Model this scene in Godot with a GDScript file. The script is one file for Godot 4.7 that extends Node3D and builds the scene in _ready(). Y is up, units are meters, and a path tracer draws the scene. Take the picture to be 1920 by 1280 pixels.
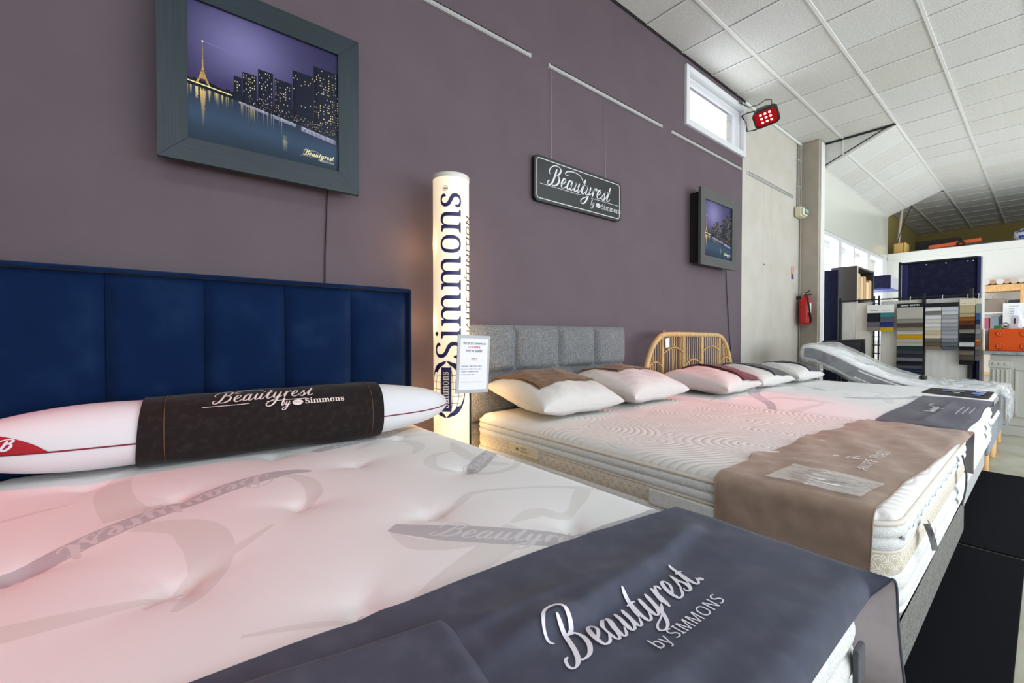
extends Node3D

# ---------------------------------------------------------------- mesh buffer
class MB:
	var v := PackedVector3Array()
	var n := PackedVector3Array()
	var t := PackedVector2Array()
	var i := PackedInt32Array()

	func tri(a: Vector3, b: Vector3, c: Vector3, nn: Vector3) -> void:
		var k := v.size()
		v.append_array(PackedVector3Array([a, b, c]))
		n.append_array(PackedVector3Array([nn, nn, nn]))
		t.append_array(PackedVector2Array([Vector2.ZERO, Vector2.ZERO, Vector2.ZERO]))
		i.append_array(PackedInt32Array([k, k + 1, k + 2]))

	func quad(a: Vector3, b: Vector3, c: Vector3, d: Vector3, nn: Vector3) -> void:
		var k := v.size()
		v.append_array(PackedVector3Array([a, b, c, d]))
		n.append_array(PackedVector3Array([nn, nn, nn, nn]))
		t.append_array(PackedVector2Array([Vector2(0, 1), Vector2(1, 1), Vector2(1, 0), Vector2(0, 0)]))
		i.append_array(PackedInt32Array([k, k + 1, k + 2, k, k + 2, k + 3]))

	# a box with rounded-looking chamfers: 24 corners, 44 triangles
	func box(c: Vector3, s: Vector3, bev := 0.003, b := Basis()) -> MB:
		var h := s * 0.5
		bev = minf(bev, minf(h.x, minf(h.y, h.z)) * 0.9)
		var at := {}
		for sx in [-1, 1]:
			for sy in [-1, 1]:
				for sz in [-1, 1]:
					for ax in 3:
						var p := Vector3(sx * h.x, sy * h.y, sz * h.z)
						var nn := Vector3.ZERO
						for k in 3:
							if k != ax:
								p[k] -= signf(p[k]) * bev
						nn[ax] = signf(p[ax])
						at[[sx, sy, sz, ax]] = v.size()
						v.append(c + b * p)
						n.append(b * nn)
						var q := [p.z, p.y] if ax == 0 else [p.x, p.z] if ax == 1 else [p.x, p.y]
						t.append(Vector2(q[0], -q[1]))
		for ax in 3:
			var o1 := (ax + 1) % 3
			var o2 := (ax + 2) % 3
			for sg in [-1, 1]:
				var f := []
				for w in [[-1, -1], [1, -1], [1, 1], [-1, 1]]:
					var k := [0, 0, 0, ax]
					k[ax] = sg
					k[o1] = w[0]
					k[o2] = w[1]
					f.append(at[k])
				i.append_array(PackedInt32Array([f[0], f[1], f[2], f[0], f[2], f[3]]))
			for s1 in [-1, 1]:
				for s2 in [-1, 1]:
					var e := []
					for w in [[-1, o1], [1, o1], [1, o2], [-1, o2]]:
						var k := [0, 0, 0, w[1]]
						k[ax] = w[0]
						k[o1] = s1
						k[o2] = s2
						e.append(at[k])
					i.append_array(PackedInt32Array([e[0], e[1], e[2], e[0], e[2], e[3]]))
		for sx in [-1, 1]:
			for sy in [-1, 1]:
				for sz in [-1, 1]:
					i.append_array(PackedInt32Array([at[[sx, sy, sz, 0]], at[[sx, sy, sz, 1]], at[[sx, sy, sz, 2]]]))
		return self

	# smooth grid from f(u, v) with u, v in 0..1; toward: which side is out (zero = away from the middle)
	func grid(nu: int, nv: int, f: Callable, toward := Vector3.ZERO, wrap_u := false, su := 1.0, sv := 1.0) -> MB:
		var k := v.size()
		var w := nu + 1
		var mid := Vector3.ZERO
		for b in nv + 1:
			for a in w:
				var p: Vector3 = f.call(float(a) / nu, float(b) / nv)
				v.append(p)
				t.append(Vector2(float(a) / nu * su, float(b) / nv * sv))
				mid += p
		mid /= float(w * (nv + 1))
		var total := 0.0
		var nn := PackedVector3Array()
		nn.resize(w * (nv + 1))
		for b in nv + 1:
			for a in w:
				var a0 := a - 1
				var a1 := a + 1
				if wrap_u:
					a0 = (a0 + nu) % nu
					a1 = a1 % nu
				else:
					a0 = maxi(a0, 0)
					a1 = mini(a1, nu)
				var du := v[k + b * w + a1] - v[k + b * w + a0]
				var dv := v[k + mini(b + 1, nv) * w + a] - v[k + maxi(b - 1, 0) * w + a]
				var x := du.cross(dv)
				if x.length_squared() < 1e-16:
					x = v[k + b * w + a] - mid
					if nn.size() and b > 0:
						x = nn[(b - 1) * w + a]
				x = x.normalized()
				nn[b * w + a] = x
				total += x.dot(toward if toward != Vector3.ZERO else v[k + b * w + a] - mid)
		if total < 0.0:
			for q in nn.size():
				nn[q] = -nn[q]
		n.append_array(nn)
		var idx := PackedInt32Array()
		idx.resize(nu * nv * 6)
		var at := 0
		for b in nv:
			for a in nu:
				var q := k + b * w + a
				idx[at] = q
				idx[at + 1] = q + 1
				idx[at + 2] = q + w + 1
				idx[at + 3] = q
				idx[at + 4] = q + w + 1
				idx[at + 5] = q + w
				at += 6
		i.append_array(idx)
		return self

	func tube(p: PackedVector3Array, r, seg := 8, caps := true) -> MB:
		var k := v.size()
		var m := p.size()
		var up := Vector3.UP
		var d0 := (p[1] - p[0]).normalized()
		if absf(d0.dot(up)) > 0.9:
			up = Vector3.RIGHT
		for a in m:
			var d := (p[mini(a + 1, m - 1)] - p[maxi(a - 1, 0)]).normalized()
			var x := d.cross(up).normalized()
			var y := x.cross(d).normalized()
			up = y
			var rr: float = r[a] if r is Array or r is PackedFloat32Array else r
			for s in seg + 1:
				var g := TAU * s / seg
				var o := x * cos(g) + y * sin(g)
				v.append(p[a] + o * rr)
				n.append(o)
				t.append(Vector2(float(s) / seg, float(a) / (m - 1)))
		for a in m - 1:
			for s in seg:
				var q := k + a * (seg + 1) + s
				i.append_array(PackedInt32Array([q, q + 1, q + seg + 2, q, q + seg + 2, q + seg + 1]))
		if caps:
			for e in [0, m - 1]:
				var c := v.size()
				var d := (p[0] - p[1]).normalized() if e == 0 else (p[m - 1] - p[m - 2]).normalized()
				v.append(p[e])
				n.append(d)
				t.append(Vector2.ZERO)
				for s in seg + 1:
					v.append(v[k + e * (seg + 1) + s])
					n.append(d)
					t.append(Vector2.ZERO)
				for s in seg:
					i.append_array(PackedInt32Array([c, c + 1 + s, c + 2 + s]))
		return self

	# profile of (radius, height) turned round y, then placed by xf
	func lathe(prof: PackedVector2Array, xf := Transform3D(), seg := 24) -> MB:
		var k := v.size()
		var m := prof.size()
		for a in m:
			var d := prof[mini(a + 1, m - 1)] - prof[maxi(a - 1, 0)]
			var q := Vector2(d.y, -d.x).normalized()
			for s in seg + 1:
				var g := TAU * s / seg
				v.append(xf * Vector3(prof[a].x * cos(g), prof[a].y, prof[a].x * sin(g)))
				n.append(xf.basis * Vector3(q.x * cos(g), q.y, q.x * sin(g)))
				t.append(Vector2(float(s) / seg, float(a) / (m - 1)))
		for a in m - 1:
			for s in seg:
				var q := k + a * (seg + 1) + s
				i.append_array(PackedInt32Array([q, q + 1, q + seg + 2, q, q + seg + 2, q + seg + 1]))
		return self

	# an outline in the xy plane, given thickness along +z, placed by xf
	func prism(poly: PackedVector2Array, depth: float, xf := Transform3D()) -> MB:
		var ix := Geometry2D.triangulate_polygon(poly)
		var nz := xf.basis.z.normalized()
		for q in range(0, ix.size(), 3):
			var a := poly[ix[q]]
			var b := poly[ix[q + 1]]
			var c := poly[ix[q + 2]]
			tri(xf * Vector3(a.x, a.y, depth), xf * Vector3(b.x, b.y, depth), xf * Vector3(c.x, c.y, depth), nz)
			tri(xf * Vector3(a.x, a.y, 0), xf * Vector3(b.x, b.y, 0), xf * Vector3(c.x, c.y, 0), -nz)
		var sg := -1.0 if Geometry2D.is_polygon_clockwise(poly) else 1.0
		for q in poly.size():
			var a := poly[q]
			var b := poly[(q + 1) % poly.size()]
			var e := Vector2(b.y - a.y, a.x - b.x).normalized() * sg
			quad(xf * Vector3(a.x, a.y, 0), xf * Vector3(b.x, b.y, 0), xf * Vector3(b.x, b.y, depth), xf * Vector3(a.x, a.y, depth), (xf.basis * Vector3(e.x, e.y, 0)).normalized())
		return self

	# triangles of a flat shape, each corner carried onto a surface by f(Vector2) -> Vector3
	func mapped(flat: PackedVector2Array, f: Callable, toward := Vector3.ZERO) -> MB:
		var q := 0
		while q < flat.size():
			var a: Vector3 = f.call(flat[q])
			var b: Vector3 = f.call(flat[q + 1])
			var c: Vector3 = f.call(flat[q + 2])
			var x := (b - a).cross(c - a)
			if x.length_squared() > 1e-20:
				x = x.normalized()
				if x.dot(toward) < 0.0:
					x = -x
				tri(a, b, c, x)
			q += 3
		return self

	func mesh(base := Vector3.ZERO) -> ArrayMesh:
		if base != Vector3.ZERO:
			for q in v.size():
				v[q] -= base
		var q := 0
		while q < i.size():
			var a := i[q]
			var b := i[q + 1]
			var c := i[q + 2]
			if (v[b] - v[a]).cross(v[c] - v[a]).dot(n[a] + n[b] + n[c]) > 0.0:
				i[q + 1] = c
				i[q + 2] = b
			q += 3
		var arr := []
		arr.resize(Mesh.ARRAY_MAX)
		arr[Mesh.ARRAY_VERTEX] = v
		arr[Mesh.ARRAY_NORMAL] = n
		arr[Mesh.ARRAY_TEX_UV] = t
		arr[Mesh.ARRAY_INDEX] = i
		var m := ArrayMesh.new()
		m.add_surface_from_arrays(Mesh.PRIMITIVE_TRIANGLES, arr)
		return m


# ---------------------------------------------------------------- nodes
var taken := {}

func numbered(parent: Node, called: String) -> String:
	var key := [parent.get_instance_id(), called]
	var k: int = taken.get(key, 0)
	taken[key] = k + 1
	return called if k == 0 else "%s_%03d" % [called, k]

func tag(o: Node3D, label: String, category: String, group := "") -> Node3D:
	o.set_meta("label", label)
	o.set_meta("category", category)
	if group != "":
		o.set_meta("group", group)
	return o

func thing(called: String, label: String, category: String, at: Vector3, group := "") -> Node3D:
	var o := Node3D.new()
	o.name = numbered(self, called)
	add_child(o)
	o.position = at
	tag(o, label, category, group)
	return o

# a mesh given in world coordinates, as a part of parent (or of the scene)
func put(called: String, mb: MB, m: Material, parent: Node = self, at := Vector3.ZERO) -> MeshInstance3D:
	var o := MeshInstance3D.new()
	o.name = numbered(parent, called)
	o.mesh = mb.mesh(at)
	o.material_override = null
	o.set_surface_override_material(0, m)
	parent.add_child(o)
	var s := Vector3.ZERO
	var p := parent
	while p != self:
		s += p.position
		p = p.get_parent()
	o.position = at - s
	return o

# the same mesh again
func put_mesh(called: String, mesh: Mesh, m: Material, parent: Node, at: Vector3) -> MeshInstance3D:
	var o := MeshInstance3D.new()
	o.name = numbered(parent, called)
	o.mesh = mesh
	o.set_surface_override_material(0, m)
	parent.add_child(o)
	o.position = at
	return o

func struct(called: String, mb: MB, m: Material) -> MeshInstance3D:
	var o := put(called, mb, m)
	o.set_meta("kind", "structure")
	return o

func say(o: Node, label: String) -> void:
	o.set_meta("label", label)

# ---------------------------------------------------------------- materials
func col(r: int, g: int, b: int) -> Color:
	return Color8(r, g, b)

func mat(c: Color, rough := 0.8, metal := 0.0, spec := 0.5) -> StandardMaterial3D:
	var m := StandardMaterial3D.new()
	m.albedo_color = c
	m.roughness = rough
	m.metallic = metal
	m.metallic_specular = spec
	return m

func cloth(m: StandardMaterial3D, sheen := 0.3) -> StandardMaterial3D:
	m.rim_enabled = true
	m.rim = sheen
	m.rim_tint = 0.6
	m.metallic_specular = 0.25
	return m

func tri_map(m: StandardMaterial3D, sc: Vector3) -> StandardMaterial3D:
	m.uv1_triplanar = true
	m.uv1_scale = sc
	m.uv1_triplanar_sharpness = 4.0
	return m

func noise_tex(sd: int, freq: float, cols: Array, size := 512, kind := FastNoiseLite.TYPE_SIMPLEX_SMOOTH, oct := 4) -> NoiseTexture2D:
	var f := FastNoiseLite.new()
	f.seed = sd
	f.frequency = freq
	f.noise_type = kind
	f.fractal_octaves = oct
	var g := Gradient.new()
	var offs := PackedFloat32Array()
	var cc := PackedColorArray()
	for k in cols.size():
		offs.append(float(k) / (cols.size() - 1))
		cc.append(cols[k])
	g.offsets = offs
	g.colors = cc
	var tx := NoiseTexture2D.new()
	tx.width = size
	tx.height = size
	tx.seamless = true
	tx.noise = f
	tx.color_ramp = g
	return tx

func img_tex(im: Image) -> ImageTexture:
	return ImageTexture.create_from_image(im)

# woven cloth: threads of several tones, over and under
func weave(sd: int, cols: Array, size := 192, run := 3) -> Array:
	var r := RandomNumberGenerator.new()
	r.seed = sd
	var im := Image.create(size, size, false, Image.FORMAT_RGB8)
	var hm := Image.create(size, size, false, Image.FORMAT_RGB8)
	var warp := []
	for x in size:
		warp.append(cols[r.randi() % cols.size()])
	for y in size:
		var c: Color = cols[r.randi() % cols.size()]
		var left := 0
		for x in size:
			if left <= 0:
				left = 1 + r.randi() % run
				if r.randf() < 0.35:
					c = cols[r.randi() % cols.size()]
			left -= 1
			var over := (x / 2 + y / 2) % 2 == 0
			if r.randf() < 0.12: warp[x] = cols[r.randi() % cols.size()]
			var k: Color = (c if over else warp[x]) * (0.92 + 0.16 * r.randf())
			im.set_pixel(x, y, Color(minf(k.r, 1), minf(k.g, 1), minf(k.b, 1)))
			var h := (0.75 if over else 0.35) + 0.25 * r.randf()
			hm.set_pixel(x, y, Color(h, h, h))
	return [img_tex(im), img_tex(hm)]

func woven(sd: int, cols: Array, per_m: float, relief := 0.1, run := 3) -> StandardMaterial3D:
	var w := weave(sd, cols, 192, run)
	var m := mat(Color.WHITE, 0.95)
	m.albedo_texture = w[0]
	m.heightmap_enabled = true
	m.heightmap_texture = w[1]
	m.heightmap_scale = relief
	tri_map(m, Vector3.ONE * per_m)
	return cloth(m, 0.15)

# plain cloth with a mottled tone and a fine nap
func soft(c: Color, sd: int, vary := 0.07, per_m := 1.6, sheen := 0.3) -> StandardMaterial3D:
	var m := mat(Color.WHITE, 0.95)
	m.albedo_texture = noise_tex(sd, 0.012, [c.darkened(vary), c, c.lightened(vary)], 512, FastNoiseLite.TYPE_SIMPLEX_SMOOTH, 6)
	tri_map(m, Vector3.ONE * per_m)
	return cloth(m, sheen)

# ---------------------------------------------------------------- lettering
func smooth_path(p: PackedVector2Array, step: float) -> PackedVector2Array:
	var o := PackedVector2Array()
	var m := p.size()
	for k in m - 1:
		var a := p[maxi(k - 1, 0)]
		var b := p[k]
		var c := p[k + 1]
		var d := p[mini(k + 2, m - 1)]
		var cnt := maxi(2, int(ceil(b.distance_to(c) / step)))
		for q in cnt:
			o.append(b.cubic_interpolate(c, a, d, float(q) / cnt))
	o.append(p[m - 1])
	return o

# one pen stroke as triangles; widths come from the direction, as with a broad pen
func pen(p: PackedVector2Array, thin: float, thick: float, out: PackedVector2Array, slant := 0.32, taper := true, step := 0.09) -> void:
	var s := smooth_path(p, step)
	var m := s.size()
	var l := PackedVector2Array()
	var r := PackedVector2Array()
	for k in m:
		s[k].x += s[k].y * slant
	for k in m:
		var d := (s[mini(k + 1, m - 1)] - s[maxi(k - 1, 0)]).normalized()
		var down := absf(d.dot(Vector2(0.36, 0.93).normalized()))
		var w := lerpf(thin, thick, pow(down, 2.2) if d.y < 0.0 else pow(down, 2.2) * 0.25)
		if taper:
			w *= clampf(0.45 + 0.55 * minf(k, m - 1 - k) / 3.0, 0.0, 1.0)
		var q := Vector2(-d.y, d.x) * w * 0.5
		l.append(s[k] + q)
		r.append(s[k] - q)
	for k in m - 1:
		out.append_array(PackedVector2Array([l[k], r[k], r[k + 1], l[k], r[k + 1], l[k + 1]]))

# strokes of the script letters, x-height 1
const GLYPH := {
	"B": [1.5, [[0.66, 1.72, 0.63, 1.2, 0.55, 0.5, 0.38, 0.08, 0.1, -0.08, -0.12, 0.08, -0.08, 0.32, 0.1, 0.36], [-0.05, 1.0, -0.24, 1.2, -0.2, 1.62, 0.2, 1.95, 0.75, 2.0, 1.15, 1.82, 1.22, 1.5, 1.02, 1.16, 0.68, 1.04], [0.68, 1.04, 1.1, 1.02, 1.32, 0.72, 1.26, 0.3, 0.95, 0.02, 0.6, 0.0, 0.42, 0.14]]],
	"e": [0.78, [[0.02, 0.3, 0.3, 0.44, 0.54, 0.7, 0.5, 0.96, 0.32, 1.0, 0.14, 0.76, 0.08, 0.4, 0.2, 0.06, 0.42, 0.0, 0.66, 0.12, 0.84, 0.34]]],
	"a": [0.95, [[0.6, 0.86, 0.42, 1.0, 0.2, 0.84, 0.08, 0.45, 0.14, 0.08, 0.32, 0.02, 0.5, 0.26, 0.62, 0.7], [0.66, 1.0, 0.6, 0.5, 0.6, 0.1, 0.74, 0.0, 0.88, 0.1, 1.0, 0.32]]],
	"u": [0.98, [[0.0, 0.32, 0.1, 0.7, 0.18, 1.0], [0.18, 1.0, 0.12, 0.5, 0.14, 0.1, 0.3, 0.02, 0.48, 0.2, 0.62, 0.6], [0.7, 1.0, 0.62, 0.5, 0.62, 0.1, 0.76, 0.0, 0.92, 0.12, 1.04, 0.32]]],
	"t": [0.66, [[0.0, 0.32, 0.14, 0.8, 0.28, 1.2], [0.38, 1.62, 0.28, 0.9, 0.2, 0.3, 0.28, 0.02, 0.44, 0.02, 0.6, 0.14, 0.7, 0.32], [0.02, 1.0, 0.3, 1.02, 0.6, 1.0]]],
	"y": [0.96, [[0.0, 0.32, 0.1, 0.7, 0.18, 1.0], [0.18, 1.0, 0.12, 0.5, 0.14, 0.1, 0.3, 0.02, 0.48, 0.2, 0.62, 0.6], [0.7, 1.0, 0.62, 0.4, 0.5, -0.35, 0.26, -0.85, -0.12, -1.0, -0.38, -0.8, -0.22, -0.48, 0.3, -0.2, 0.98, 0.3]]],
	"r": [0.72, [[0.0, 0.3, 0.12, 0.7, 0.22, 1.06], [0.22, 1.06, 0.2, 0.5, 0.14, 0.0], [0.2, 0.5, 0.36, 0.86, 0.54, 1.02, 0.66, 0.9, 0.62, 0.78]]],
	"s": [0.66, [[0.0, 0.28, 0.2, 0.64, 0.36, 1.08], [0.36, 1.08, 0.34, 0.7, 0.5, 0.4, 0.46, 0.1, 0.26, -0.02, 0.08, 0.1, 0.12, 0.24], [0.46, 0.1, 0.62, 0.2, 0.7, 0.34]]],
	"b": [0.8, [[0.0, 0.3, 0.3, 1.0, 0.42, 1.7, 0.3, 1.9, 0.2, 1.5, 0.14, 0.6, 0.2, 0.08, 0.4, 0.02, 0.58, 0.3, 0.56, 0.75, 0.36, 0.9, 0.22, 0.6]]],
}

# a word in script; returns triangles in a frame where the x-height is 1 and the word starts at 0
func script_word(word: String, thin := 0.08, thick := 0.21, flourish := false) -> PackedVector2Array:
	var out := PackedVector2Array()
	var x := 0.25
	for ch in word:
		var g: Array = GLYPH[ch]
		for st in g[1]:
			var p := PackedVector2Array()
			for k in range(0, st.size(), 2):
				p.append(Vector2(st[k] + x, st[k + 1]))
			pen(p, thin, thick, out)
		x += g[0] * 1.1
	if flourish:
		pen(PackedVector2Array([Vector2(4.75, 1.1), Vector2(4.0, 1.75), Vector2(3.0, 1.95), Vector2(1.9, 1.72), Vector2(1.75, 1.45), Vector2(2.1, 1.38), Vector2(2.3, 1.5)]), 0.08, 0.12, out)
		pen(PackedVector2Array([Vector2(-0.6, -0.42), Vector2(1.5, -0.42), Vector2(3.6, -0.42)]), 0.07, 0.07, out)
		pen(PackedVector2Array([Vector2(5.2, -0.42), Vector2(7.0, -0.42), Vector2(9.2, -0.42)]), 0.07, 0.07, out)
	return out

func split_tri(a: Vector2, b: Vector2, c: Vector2, most: float, out: PackedVector2Array, deep := 0) -> void:
	var ab := a.distance_squared_to(b)
	var bc := b.distance_squared_to(c)
	var ca := c.distance_squared_to(a)
	var m := most * most
	if deep > 7 or (ab <= m and bc <= m and ca <= m):
		out.append_array(PackedVector2Array([a, b, c]))
	elif ab >= bc and ab >= ca:
		var q := (a + b) * 0.5
		split_tri(a, q, c, most, out, deep + 1)
		split_tri(q, b, c, most, out, deep + 1)
	elif bc >= ca:
		var q := (b + c) * 0.5
		split_tri(a, b, q, most, out, deep + 1)
		split_tri(a, q, c, most, out, deep + 1)
	else:
		var q := (c + a) * 0.5
		split_tri(a, b, q, most, out, deep + 1)
		split_tri(q, b, c, most, out, deep + 1)

# printed letters as triangles: starts at x = 0, baseline 0, letters `high` tall (capitals)
func printed(txt: String, high: float, family := "Droid Sans", bold := false, most := 0.0, stretch := 1.0) -> PackedVector2Array:
	var f := SystemFont.new()
	f.font_names = PackedStringArray([family])
	f.font_weight = 700 if bold else 400
	var tm := TextMesh.new()
	tm.font = f
	tm.text = txt
	tm.font_size = 64
	tm.pixel_size = 0.01
	tm.depth = 0.0
	tm.curve_step = 2.0
	tm.horizontal_alignment = HORIZONTAL_ALIGNMENT_LEFT
	var arr := tm.get_mesh_arrays()
	var vs: PackedVector3Array = arr[Mesh.ARRAY_VERTEX]
	var ix = arr[Mesh.ARRAY_INDEX]
	var order: PackedInt32Array = ix if ix != null and ix.size() else PackedInt32Array(range(vs.size()))
	var k := high / (0.64 * 0.714)
	var lo := Vector2(1e9, 1e9)
	for p in vs:
		lo = lo.min(Vector2(p.x, p.y))
	# baseline: the lowest point of a text without descenders
	var probe := TextMesh.new()
	probe.font = f
	probe.text = "H"
	probe.font_size = 64
	probe.pixel_size = 0.01
	probe.depth = 0.0
	var pv: PackedVector3Array = probe.get_mesh_arrays()[Mesh.ARRAY_VERTEX]
	var base := 1e9
	for p in pv:
		base = minf(base, p.y)
	var out := PackedVector2Array()
	for q in range(0, order.size(), 3):
		var c := []
		for w in 3:
			var p := vs[order[q + w]]
			c.append(Vector2((p.x - lo.x) * k * stretch, (p.y - base) * k))
		if most > 0.0:
			split_tri(c[0], c[1], c[2], most, out)
		else:
			out.append_array(PackedVector2Array(c))
	return out

func text_width(t: PackedVector2Array) -> float:
	var w := 0.0
	for p in t:
		w = maxf(w, p.x)
	return w

func moved(t: PackedVector2Array, scale: float, off: Vector2, turn := 0.0) -> PackedVector2Array:
	var o := PackedVector2Array()
	for p in t:
		o.append((p * scale).rotated(turn) + off)
	return o

# fill triangles into an image (pixels)
func paint(im: Image, t: PackedVector2Array, c: Color) -> void:
	var w := im.get_width()
	var h := im.get_height()
	for q in range(0, t.size(), 3):
		var y0 := maxi(0, int(floor(minf(t[q].y, minf(t[q + 1].y, t[q + 2].y)))))
		var y1 := mini(h - 1, int(ceil(maxf(t[q].y, maxf(t[q + 1].y, t[q + 2].y)))))
		for y in range(y0, y1 + 1):
			var yy := y + 0.5
			var lo := 1e9
			var hi := -1e9
			for e in 3:
				var a := t[q + e]
				var b := t[q + (e + 1) % 3]
				if (a.y <= yy and b.y > yy) or (b.y <= yy and a.y > yy):
					var x := a.x + (yy - a.y) / (b.y - a.y) * (b.x - a.x)
					lo = minf(lo, x)
					hi = maxf(hi, x)
			if hi >= lo:
				var x0 := clampi(int(round(lo)), 0, w)
				var x1 := clampi(int(round(hi)), 0, w)
				if x1 > x0:
					im.fill_rect(Rect2i(x0, y, x1 - x0, 1), c)

# a ribbon along a path: triangles; widths at each path point
func ribbon(p: PackedVector2Array, wd: Array, step := 0.01) -> PackedVector2Array:
	var s := smooth_path(p, step)
	var out := PackedVector2Array()
	var m := s.size()
	var l := PackedVector2Array()
	var r := PackedVector2Array()
	for k in m:
		var d := (s[mini(k + 1, m - 1)] - s[maxi(k - 1, 0)]).normalized()
		var f := float(k) / (m - 1) * (wd.size() - 1)
		var j := mini(int(f), wd.size() - 2)
		var w: float = lerpf(wd[j], wd[j + 1], f - j)
		var q := Vector2(-d.y, d.x) * w * 0.5
		l.append(s[k] + q)
		r.append(s[k] - q)
	for k in m - 1:
		out.append_array(PackedVector2Array([l[k], r[k], r[k + 1], l[k], r[k + 1], l[k + 1]]))
	return out

# carry flat triangles along a path: x runs along it, y across to its left
func along(t: PackedVector2Array, p: PackedVector2Array, start: float, scale: float, shift: float) -> PackedVector2Array:
	var s := smooth_path(p, 0.01)
	var ln := PackedFloat32Array([0.0])
	for k in range(1, s.size()):
		ln.append(ln[k - 1] + s[k].distance_to(s[k - 1]))
	var out := PackedVector2Array()
	for q in t:
		var want := start + q.x * scale
		var k := clampi(ln.bsearch(want), 1, s.size() - 1)
		var d := (s[k] - s[k - 1]).normalized()
		var base := s[k - 1] + d * (want - ln[k - 1])
		out.append(base + Vector2(-d.y, d.x) * (q.y * scale + shift))
	return out

var M := {}
const EYE := Vector3(0, 1.08, 2.42)
const TOP := 3.97

func make_materials() -> void:
	# walls: rolled paint with faint scuffs
	var w := mat(Color.WHITE, 0.72)
	w.albedo_texture = noise_tex(3, 0.004, [col(92, 77, 85), col(95, 80, 88), col(98, 83, 90)], 512, FastNoiseLite.TYPE_SIMPLEX_SMOOTH, 5)
	M.purple = tri_map(w, Vector3.ONE * 0.8)
	w = mat(Color.WHITE, 0.75)
	w.albedo_texture = noise_tex(5, 0.006, [col(190, 183, 172), col(195, 189, 178), col(199, 194, 184)], 512, FastNoiseLite.TYPE_SIMPLEX_SMOOTH, 5)
	M.greywall = tri_map(w, Vector3.ONE * 0.7)
	M.pillar = tri_map(mat(Color.WHITE, 0.8), Vector3.ONE * 0.7)
	M.pillar.albedo_texture = noise_tex(6, 0.008, [col(166, 156, 143), col(172, 162, 149), col(178, 168, 156)], 512)
	M.offwhite = mat(col(236, 235, 229), 0.5)
	M.gloss = mat(col(218, 219, 208), 0.12, 0.0, 0.6)
	M.ochre = mat(col(168, 148, 88), 0.85)
	M.white = mat(col(240, 240, 240), 0.45)
	M.pvc = mat(col(222, 223, 225), 0.3)
	M.alu = mat(col(205, 205, 205), 0.38, 0.6)
	M.black = mat(col(22, 22, 24), 0.5)
	M.blackmatt = mat(col(24, 23, 25), 0.9)
	M.gap = mat(col(38, 36, 38), 0.9)
	var c := mat(Color.WHITE, 0.9, 0.0, 0.3)
	c.albedo_texture = noise_tex(8, 0.16, [col(150, 149, 145), col(222, 221, 217), col(240, 240, 237), col(246, 246, 243)], 512, FastNoiseLite.TYPE_CELLULAR, 2)
	c.heightmap_enabled = true
	c.heightmap_texture = noise_tex(9, 0.14, [Color.BLACK, Color(0.7, 0.7, 0.7), Color.WHITE, Color.WHITE], 512, FastNoiseLite.TYPE_SIMPLEX, 3)
	c.heightmap_scale = 0.25
	M.tile = tri_map(c, Vector3.ONE * 1.7)
	M.tile2 = c.duplicate()
	M.tile2.albedo_color = col(250, 249, 246)
	M.tile2.uv1_offset = Vector3(0.37, 0.21, 0.53)
	M.tile3 = c.duplicate()
	M.tile3.albedo_color = col(252, 252, 252)
	M.tile3.uv1_offset = Vector3(0.71, 0.11, 0.29)
	M.tbar = mat(col(232, 232, 228), 0.45)
	var f := mat(Color.WHITE, 0.32, 0.0, 0.5)
	f.albedo_texture = noise_tex(12, 0.01, [col(150, 146, 126), col(172, 168, 148), col(184, 181, 164), col(190, 188, 174)], 512, FastNoiseLite.TYPE_SIMPLEX_SMOOTH, 6)
	f.roughness_texture = noise_tex(13, 0.02, [Color(0.35, 0.35, 0.35), Color(0.75, 0.75, 0.75)], 256)
	f.roughness = 0.7
	M.floor = tri_map(f, Vector3.ONE * 0.5)
	M.carpet = tri_map(mat(Color.WHITE, 1.0, 0.0, 0.15), Vector3.ONE * 1.5)
	M.carpet.albedo_texture = noise_tex(14, 0.3, [col(17, 17, 20), col(25, 25, 29), col(32, 32, 37)], 512)
	M.glass = mat(Color(1, 1, 1, 0.06), 0.03)
	M.glass.transparency = BaseMaterial3D.TRANSPARENCY_ALPHA


func area(called: String, at: Vector3, size: Vector2, turn: Vector3, energy: float, c := Color.WHITE) -> void:
	var a := AreaLight3D.new()
	a.name = called
	a.area_size = size
	a.light_energy = energy
	a.light_color = c
	a.area_range = 30.0
	a.shadow_enabled = true
	add_child(a)
	a.position = at
	a.rotation_degrees = turn


func slab(mb: MB, lo: Vector3, hi: Vector3, bev := 0.002) -> MB:
	return mb.box((lo + hi) * 0.5, hi - lo, bev)


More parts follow.
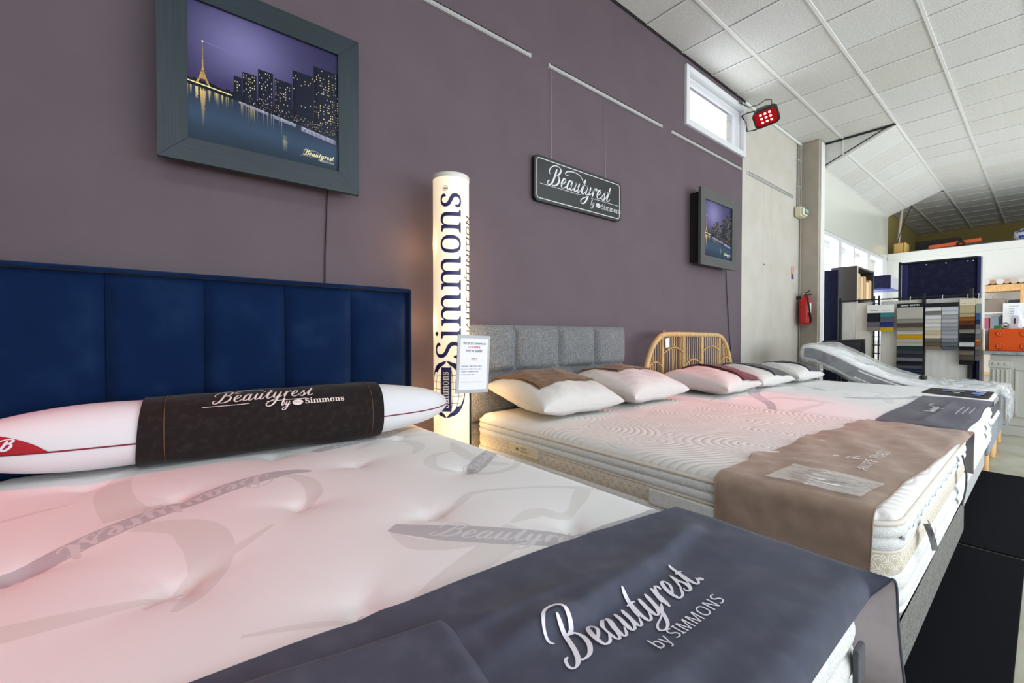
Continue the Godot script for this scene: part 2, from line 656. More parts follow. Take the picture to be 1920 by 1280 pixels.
func build_room() -> void:
	struct("floor", slab(MB.new(), Vector3(-3.7, -0.15, -0.3), Vector3(17.5, 0, 8.7)), M.floor)
	# purple wall with the high window's opening
	var mb := MB.new()
	slab(mb, Vector3(-3.7, 0, -0.2), Vector3(4.3, TOP + 0.1, 0), 0.0001)
	slab(mb, Vector3(4.3, 0, -0.2), Vector3(5.655, 3.28, 0), 0.0001)
	slab(mb, Vector3(4.3, 3.875, -0.2), Vector3(5.655, TOP + 0.1, 0))
	struct("wall_left", mb, M.purple)
	struct("wall_left", slab(MB.new(), Vector3(5.655, 0, -0.2), Vector3(7.66, TOP + 0.1, -0.001)), M.greywall)
	struct("pillar", slab(MB.new(), Vector3(7.64, 0, -0.2), Vector3(7.85, TOP, 0.245), 0.006), M.pillar)
	struct("trim_1", slab(MB.new(), Vector3(7.70, 0, 0.2455), Vector3(7.855, TOP - 0.02, 0.262), 0.004), M.offwhite)
	# dark shadow gap along the top of the wall
	struct("trim_2", slab(MB.new(), Vector3(-3.5, 3.957, 0.001), Vector3(5.7, 3.968, 0.012), 0.001), M.gap)
	struct("trim_3", slab(MB.new(), Vector3(5.7, 3.935, 0.001), Vector3(7.64, 3.968, 0.025), 0.003), M.tbar)
	# window bay past the pillar
	mb = MB.new()
	slab(mb, Vector3(7.85, 2.70, -0.2), Vector3(12.2, 3.60, 0.22))
	struct("wall_bay", mb, M.gloss)
	mb = MB.new()
	slab(mb, Vector3(7.85, 0, -0.2), Vector3(12.2, 0.9, 0.22))
	struct("wall_bay", mb, M.offwhite)
	var frame := MB.new()
	var panes := [[7.90, 8.76], [8.93, 9.64], [9.72, 10.59], [10.79, 11.80]]
	var x := 7.85
	for p in panes:
		slab(frame, Vector3(x, 0.9, 0.10), Vector3(p[0], 2.70, 0.215), 0.006)
		x = p[1]
	slab(frame, Vector3(x, 0.9, 0.10), Vector3(12.2, 2.70, 0.215), 0.006)
	for p in panes:
		slab(frame, Vector3(p[0], 2.63, 0.10), Vector3(p[1], 2.70, 0.215), 0.006)
		slab(frame, Vector3(p[0], 0.9, 0.10), Vector3(p[1], 0.97, 0.215), 0.006)
	var wn := struct("window_2", frame, M.pvc)
	for p in panes:
		put("pane", slab(MB.new(), Vector3(p[0], 0.97, 0.15), Vector3(p[1], 2.63, 0.156), 0.0005), M.glass, wn)
	# high window in the purple wall: casing, sash, pane
	frame = MB.new()
	for r in [[4.283, 4.35, 3.265, 3.887], [5.625, 5.692, 3.265, 3.887]]:
		slab(frame, Vector3(r[0], r[2], -0.12), Vector3(r[1], r[3], 0.03), 0.008)
	for r in [[3.265, 3.335], [3.82, 3.887]]:
		slab(frame, Vector3(4.35, r[0], -0.12), Vector3(5.625, r[1], 0.03), 0.008)
	wn = struct("window_1", frame, M.pvc)
	var sash := MB.new()
	slab(sash, Vector3(4.35, 3.335, -0.09), Vector3(4.385, 3.82, -0.02), 0.006)
	slab(sash, Vector3(5.59, 3.335, -0.09), Vector3(5.625, 3.82, -0.02), 0.006)
	slab(sash, Vector3(4.385, 3.335, -0.09), Vector3(5.59, 3.37, -0.02), 0.006)
	slab(sash, Vector3(4.385, 3.785, -0.09), Vector3(5.59, 3.82, -0.02), 0.006)
	put("sash", sash, M.pvc, wn)
	put("pane", slab(MB.new(), Vector3(4.385, 3.37, -0.06), Vector3(5.59, 3.785, -0.054), 0.0005), M.glass, wn)
	# the remaining shell
	struct("wall_left", slab(MB.new(), Vector3(12.2, 0, -0.2), Vector3(17.5, TOP + 0.1, 0)), M.ochre)
	struct("wall_back", slab(MB.new(), Vector3(17.3, 0, 0), Vector3(17.5, TOP + 0.1, 8.5)), M.ochre)
	mb = MB.new()
	slab(mb, Vector3(12.2, 0, 0.0), Vector3(12.32, 2.74, 8.5))
	var wb := struct("wall_back", mb, M.offwhite)
	put("ledge", slab(MB.new(), Vector3(12.17, 2.66, 0.22), Vector3(12.34, 2.80, 8.5), 0.006), M.offwhite, wb)
	struct("floor_mezzanine", slab(MB.new(), Vector3(12.32, 2.6, 0), Vector3(17.3, 2.74, 8.5)), M.offwhite)
	struct("wall_front", slab(MB.new(), Vector3(-3.7, 0, 0), Vector3(-3.5, TOP + 0.1, 8.5)), M.greywall)
	# shop front opposite: wide openings with glass
	mb = MB.new()
	slab(mb, Vector3(-3.7, 3.2, 8.5), Vector3(17.5, TOP + 0.1, 8.7))
	slab(mb, Vector3(-3.7, 0, 8.5), Vector3(17.5, 0.3, 8.7))
	for px in [-3.7, 1.0, 6.0, 11.0, 15.8]:
		slab(mb, Vector3(px, 0.3, 8.5), Vector3(px + (1.7 if px > 15 else 0.5), 3.2, 8.7))
	struct("wall_right", mb, M.offwhite)
	var pw := MB.new()
	for px in [-3.2, 1.5, 6.5, 11.5]:
		slab(pw, Vector3(px, 0.3, 8.6), Vector3(px + 4.5, 3.2, 8.608), 0.0005)
	struct("window_3", pw, M.glass)
	build_ceiling()
	# carpets and the strip of floor between them
	for r in [[-2.6, 3.19], [3.215, 5.055]]:
		var lo := Vector3(r[0], 0.0, 1.2)
		put("carpet", slab(MB.new(), lo, Vector3(r[1], 0.008, 2.365), 0.003).box(Vector3(r[0] + 0.002, 0.004, 1.8), Vector3(0.006, 0.009, 1.1), 0.001), M.carpet, self, lo)
	tag(get_node("carpet"), "large black needle-felt carpet laid along the foot of the two nearest beds", "carpet")
	tag(get_node("carpet_001"), "black needle-felt carpet past the thin pale gap, at the foot of the third bed", "carpet")


# flat lamps let into the ceiling, out of the picture on the camera's side
func build_panels() -> void:
	var glow := mat(col(240, 242, 245), 0.4)
	glow.emission_enabled = true
	glow.emission = Color(0.97, 0.985, 1.0)
	glow.emission_energy_multiplier = 1.0
	for k in 3:
		var x := -0.6 + 3.2 * k
		var t := thing("ceiling_panel_lamp", ["flat white ceiling lamp above the nearest bed", "flat white ceiling lamp above the second bed", "flat white ceiling lamp above the farther beds"][k], "lamp", Vector3(x, TOP, 3.85))
		put("frame", slab(slab(slab(slab(MB.new(), Vector3(x - 0.6, TOP - 0.012, 3.55), Vector3(x + 0.6, TOP, 3.57)), Vector3(x - 0.6, TOP - 0.012, 4.13), Vector3(x + 0.6, TOP, 4.15)), Vector3(x - 0.6, TOP - 0.012, 3.57), Vector3(x - 0.58, TOP, 4.13)), Vector3(x + 0.58, TOP - 0.012, 3.57), Vector3(x + 0.6, TOP, 4.13)), M.white, t)
		put("diffuser", slab(MB.new(), Vector3(x - 0.58, TOP - 0.008, 3.57), Vector3(x + 0.58, TOP, 4.13)), glow, t)


func build_ceiling() -> void:
	var ce := struct("ceiling", slab(MB.new(), Vector3(-3.7, TOP + 0.03, -0.2), Vector3(17.5, TOP + 0.15, 8.7)), M.offwhite)
	var zs := [0.0, 0.465, 1.07, 1.675, 2.28, 2.885]
	var xs := []
	for k in range(-6, 20):
		xs.append(4.857 + 0.632 * k)
	xs.append(17.3)
	var mats := [M.tile, M.tile2, M.tile3]
	var shared := {}
	var r := RandomNumberGenerator.new()
	r.seed = 5
	for a in xs.size() - 1:
		for b in zs.size() - 1:
			if xs[a] > 7.9 and xs[a] < 12.1 and b < 2:
				continue
			var s := Vector3(xs[a + 1] - xs[a] - 0.022, 0.016, zs[b + 1] - zs[b] - 0.022)
			var key := "%.3f %.3f" % [s.x, s.z]
			if not shared.has(key):
				shared[key] = MB.new().box(Vector3.ZERO, s, 0.003).mesh()
			var y := TOP + 0.012 + r.randf() * 0.002
			put_mesh("tile", shared[key], mats[r.randi() % 3], ce, Vector3((xs[a] + xs[a + 1]) * 0.5, y, (zs[b] + zs[b + 1]) * 0.5))
	# the rest of the ceiling, out of the picture
	put("tile_field", slab(MB.new(), Vector3(-3.5, TOP, 2.9), Vector3(17.3, TOP + 0.02, 8.5)), M.tile, ce).set_meta("kind", "stuff")
	put("tile_field", slab(MB.new(), Vector3(-3.5, TOP, 0.0), Vector3(1.05, TOP + 0.02, 2.88)), M.tile, ce).set_meta("kind", "stuff")
	# main runners along the wall direction, thin cross tees between
	for b in range(1, zs.size()):
		var x0 := 1.065
		if b == 1:
			put("runner", slab(MB.new(), Vector3(x0, TOP - 0.004, zs[b] - 0.014), Vector3(7.9, TOP + 0.006, zs[b] + 0.014), 0.002), M.tbar, ce)
			x0 = 12.2
		put("runner", slab(MB.new(), Vector3(x0, TOP - 0.005, zs[b] - 0.014), Vector3(17.3, TOP + 0.006, zs[b] + 0.014), 0.002), M.tbar, ce)
	for a in xs.size() - 1:
		var z0: float = 1.07 if xs[a] > 7.9 and xs[a] < 12.1 else 0.0
		put("tee", slab(MB.new(), Vector3(xs[a] - 0.009, TOP - 0.001, z0), Vector3(xs[a] + 0.009, TOP + 0.006, 2.885), 0.0015), M.tbar, ce)
	# sloping bay over the windows: from the bay wall up to the flat ceiling
	var lo := Vector3(0, 3.60, 0.22)
	var hi := Vector3(0, TOP, 1.07)
	var along_s := (hi - lo)
	var ln := along_s.length()
	var d := along_s / ln
	var bs := Basis(Vector3.RIGHT, d.cross(Vector3.RIGHT), d)
	var bay := struct("ceiling_bay", MB.new().box(Vector3(10.05, 0, 0) + lo + along_s * 0.5 + bs.y * 0.03 * signf(bs.y.y), Vector3(4.3, 0.02, ln), 0.002, bs), M.offwhite)
	var bx := [7.92]
	for v in xs:
		if v > 8.2 and v < 12.1:
			bx.append(v)
	bx.append(12.2)
	for a in bx.size() - 1:
		for q in [[0.0, 0.36], [0.36, 1.0]]:
			var cc: Vector3 = lo + along_s * (q[0] + q[1]) * 0.5 + Vector3((bx[a] + bx[a + 1]) * 0.5, 0, 0) + bs.y * 0.004
			put("tile", MB.new().box(cc, Vector3(bx[a + 1] - bx[a] - 0.02, 0.014, ln * (q[1] - q[0]) - 0.02), 0.003, bs), mats[a % 3], bay)
		if a > 0:
			put("tee", MB.new().box(Vector3(bx[a], 0, 0) + lo + along_s * 0.5 - bs.y * 0.004 * signf(bs.y.y), Vector3(0.018, 0.008, ln), 0.001, bs), M.tbar, bay)
	for q in [0.0, 0.36, 1.0]:
		put("runner", MB.new().box(Vector3(10.05, 0, 0) + lo + along_s * q - bs.y * 0.005 * signf(bs.y.y), Vector3(4.3, 0.01, 0.03), 0.001, bs), M.tbar, bay)
	# upright gable between the flat ceiling and the slope, and the white edge strip
	var g := MB.new().prism(PackedVector2Array([Vector2(0.22, 3.60), Vector2(1.07, TOP), Vector2(0.22, TOP)]), 0.02, Transform3D(Basis(Vector3(0, 0, 1), Vector3(0, 1, 0), Vector3(-1, 0, 0)), Vector3(7.92, 0, 0)))
	struct("gable", g, M.tile)
	var g2 := MB.new().prism(PackedVector2Array([Vector2(0.22, 3.60), Vector2(1.07, TOP), Vector2(0.0, TOP), Vector2(0, 3.6)]), 0.02, Transform3D(Basis(Vector3(0, 0, 1), Vector3(0, 1, 0), Vector3(-1, 0, 0)), Vector3(12.2, 0, 0)))
	struct("gable", g2, M.offwhite)
	struct("trim_4", MB.new().box(Vector3(7.905, 0, 0) + lo + along_s * 0.5 - Vector3(0, 0.012, 0), Vector3(0.03, 0.03, ln), 0.004, bs), M.tbar)
	struct("trim_5", MB.new().box(Vector3(7.895, 3.845, 0.47), Vector3(0.02, 0.25, 0.02), 0.003), M.tbar)
	struct("trim_6", MB.new().box(Vector3(7.893, TOP - 0.012, 0.64), Vector3(0.03, 0.02, 0.85), 0.003), M.gap)

# ---------------------------------------------------------------- beds
# a mattress: x0 x1 z0 z1, y top, bot bottom; crown, roll radius, corner radius, tufts
func mat_top(b: Dictionary, x: float, z: float) -> float:
	var cx: float = (b.x0 + b.x1) * 0.5
	var cz: float = (b.z0 + b.z1) * 0.5
	var hx: float = (b.x1 - b.x0) * 0.5
	var hz: float = (b.z1 - b.z0) * 0.5
	var fx := clampf((x - cx) / hx, -1, 1)
	var fz := clampf((z - cz) / hz, -1, 1)
	var y: float = b.y + b.crown * (1.0 - fx * fx) * (1.0 - fz * fz)
	var rr: float = b.roll
	var dx := clampf((hx - absf(x - cx)) / rr, 0, 1)
	var dz := clampf((hz - absf(z - cz)) / rr, 0, 1)
	var kx := 1.0 - dx
	var kz := 1.0 - dz
	var k := minf(1.0, sqrt(kx * kx + kz * kz))
	y -= b.drop * (1.0 - sqrt(1.0 - k * k))
	for q in b.tufts:
		var r := Vector2(x - q.x, z - q.y).length()
		if r < 0.4:
			y -= b.tuft * (exp(-r / 0.075) * 0.75 + exp(-r * r / 0.0006) * 0.4)
			# creases that run from the button
			var g := atan2(z - q.y, x - q.x)
			y += 0.0035 * sin(g * 4.0 + q.x * 9.0) * exp(-r / 0.09) * smoothstep(0.0, 0.03, r)
	return y

func corner_pull(b: Dictionary, x: float, z: float) -> Vector2:
	var r: float = b.cr
	var ix := 0.0
	var iz := 0.0
	if x < b.x0 + r: ix = x - (b.x0 + r)
	elif x > b.x1 - r: ix = x - (b.x1 - r)
	if z < b.z0 + r: iz = z - (b.z0 + r)
	elif z > b.z1 - r: iz = z - (b.z1 - r)
	if ix != 0.0 and iz != 0.0:
		var v := Vector2(ix, iz)
		var s := maxf(absf(ix), absf(iz)) / v.length()
		return Vector2(x - ix + ix * s, z - iz + iz * s)
	return Vector2(x, z)

# grid lines packed towards the edges so that the rolled edge is round
func edge_steps(lo: float, hi: float, fine: float, n_mid: int) -> PackedFloat32Array:
	var o := PackedFloat32Array()
	for k in 7:
		o.append(lo + fine * (1.0 - cos(k / 6.0 * PI * 0.5)))
	for k in range(1, n_mid):
		o.append(lo + fine + (hi - lo - 2.0 * fine) * k / n_mid)
	for k in range(6, -1, -1):
		o.append(hi - fine * (1.0 - cos(k / 6.0 * PI * 0.5)))
	return o

func top_mesh(b: Dictionary, nx: int, nz: int) -> MB:
	var xs := edge_steps(b.x0, b.x1, b.roll, nx)
	var zs := edge_steps(b.z0, b.z1, b.roll, nz)
	var mb := MB.new().grid(xs.size() - 1, zs.size() - 1, func(u, v):
		var x: float = xs[roundi(u * (xs.size() - 1))]
		var z: float = zs[roundi(v * (zs.size() - 1))]
		var p := corner_pull(b, x, z)
		return Vector3(p.x, mat_top(b, x, z), p.y), Vector3.UP)
	for k in mb.v.size():
		mb.t[k] = Vector2((mb.v[k].x - b.x0) / (b.x1 - b.x0), (mb.v[k].z - b.z0) / (b.z1 - b.z0))
	return mb

# the way round: [point, outward] pairs
func loop(b: Dictionary, seg := 7) -> Array:
	var o := []
	var r: float = b.cr
	for c in [[b.x1 - r, b.z1 - r, 0.0], [b.x0 + r, b.z1 - r, 0.5], [b.x0 + r, b.z0 + r, 1.0], [b.x1 - r, b.z0 + r, 1.5]]:
		for k in seg + 1:
			var g: float = PI * (c[2] + 0.5 * k / seg)
			var d := Vector2(cos(g), sin(g))
			o.append([Vector2(c[0], c[1]) + d * r, d])
	o.append(o[0])
	return o

# sides swept round with a profile of (out, y)
func side_mesh(b: Dictionary, prof: PackedVector2Array, steps := 1) -> MB:
	var lp := loop(b)
	var pts := []
	for k in lp.size() - 1:
		var cnt := 1 if (lp[k][0] as Vector2).distance_to(lp[k + 1][0]) < 0.2 else 8
		for q in cnt:
			var f := float(q) / cnt
			pts.append([(lp[k][0] as Vector2).lerp(lp[k + 1][0], f), (lp[k][1] as Vector2).lerp(lp[k + 1][1], f).normalized()])
	pts.append(pts[0])
	var m := prof.size() - 1
	var mb := MB.new().grid(pts.size() - 1, m, func(u, v):
		var e = pts[roundi(u * (pts.size() - 1))]
		var q := prof[roundi(v * m)]
		var p: Vector2 = e[0] + e[1] * q.x
		return Vector3(p.x, q.y, p.y), Vector3.ZERO, true)
	var run := 0.0
	var w := pts.size()
	for k in mb.v.size():
		var a := k % w
		if a == 0: run = 0.0
		else: run += (pts[a][0] as Vector2).distance_to(pts[a - 1][0])
		mb.t[k] = Vector2(run, -prof[k / w].y)
	return mb

# a quilted side: ribs between y values
func ribs(y0: float, y1: float, cnt: int, out: float, puff: float) -> PackedVector2Array:
	var p := PackedVector2Array()
	for k in cnt:
		for q in 8:
			var f := float(q) / 8.0
			p.append(Vector2(out + puff * pow(sin(f * PI), 0.6), lerpf(y0, y1, (k + f) / cnt)))
	p.append(Vector2(out, y1))
	return p

func piping(y: float, r: float, out := 0.0) -> PackedVector2Array:
	var p := PackedVector2Array()
	for k in 9:
		var g := PI * (0.5 - k / 8.0)
		p.append(Vector2(out + r * cos(g), y + r * sin(g)))
	return p

func bed_base(called: String, lo: Vector3, hi: Vector3, m: Material, label: String, legs: Material, leg_h: float, legs_at: Array, r := 0.04) -> Node3D:
	var at := Vector3((lo.x + hi.x) * 0.5, 0, (lo.z + hi.z) * 0.5)
	var t := thing(called, label, "bed base", at)
	var b := {"x0": lo.x, "x1": hi.x, "z0": lo.z, "z1": hi.z, "y": hi.y, "crown": 0.0, "roll": 0.02, "drop": 0.018, "cr": r, "tufts": []}
	var mb := top_mesh(b, 2, 2)
	var sd := side_mesh(b, PackedVector2Array([Vector2(0, hi.y - 0.018), Vector2(0.001, hi.y - 0.03), Vector2(0.001, lo.y + 0.012), Vector2(-0.004, lo.y + 0.003), Vector2(-0.02, lo.y)]))
	var k := mb.v.size()
	mb.v.append_array(sd.v); mb.n.append_array(sd.n); mb.t.append_array(sd.t)
	for q in sd.i: mb.i.append(q + k)
	mb.quad(Vector3(lo.x + .02, lo.y, lo.z + .02), Vector3(hi.x - .02, lo.y, lo.z + .02), Vector3(hi.x - .02, lo.y, hi.z - .02), Vector3(lo.x + .02, lo.y, hi.z - .02), Vector3.DOWN)
	put("frame", mb, m, t, at)
	for p in legs_at:
		put("leg", MB.new().lathe(PackedVector2Array([Vector2(0, 0.0), Vector2(0.03, 0.0), Vector2(0.035, 0.004), Vector2(0.035, leg_h - 0.002), Vector2(0.0, leg_h)]), Transform3D(Basis(), Vector3(p.x, 0.008 if legs == M.black else 0.0, p.y)), 20), legs, t, Vector3(p.x, 0, p.y))
	return t

# a cloth laid over a mattress along its foot: f(s, t) for s across in metres, t 0..1 from the head-side hem to the foot
# q: {b, s0, s1, hem(Callable), foot, hang, flare, fold}
func drape(q: Dictionary, s: float, t: float) -> Vector3:
	var b: Dictionary = q.b
	var z: float = lerpf(q.hem.call(s), q.foot.call(s), t)
	var r := 0.045
	var x := s
	var fall := 0.0
	var lim1: float = b.x1 + q.gap
	var lim0: float = b.x0 - q.gap
	var side := 0.0
	if s > lim1 - r:
		side = 1.0
		fall = s - (lim1 - r)
	elif s < lim0 + r:
		side = -1.0
		fall = (lim0 + r) - s
	var y := 0.0
	if side == 0.0:
		y = mat_top(b, clampf(s, b.x0 + b.roll, b.x1 - b.roll), clampf(z, b.z0 + 0.05, b.z1 - b.roll)) + 0.006
	else:
		var arc := r * PI * 0.5
		var yt := mat_top(b, clampf(s, b.x0 + b.roll, b.x1 - b.roll), clampf(z, b.z0 + 0.05, b.z1 - b.roll)) + 0.006
		var e: float = lim1 - r if side > 0 else lim0 + r
		if fall < arc:
			x = e + side * r * sin(fall / r)
			y = yt - r * (1.0 - cos(fall / r))
		else:
			var dn := fall - arc
			x = e + side * (r + q.flare * dn * dn * 2.0 + 0.006 * sin(z * 17.0 + q.fold) * minf(1.0, dn * 6.0))
			y = yt - r - dn
	# over the foot edge
	var zf: float = b.z1 - 0.015
	if z > zf and side == 0.0:
		var g := z - zf
		var rf := 0.035
		if g < rf * PI * 0.5:
			z = zf + rf * sin(g / rf)
			y -= rf * (1.0 - cos(g / rf))
		else:
			z = zf + rf
			y -= rf + (g - rf * PI * 0.5)
	# soft folds
	var wv: float = q.wave.call(s, t)
	if side == 0.0:
		y += wv
	else:
		x += side * wv * 0.6
		y += wv * maxf(0.0, 1.0 - fall * 12.0)
	return Vector3(x, y, z)

func normal_at(f: Callable, a: float, b: float, ea: float, eb: float) -> Vector3:
	var p: Vector3 = f.call(a, b)
	var x: Vector3 = f.call(a + ea, b) - p
	var y: Vector3 = f.call(a, b + eb) - p
	var n := y.cross(x).normalized()
	return n

func runner(called: String, label: String, q: Dictionary, face: Material, lining: Material, nx := 110, nz := 36) -> Node3D:
	var b: Dictionary = q.b
	var at := Vector3((q.s0 + q.s1) * 0.5, b.y, b.z1 - 0.25)
	var t := thing(called, label, "bed runner", at)
	var f := func(u, v): return drape(q, lerpf(q.s0, q.s1, u), v)
	var mb := MB.new().grid(nx, nz, f, Vector3(0, 1, 0.2))
	var lay := MB.new()
	lay.v = mb.v.duplicate()
	lay.n = mb.n.duplicate()
	lay.t = mb.t.duplicate()
	lay.i = mb.i.duplicate()
	for k in lay.v.size():
		lay.v[k] -= mb.n[k] * 0.0035
		lay.n[k] = -mb.n[k]
	# hems all round
	var hem := MB.new()
	var w := nx + 1
	var rim := []
	for a in nx: rim.append([a, a + 1])
	for a in nz: rim.append([a * w + nx, (a + 1) * w + nx])
	for a in nx: rim.append([nz * w + nx - a, nz * w + nx - a - 1])
	for a in nz: rim.append([(nz - a) * w, (nz - a - 1) * w])
	var path := PackedVector3Array()
	for e in rim:
		path.append(mb.v[e[0]] - mb.n[e[0]] * 0.0018)
	path.append(path[0])
	put("lining", lay, lining, put("cloth", mb, face, t, at))
	hem.tube(path, 0.0026, 6, false)
	put("hem", hem, q.hem_mat if q.has("hem_mat") else face, t)
	return t

# flat lettering sewn on a draped cloth: origin (s, z metres), turned, size
func sew(parent: Node, called: String, flat: PackedVector2Array, q: Dictionary, org: Vector2, ang: float, size: float, m: Material, lift := 0.004) -> void:
	var ca := cos(ang)
	var sa := sin(ang)
	var f := func(s, t): return drape(q, s, t)
	var mp := func(p: Vector2):
		var s: float = org.x + (p.x * ca - p.y * sa) * size
		var z: float = org.y - (p.x * sa + p.y * ca) * size
		var h: float = q.hem.call(s)
		var e: float = q.foot.call(s)
		var t := (z - h) / (e - h)
		var n := normal_at(f, s, t, 0.004, 0.01)
		return f.call(s, t) + n * lift
	put(called, MB.new().mapped(flat, mp, Vector3.UP), m, parent)

# a pillow lying flat, then turned and moved; f(u, v) in -1..1 gives its upper side
func pillow_pt(d: Dictionary, u: float, v: float, up: float) -> Vector3:
	var l: float = d.l * 0.5
	var w: float = d.w * 0.5
	var x := l * u * (1.0 - 0.07 * (1.0 - v * v) * absf(u))
	var z := w * v * (1.0 - 0.09 * (1.0 - u * u) * absf(v))
	var e := (1.0 - u * u) * (1.0 - v * v)
	var h := pow(maxf(e, 0.0), 0.36)
	var g := 0.0
	var edge := 1.0 - maxf(absf(u), absf(v))
	# gathers along the seam
	g = sin((u * l) * 95.0 + d.sd) * sin(v * 5.0 + d.sd) * 0.006 * exp(-edge * 4.0) * h * h + sin(u * 7.0 + v * 4.0 + d.sd) * 0.006 * h + 0.003 * sin(u * 17.0 - v * 9.0 + d.sd * 3.0) * sin(v * 12.0 + u * 4.0) * h
	var y: float = d.t * (0.58 if up > 0 else -0.42) * h + g * up
	y += d.get("droop", 0.0) * (u * u * absf(v)) * -1.0
	return Vector3(x, y, z)

func pillow_warp(m: int) -> PackedFloat32Array:
	var o := PackedFloat32Array()
	for k in m + 1:
		o.append(sin((float(k) / m * 2.0 - 1.0) * PI * 0.5))
	return o

func pillow(label: String, d: Dictionary, m: Material, group := "") -> Node3D:
	var t := thing("pillow", label, "pillow", d.at, group)
	var n := 60
	var w := pillow_warp(n)
	var low := 1e9
	for a in range(0, n + 1, 2):
		for c in range(0, n + 1, 2): low = minf(low, (d.basis * pillow_pt(d, w[a], w[c], -1.0)).y)
	# rests where its lowest part meets the mattress
	var xf := Transform3D(d.basis, Vector3(d.at.x, d.top - low - 0.004, d.at.z))
	d.xf = xf
	var body := MB.new()
	for up in [1.0, -1.0]:
		var g := MB.new().grid(n, n, func(a, b): return xf * pillow_pt(d, w[roundi(a * n)], w[roundi(b * n)], up), xf.basis.y * up)
		var k := body.v.size()
		body.v.append_array(g.v); body.n.append_array(g.n); body.t.append_array(g.t)
		for q in g.i: body.i.append(q + k)
	put("cushion", body, m, t, d.at)
	# the sewn seam
	var seam := PackedVector3Array()
	for k in range(0, n): seam.append(xf * pillow_pt(d, w[k], -1, 1))
	for k in range(0, n): seam.append(xf * pillow_pt(d, 1, w[k], 1))
	for k in range(n, 0, -1): seam.append(xf * pillow_pt(d, w[k], 1, 1))
	for k in range(n, 0, -1): seam.append(xf * pillow_pt(d, -1, w[k], 1))
	seam.append(seam[0])
	put("seam", MB.new().tube(seam, 0.0022, 6, false), m, t)
	return t

# a folded cloth lying over part of a pillow: u0..u1, v0..v1 in pillow terms; may run past the pillow's edge and hang
func pillow_cloth(called: String, label: String, d: Dictionary, u0: float, u1: float, v0: float, v1: float, m: Material, skew := 0.0, layers := 2) -> Node3D:
	var at: Vector3 = d.xf * pillow_pt(d, (u0 + u1) * 0.5, clampf((v0 + v1) * 0.5, -0.9, 0.9), 1)
	var t := thing(called, label, "pillow cover", at)
	for k in layers:
		var lift := 0.006 + 0.007 * k
		var inset := 0.02 * k
		for face in [1, -1]:
			pass
		var f := func(a, b):
			var u: float = lerpf(u0 + inset, u1 - inset, a) + skew * b
			var v: float = lerpf(v0 + inset * 0.7, v1 - inset * 0.7, b)
			var uc := clampf(u, -0.93, 0.93)
			var vc := clampf(v, -0.90, 0.94)
			var p := pillow_pt(d, uc, vc, 1)
			p.x += (u - uc) * d.l * 0.5
			p.z += (v - vc) * d.w * 0.5
			p.y += lift + 0.004 * sin(a * 9.0 + k) * sin(b * 7.0 + k * 2.0)
			if v > 0.94: p.y -= (v - 0.94) * d.w * 0.18
			return d.xf * p
		var g := MB.new().grid(30, 24, f, d.xf.basis.y)
		var g2 := MB.new()
		var cnt := g.v.size()
		for q in cnt:
			g.v.append(g.v[q] - g.n[q] * 0.0045)
			g.n.append(-g.n[q])
			g.t.append(g.t[q])
		var ic := g.i.size()
		for q in ic: g.i.append(g.i[q] + cnt)
		var w := 31
		for a in 30:
			for e in [[a, a + 1], [24 * w + a, 24 * w + a + 1]]:
				var p0 := g.v[e[0]]
				var p1 := g.v[e[1]]
				var nn: Vector3 = d.xf.basis.z * (-1.0 if e[0] < w else 1.0)
				g.quad(p0, p1, g.v[e[1] + cnt], g.v[e[0] + cnt], nn)
		for b in 24:
			for e in [[b * w, (b + 1) * w], [b * w + 30, (b + 1) * w + 30]]:
				var nn: Vector3 = d.xf.basis.x * (-1.0 if e[0] % w == 0 else 1.0)
				g.quad(g.v[e[0]], g.v[e[1]], g.v[e[1] + cnt], g.v[e[0] + cnt], nn)
		put("fold", g, m, t, at)
	return t

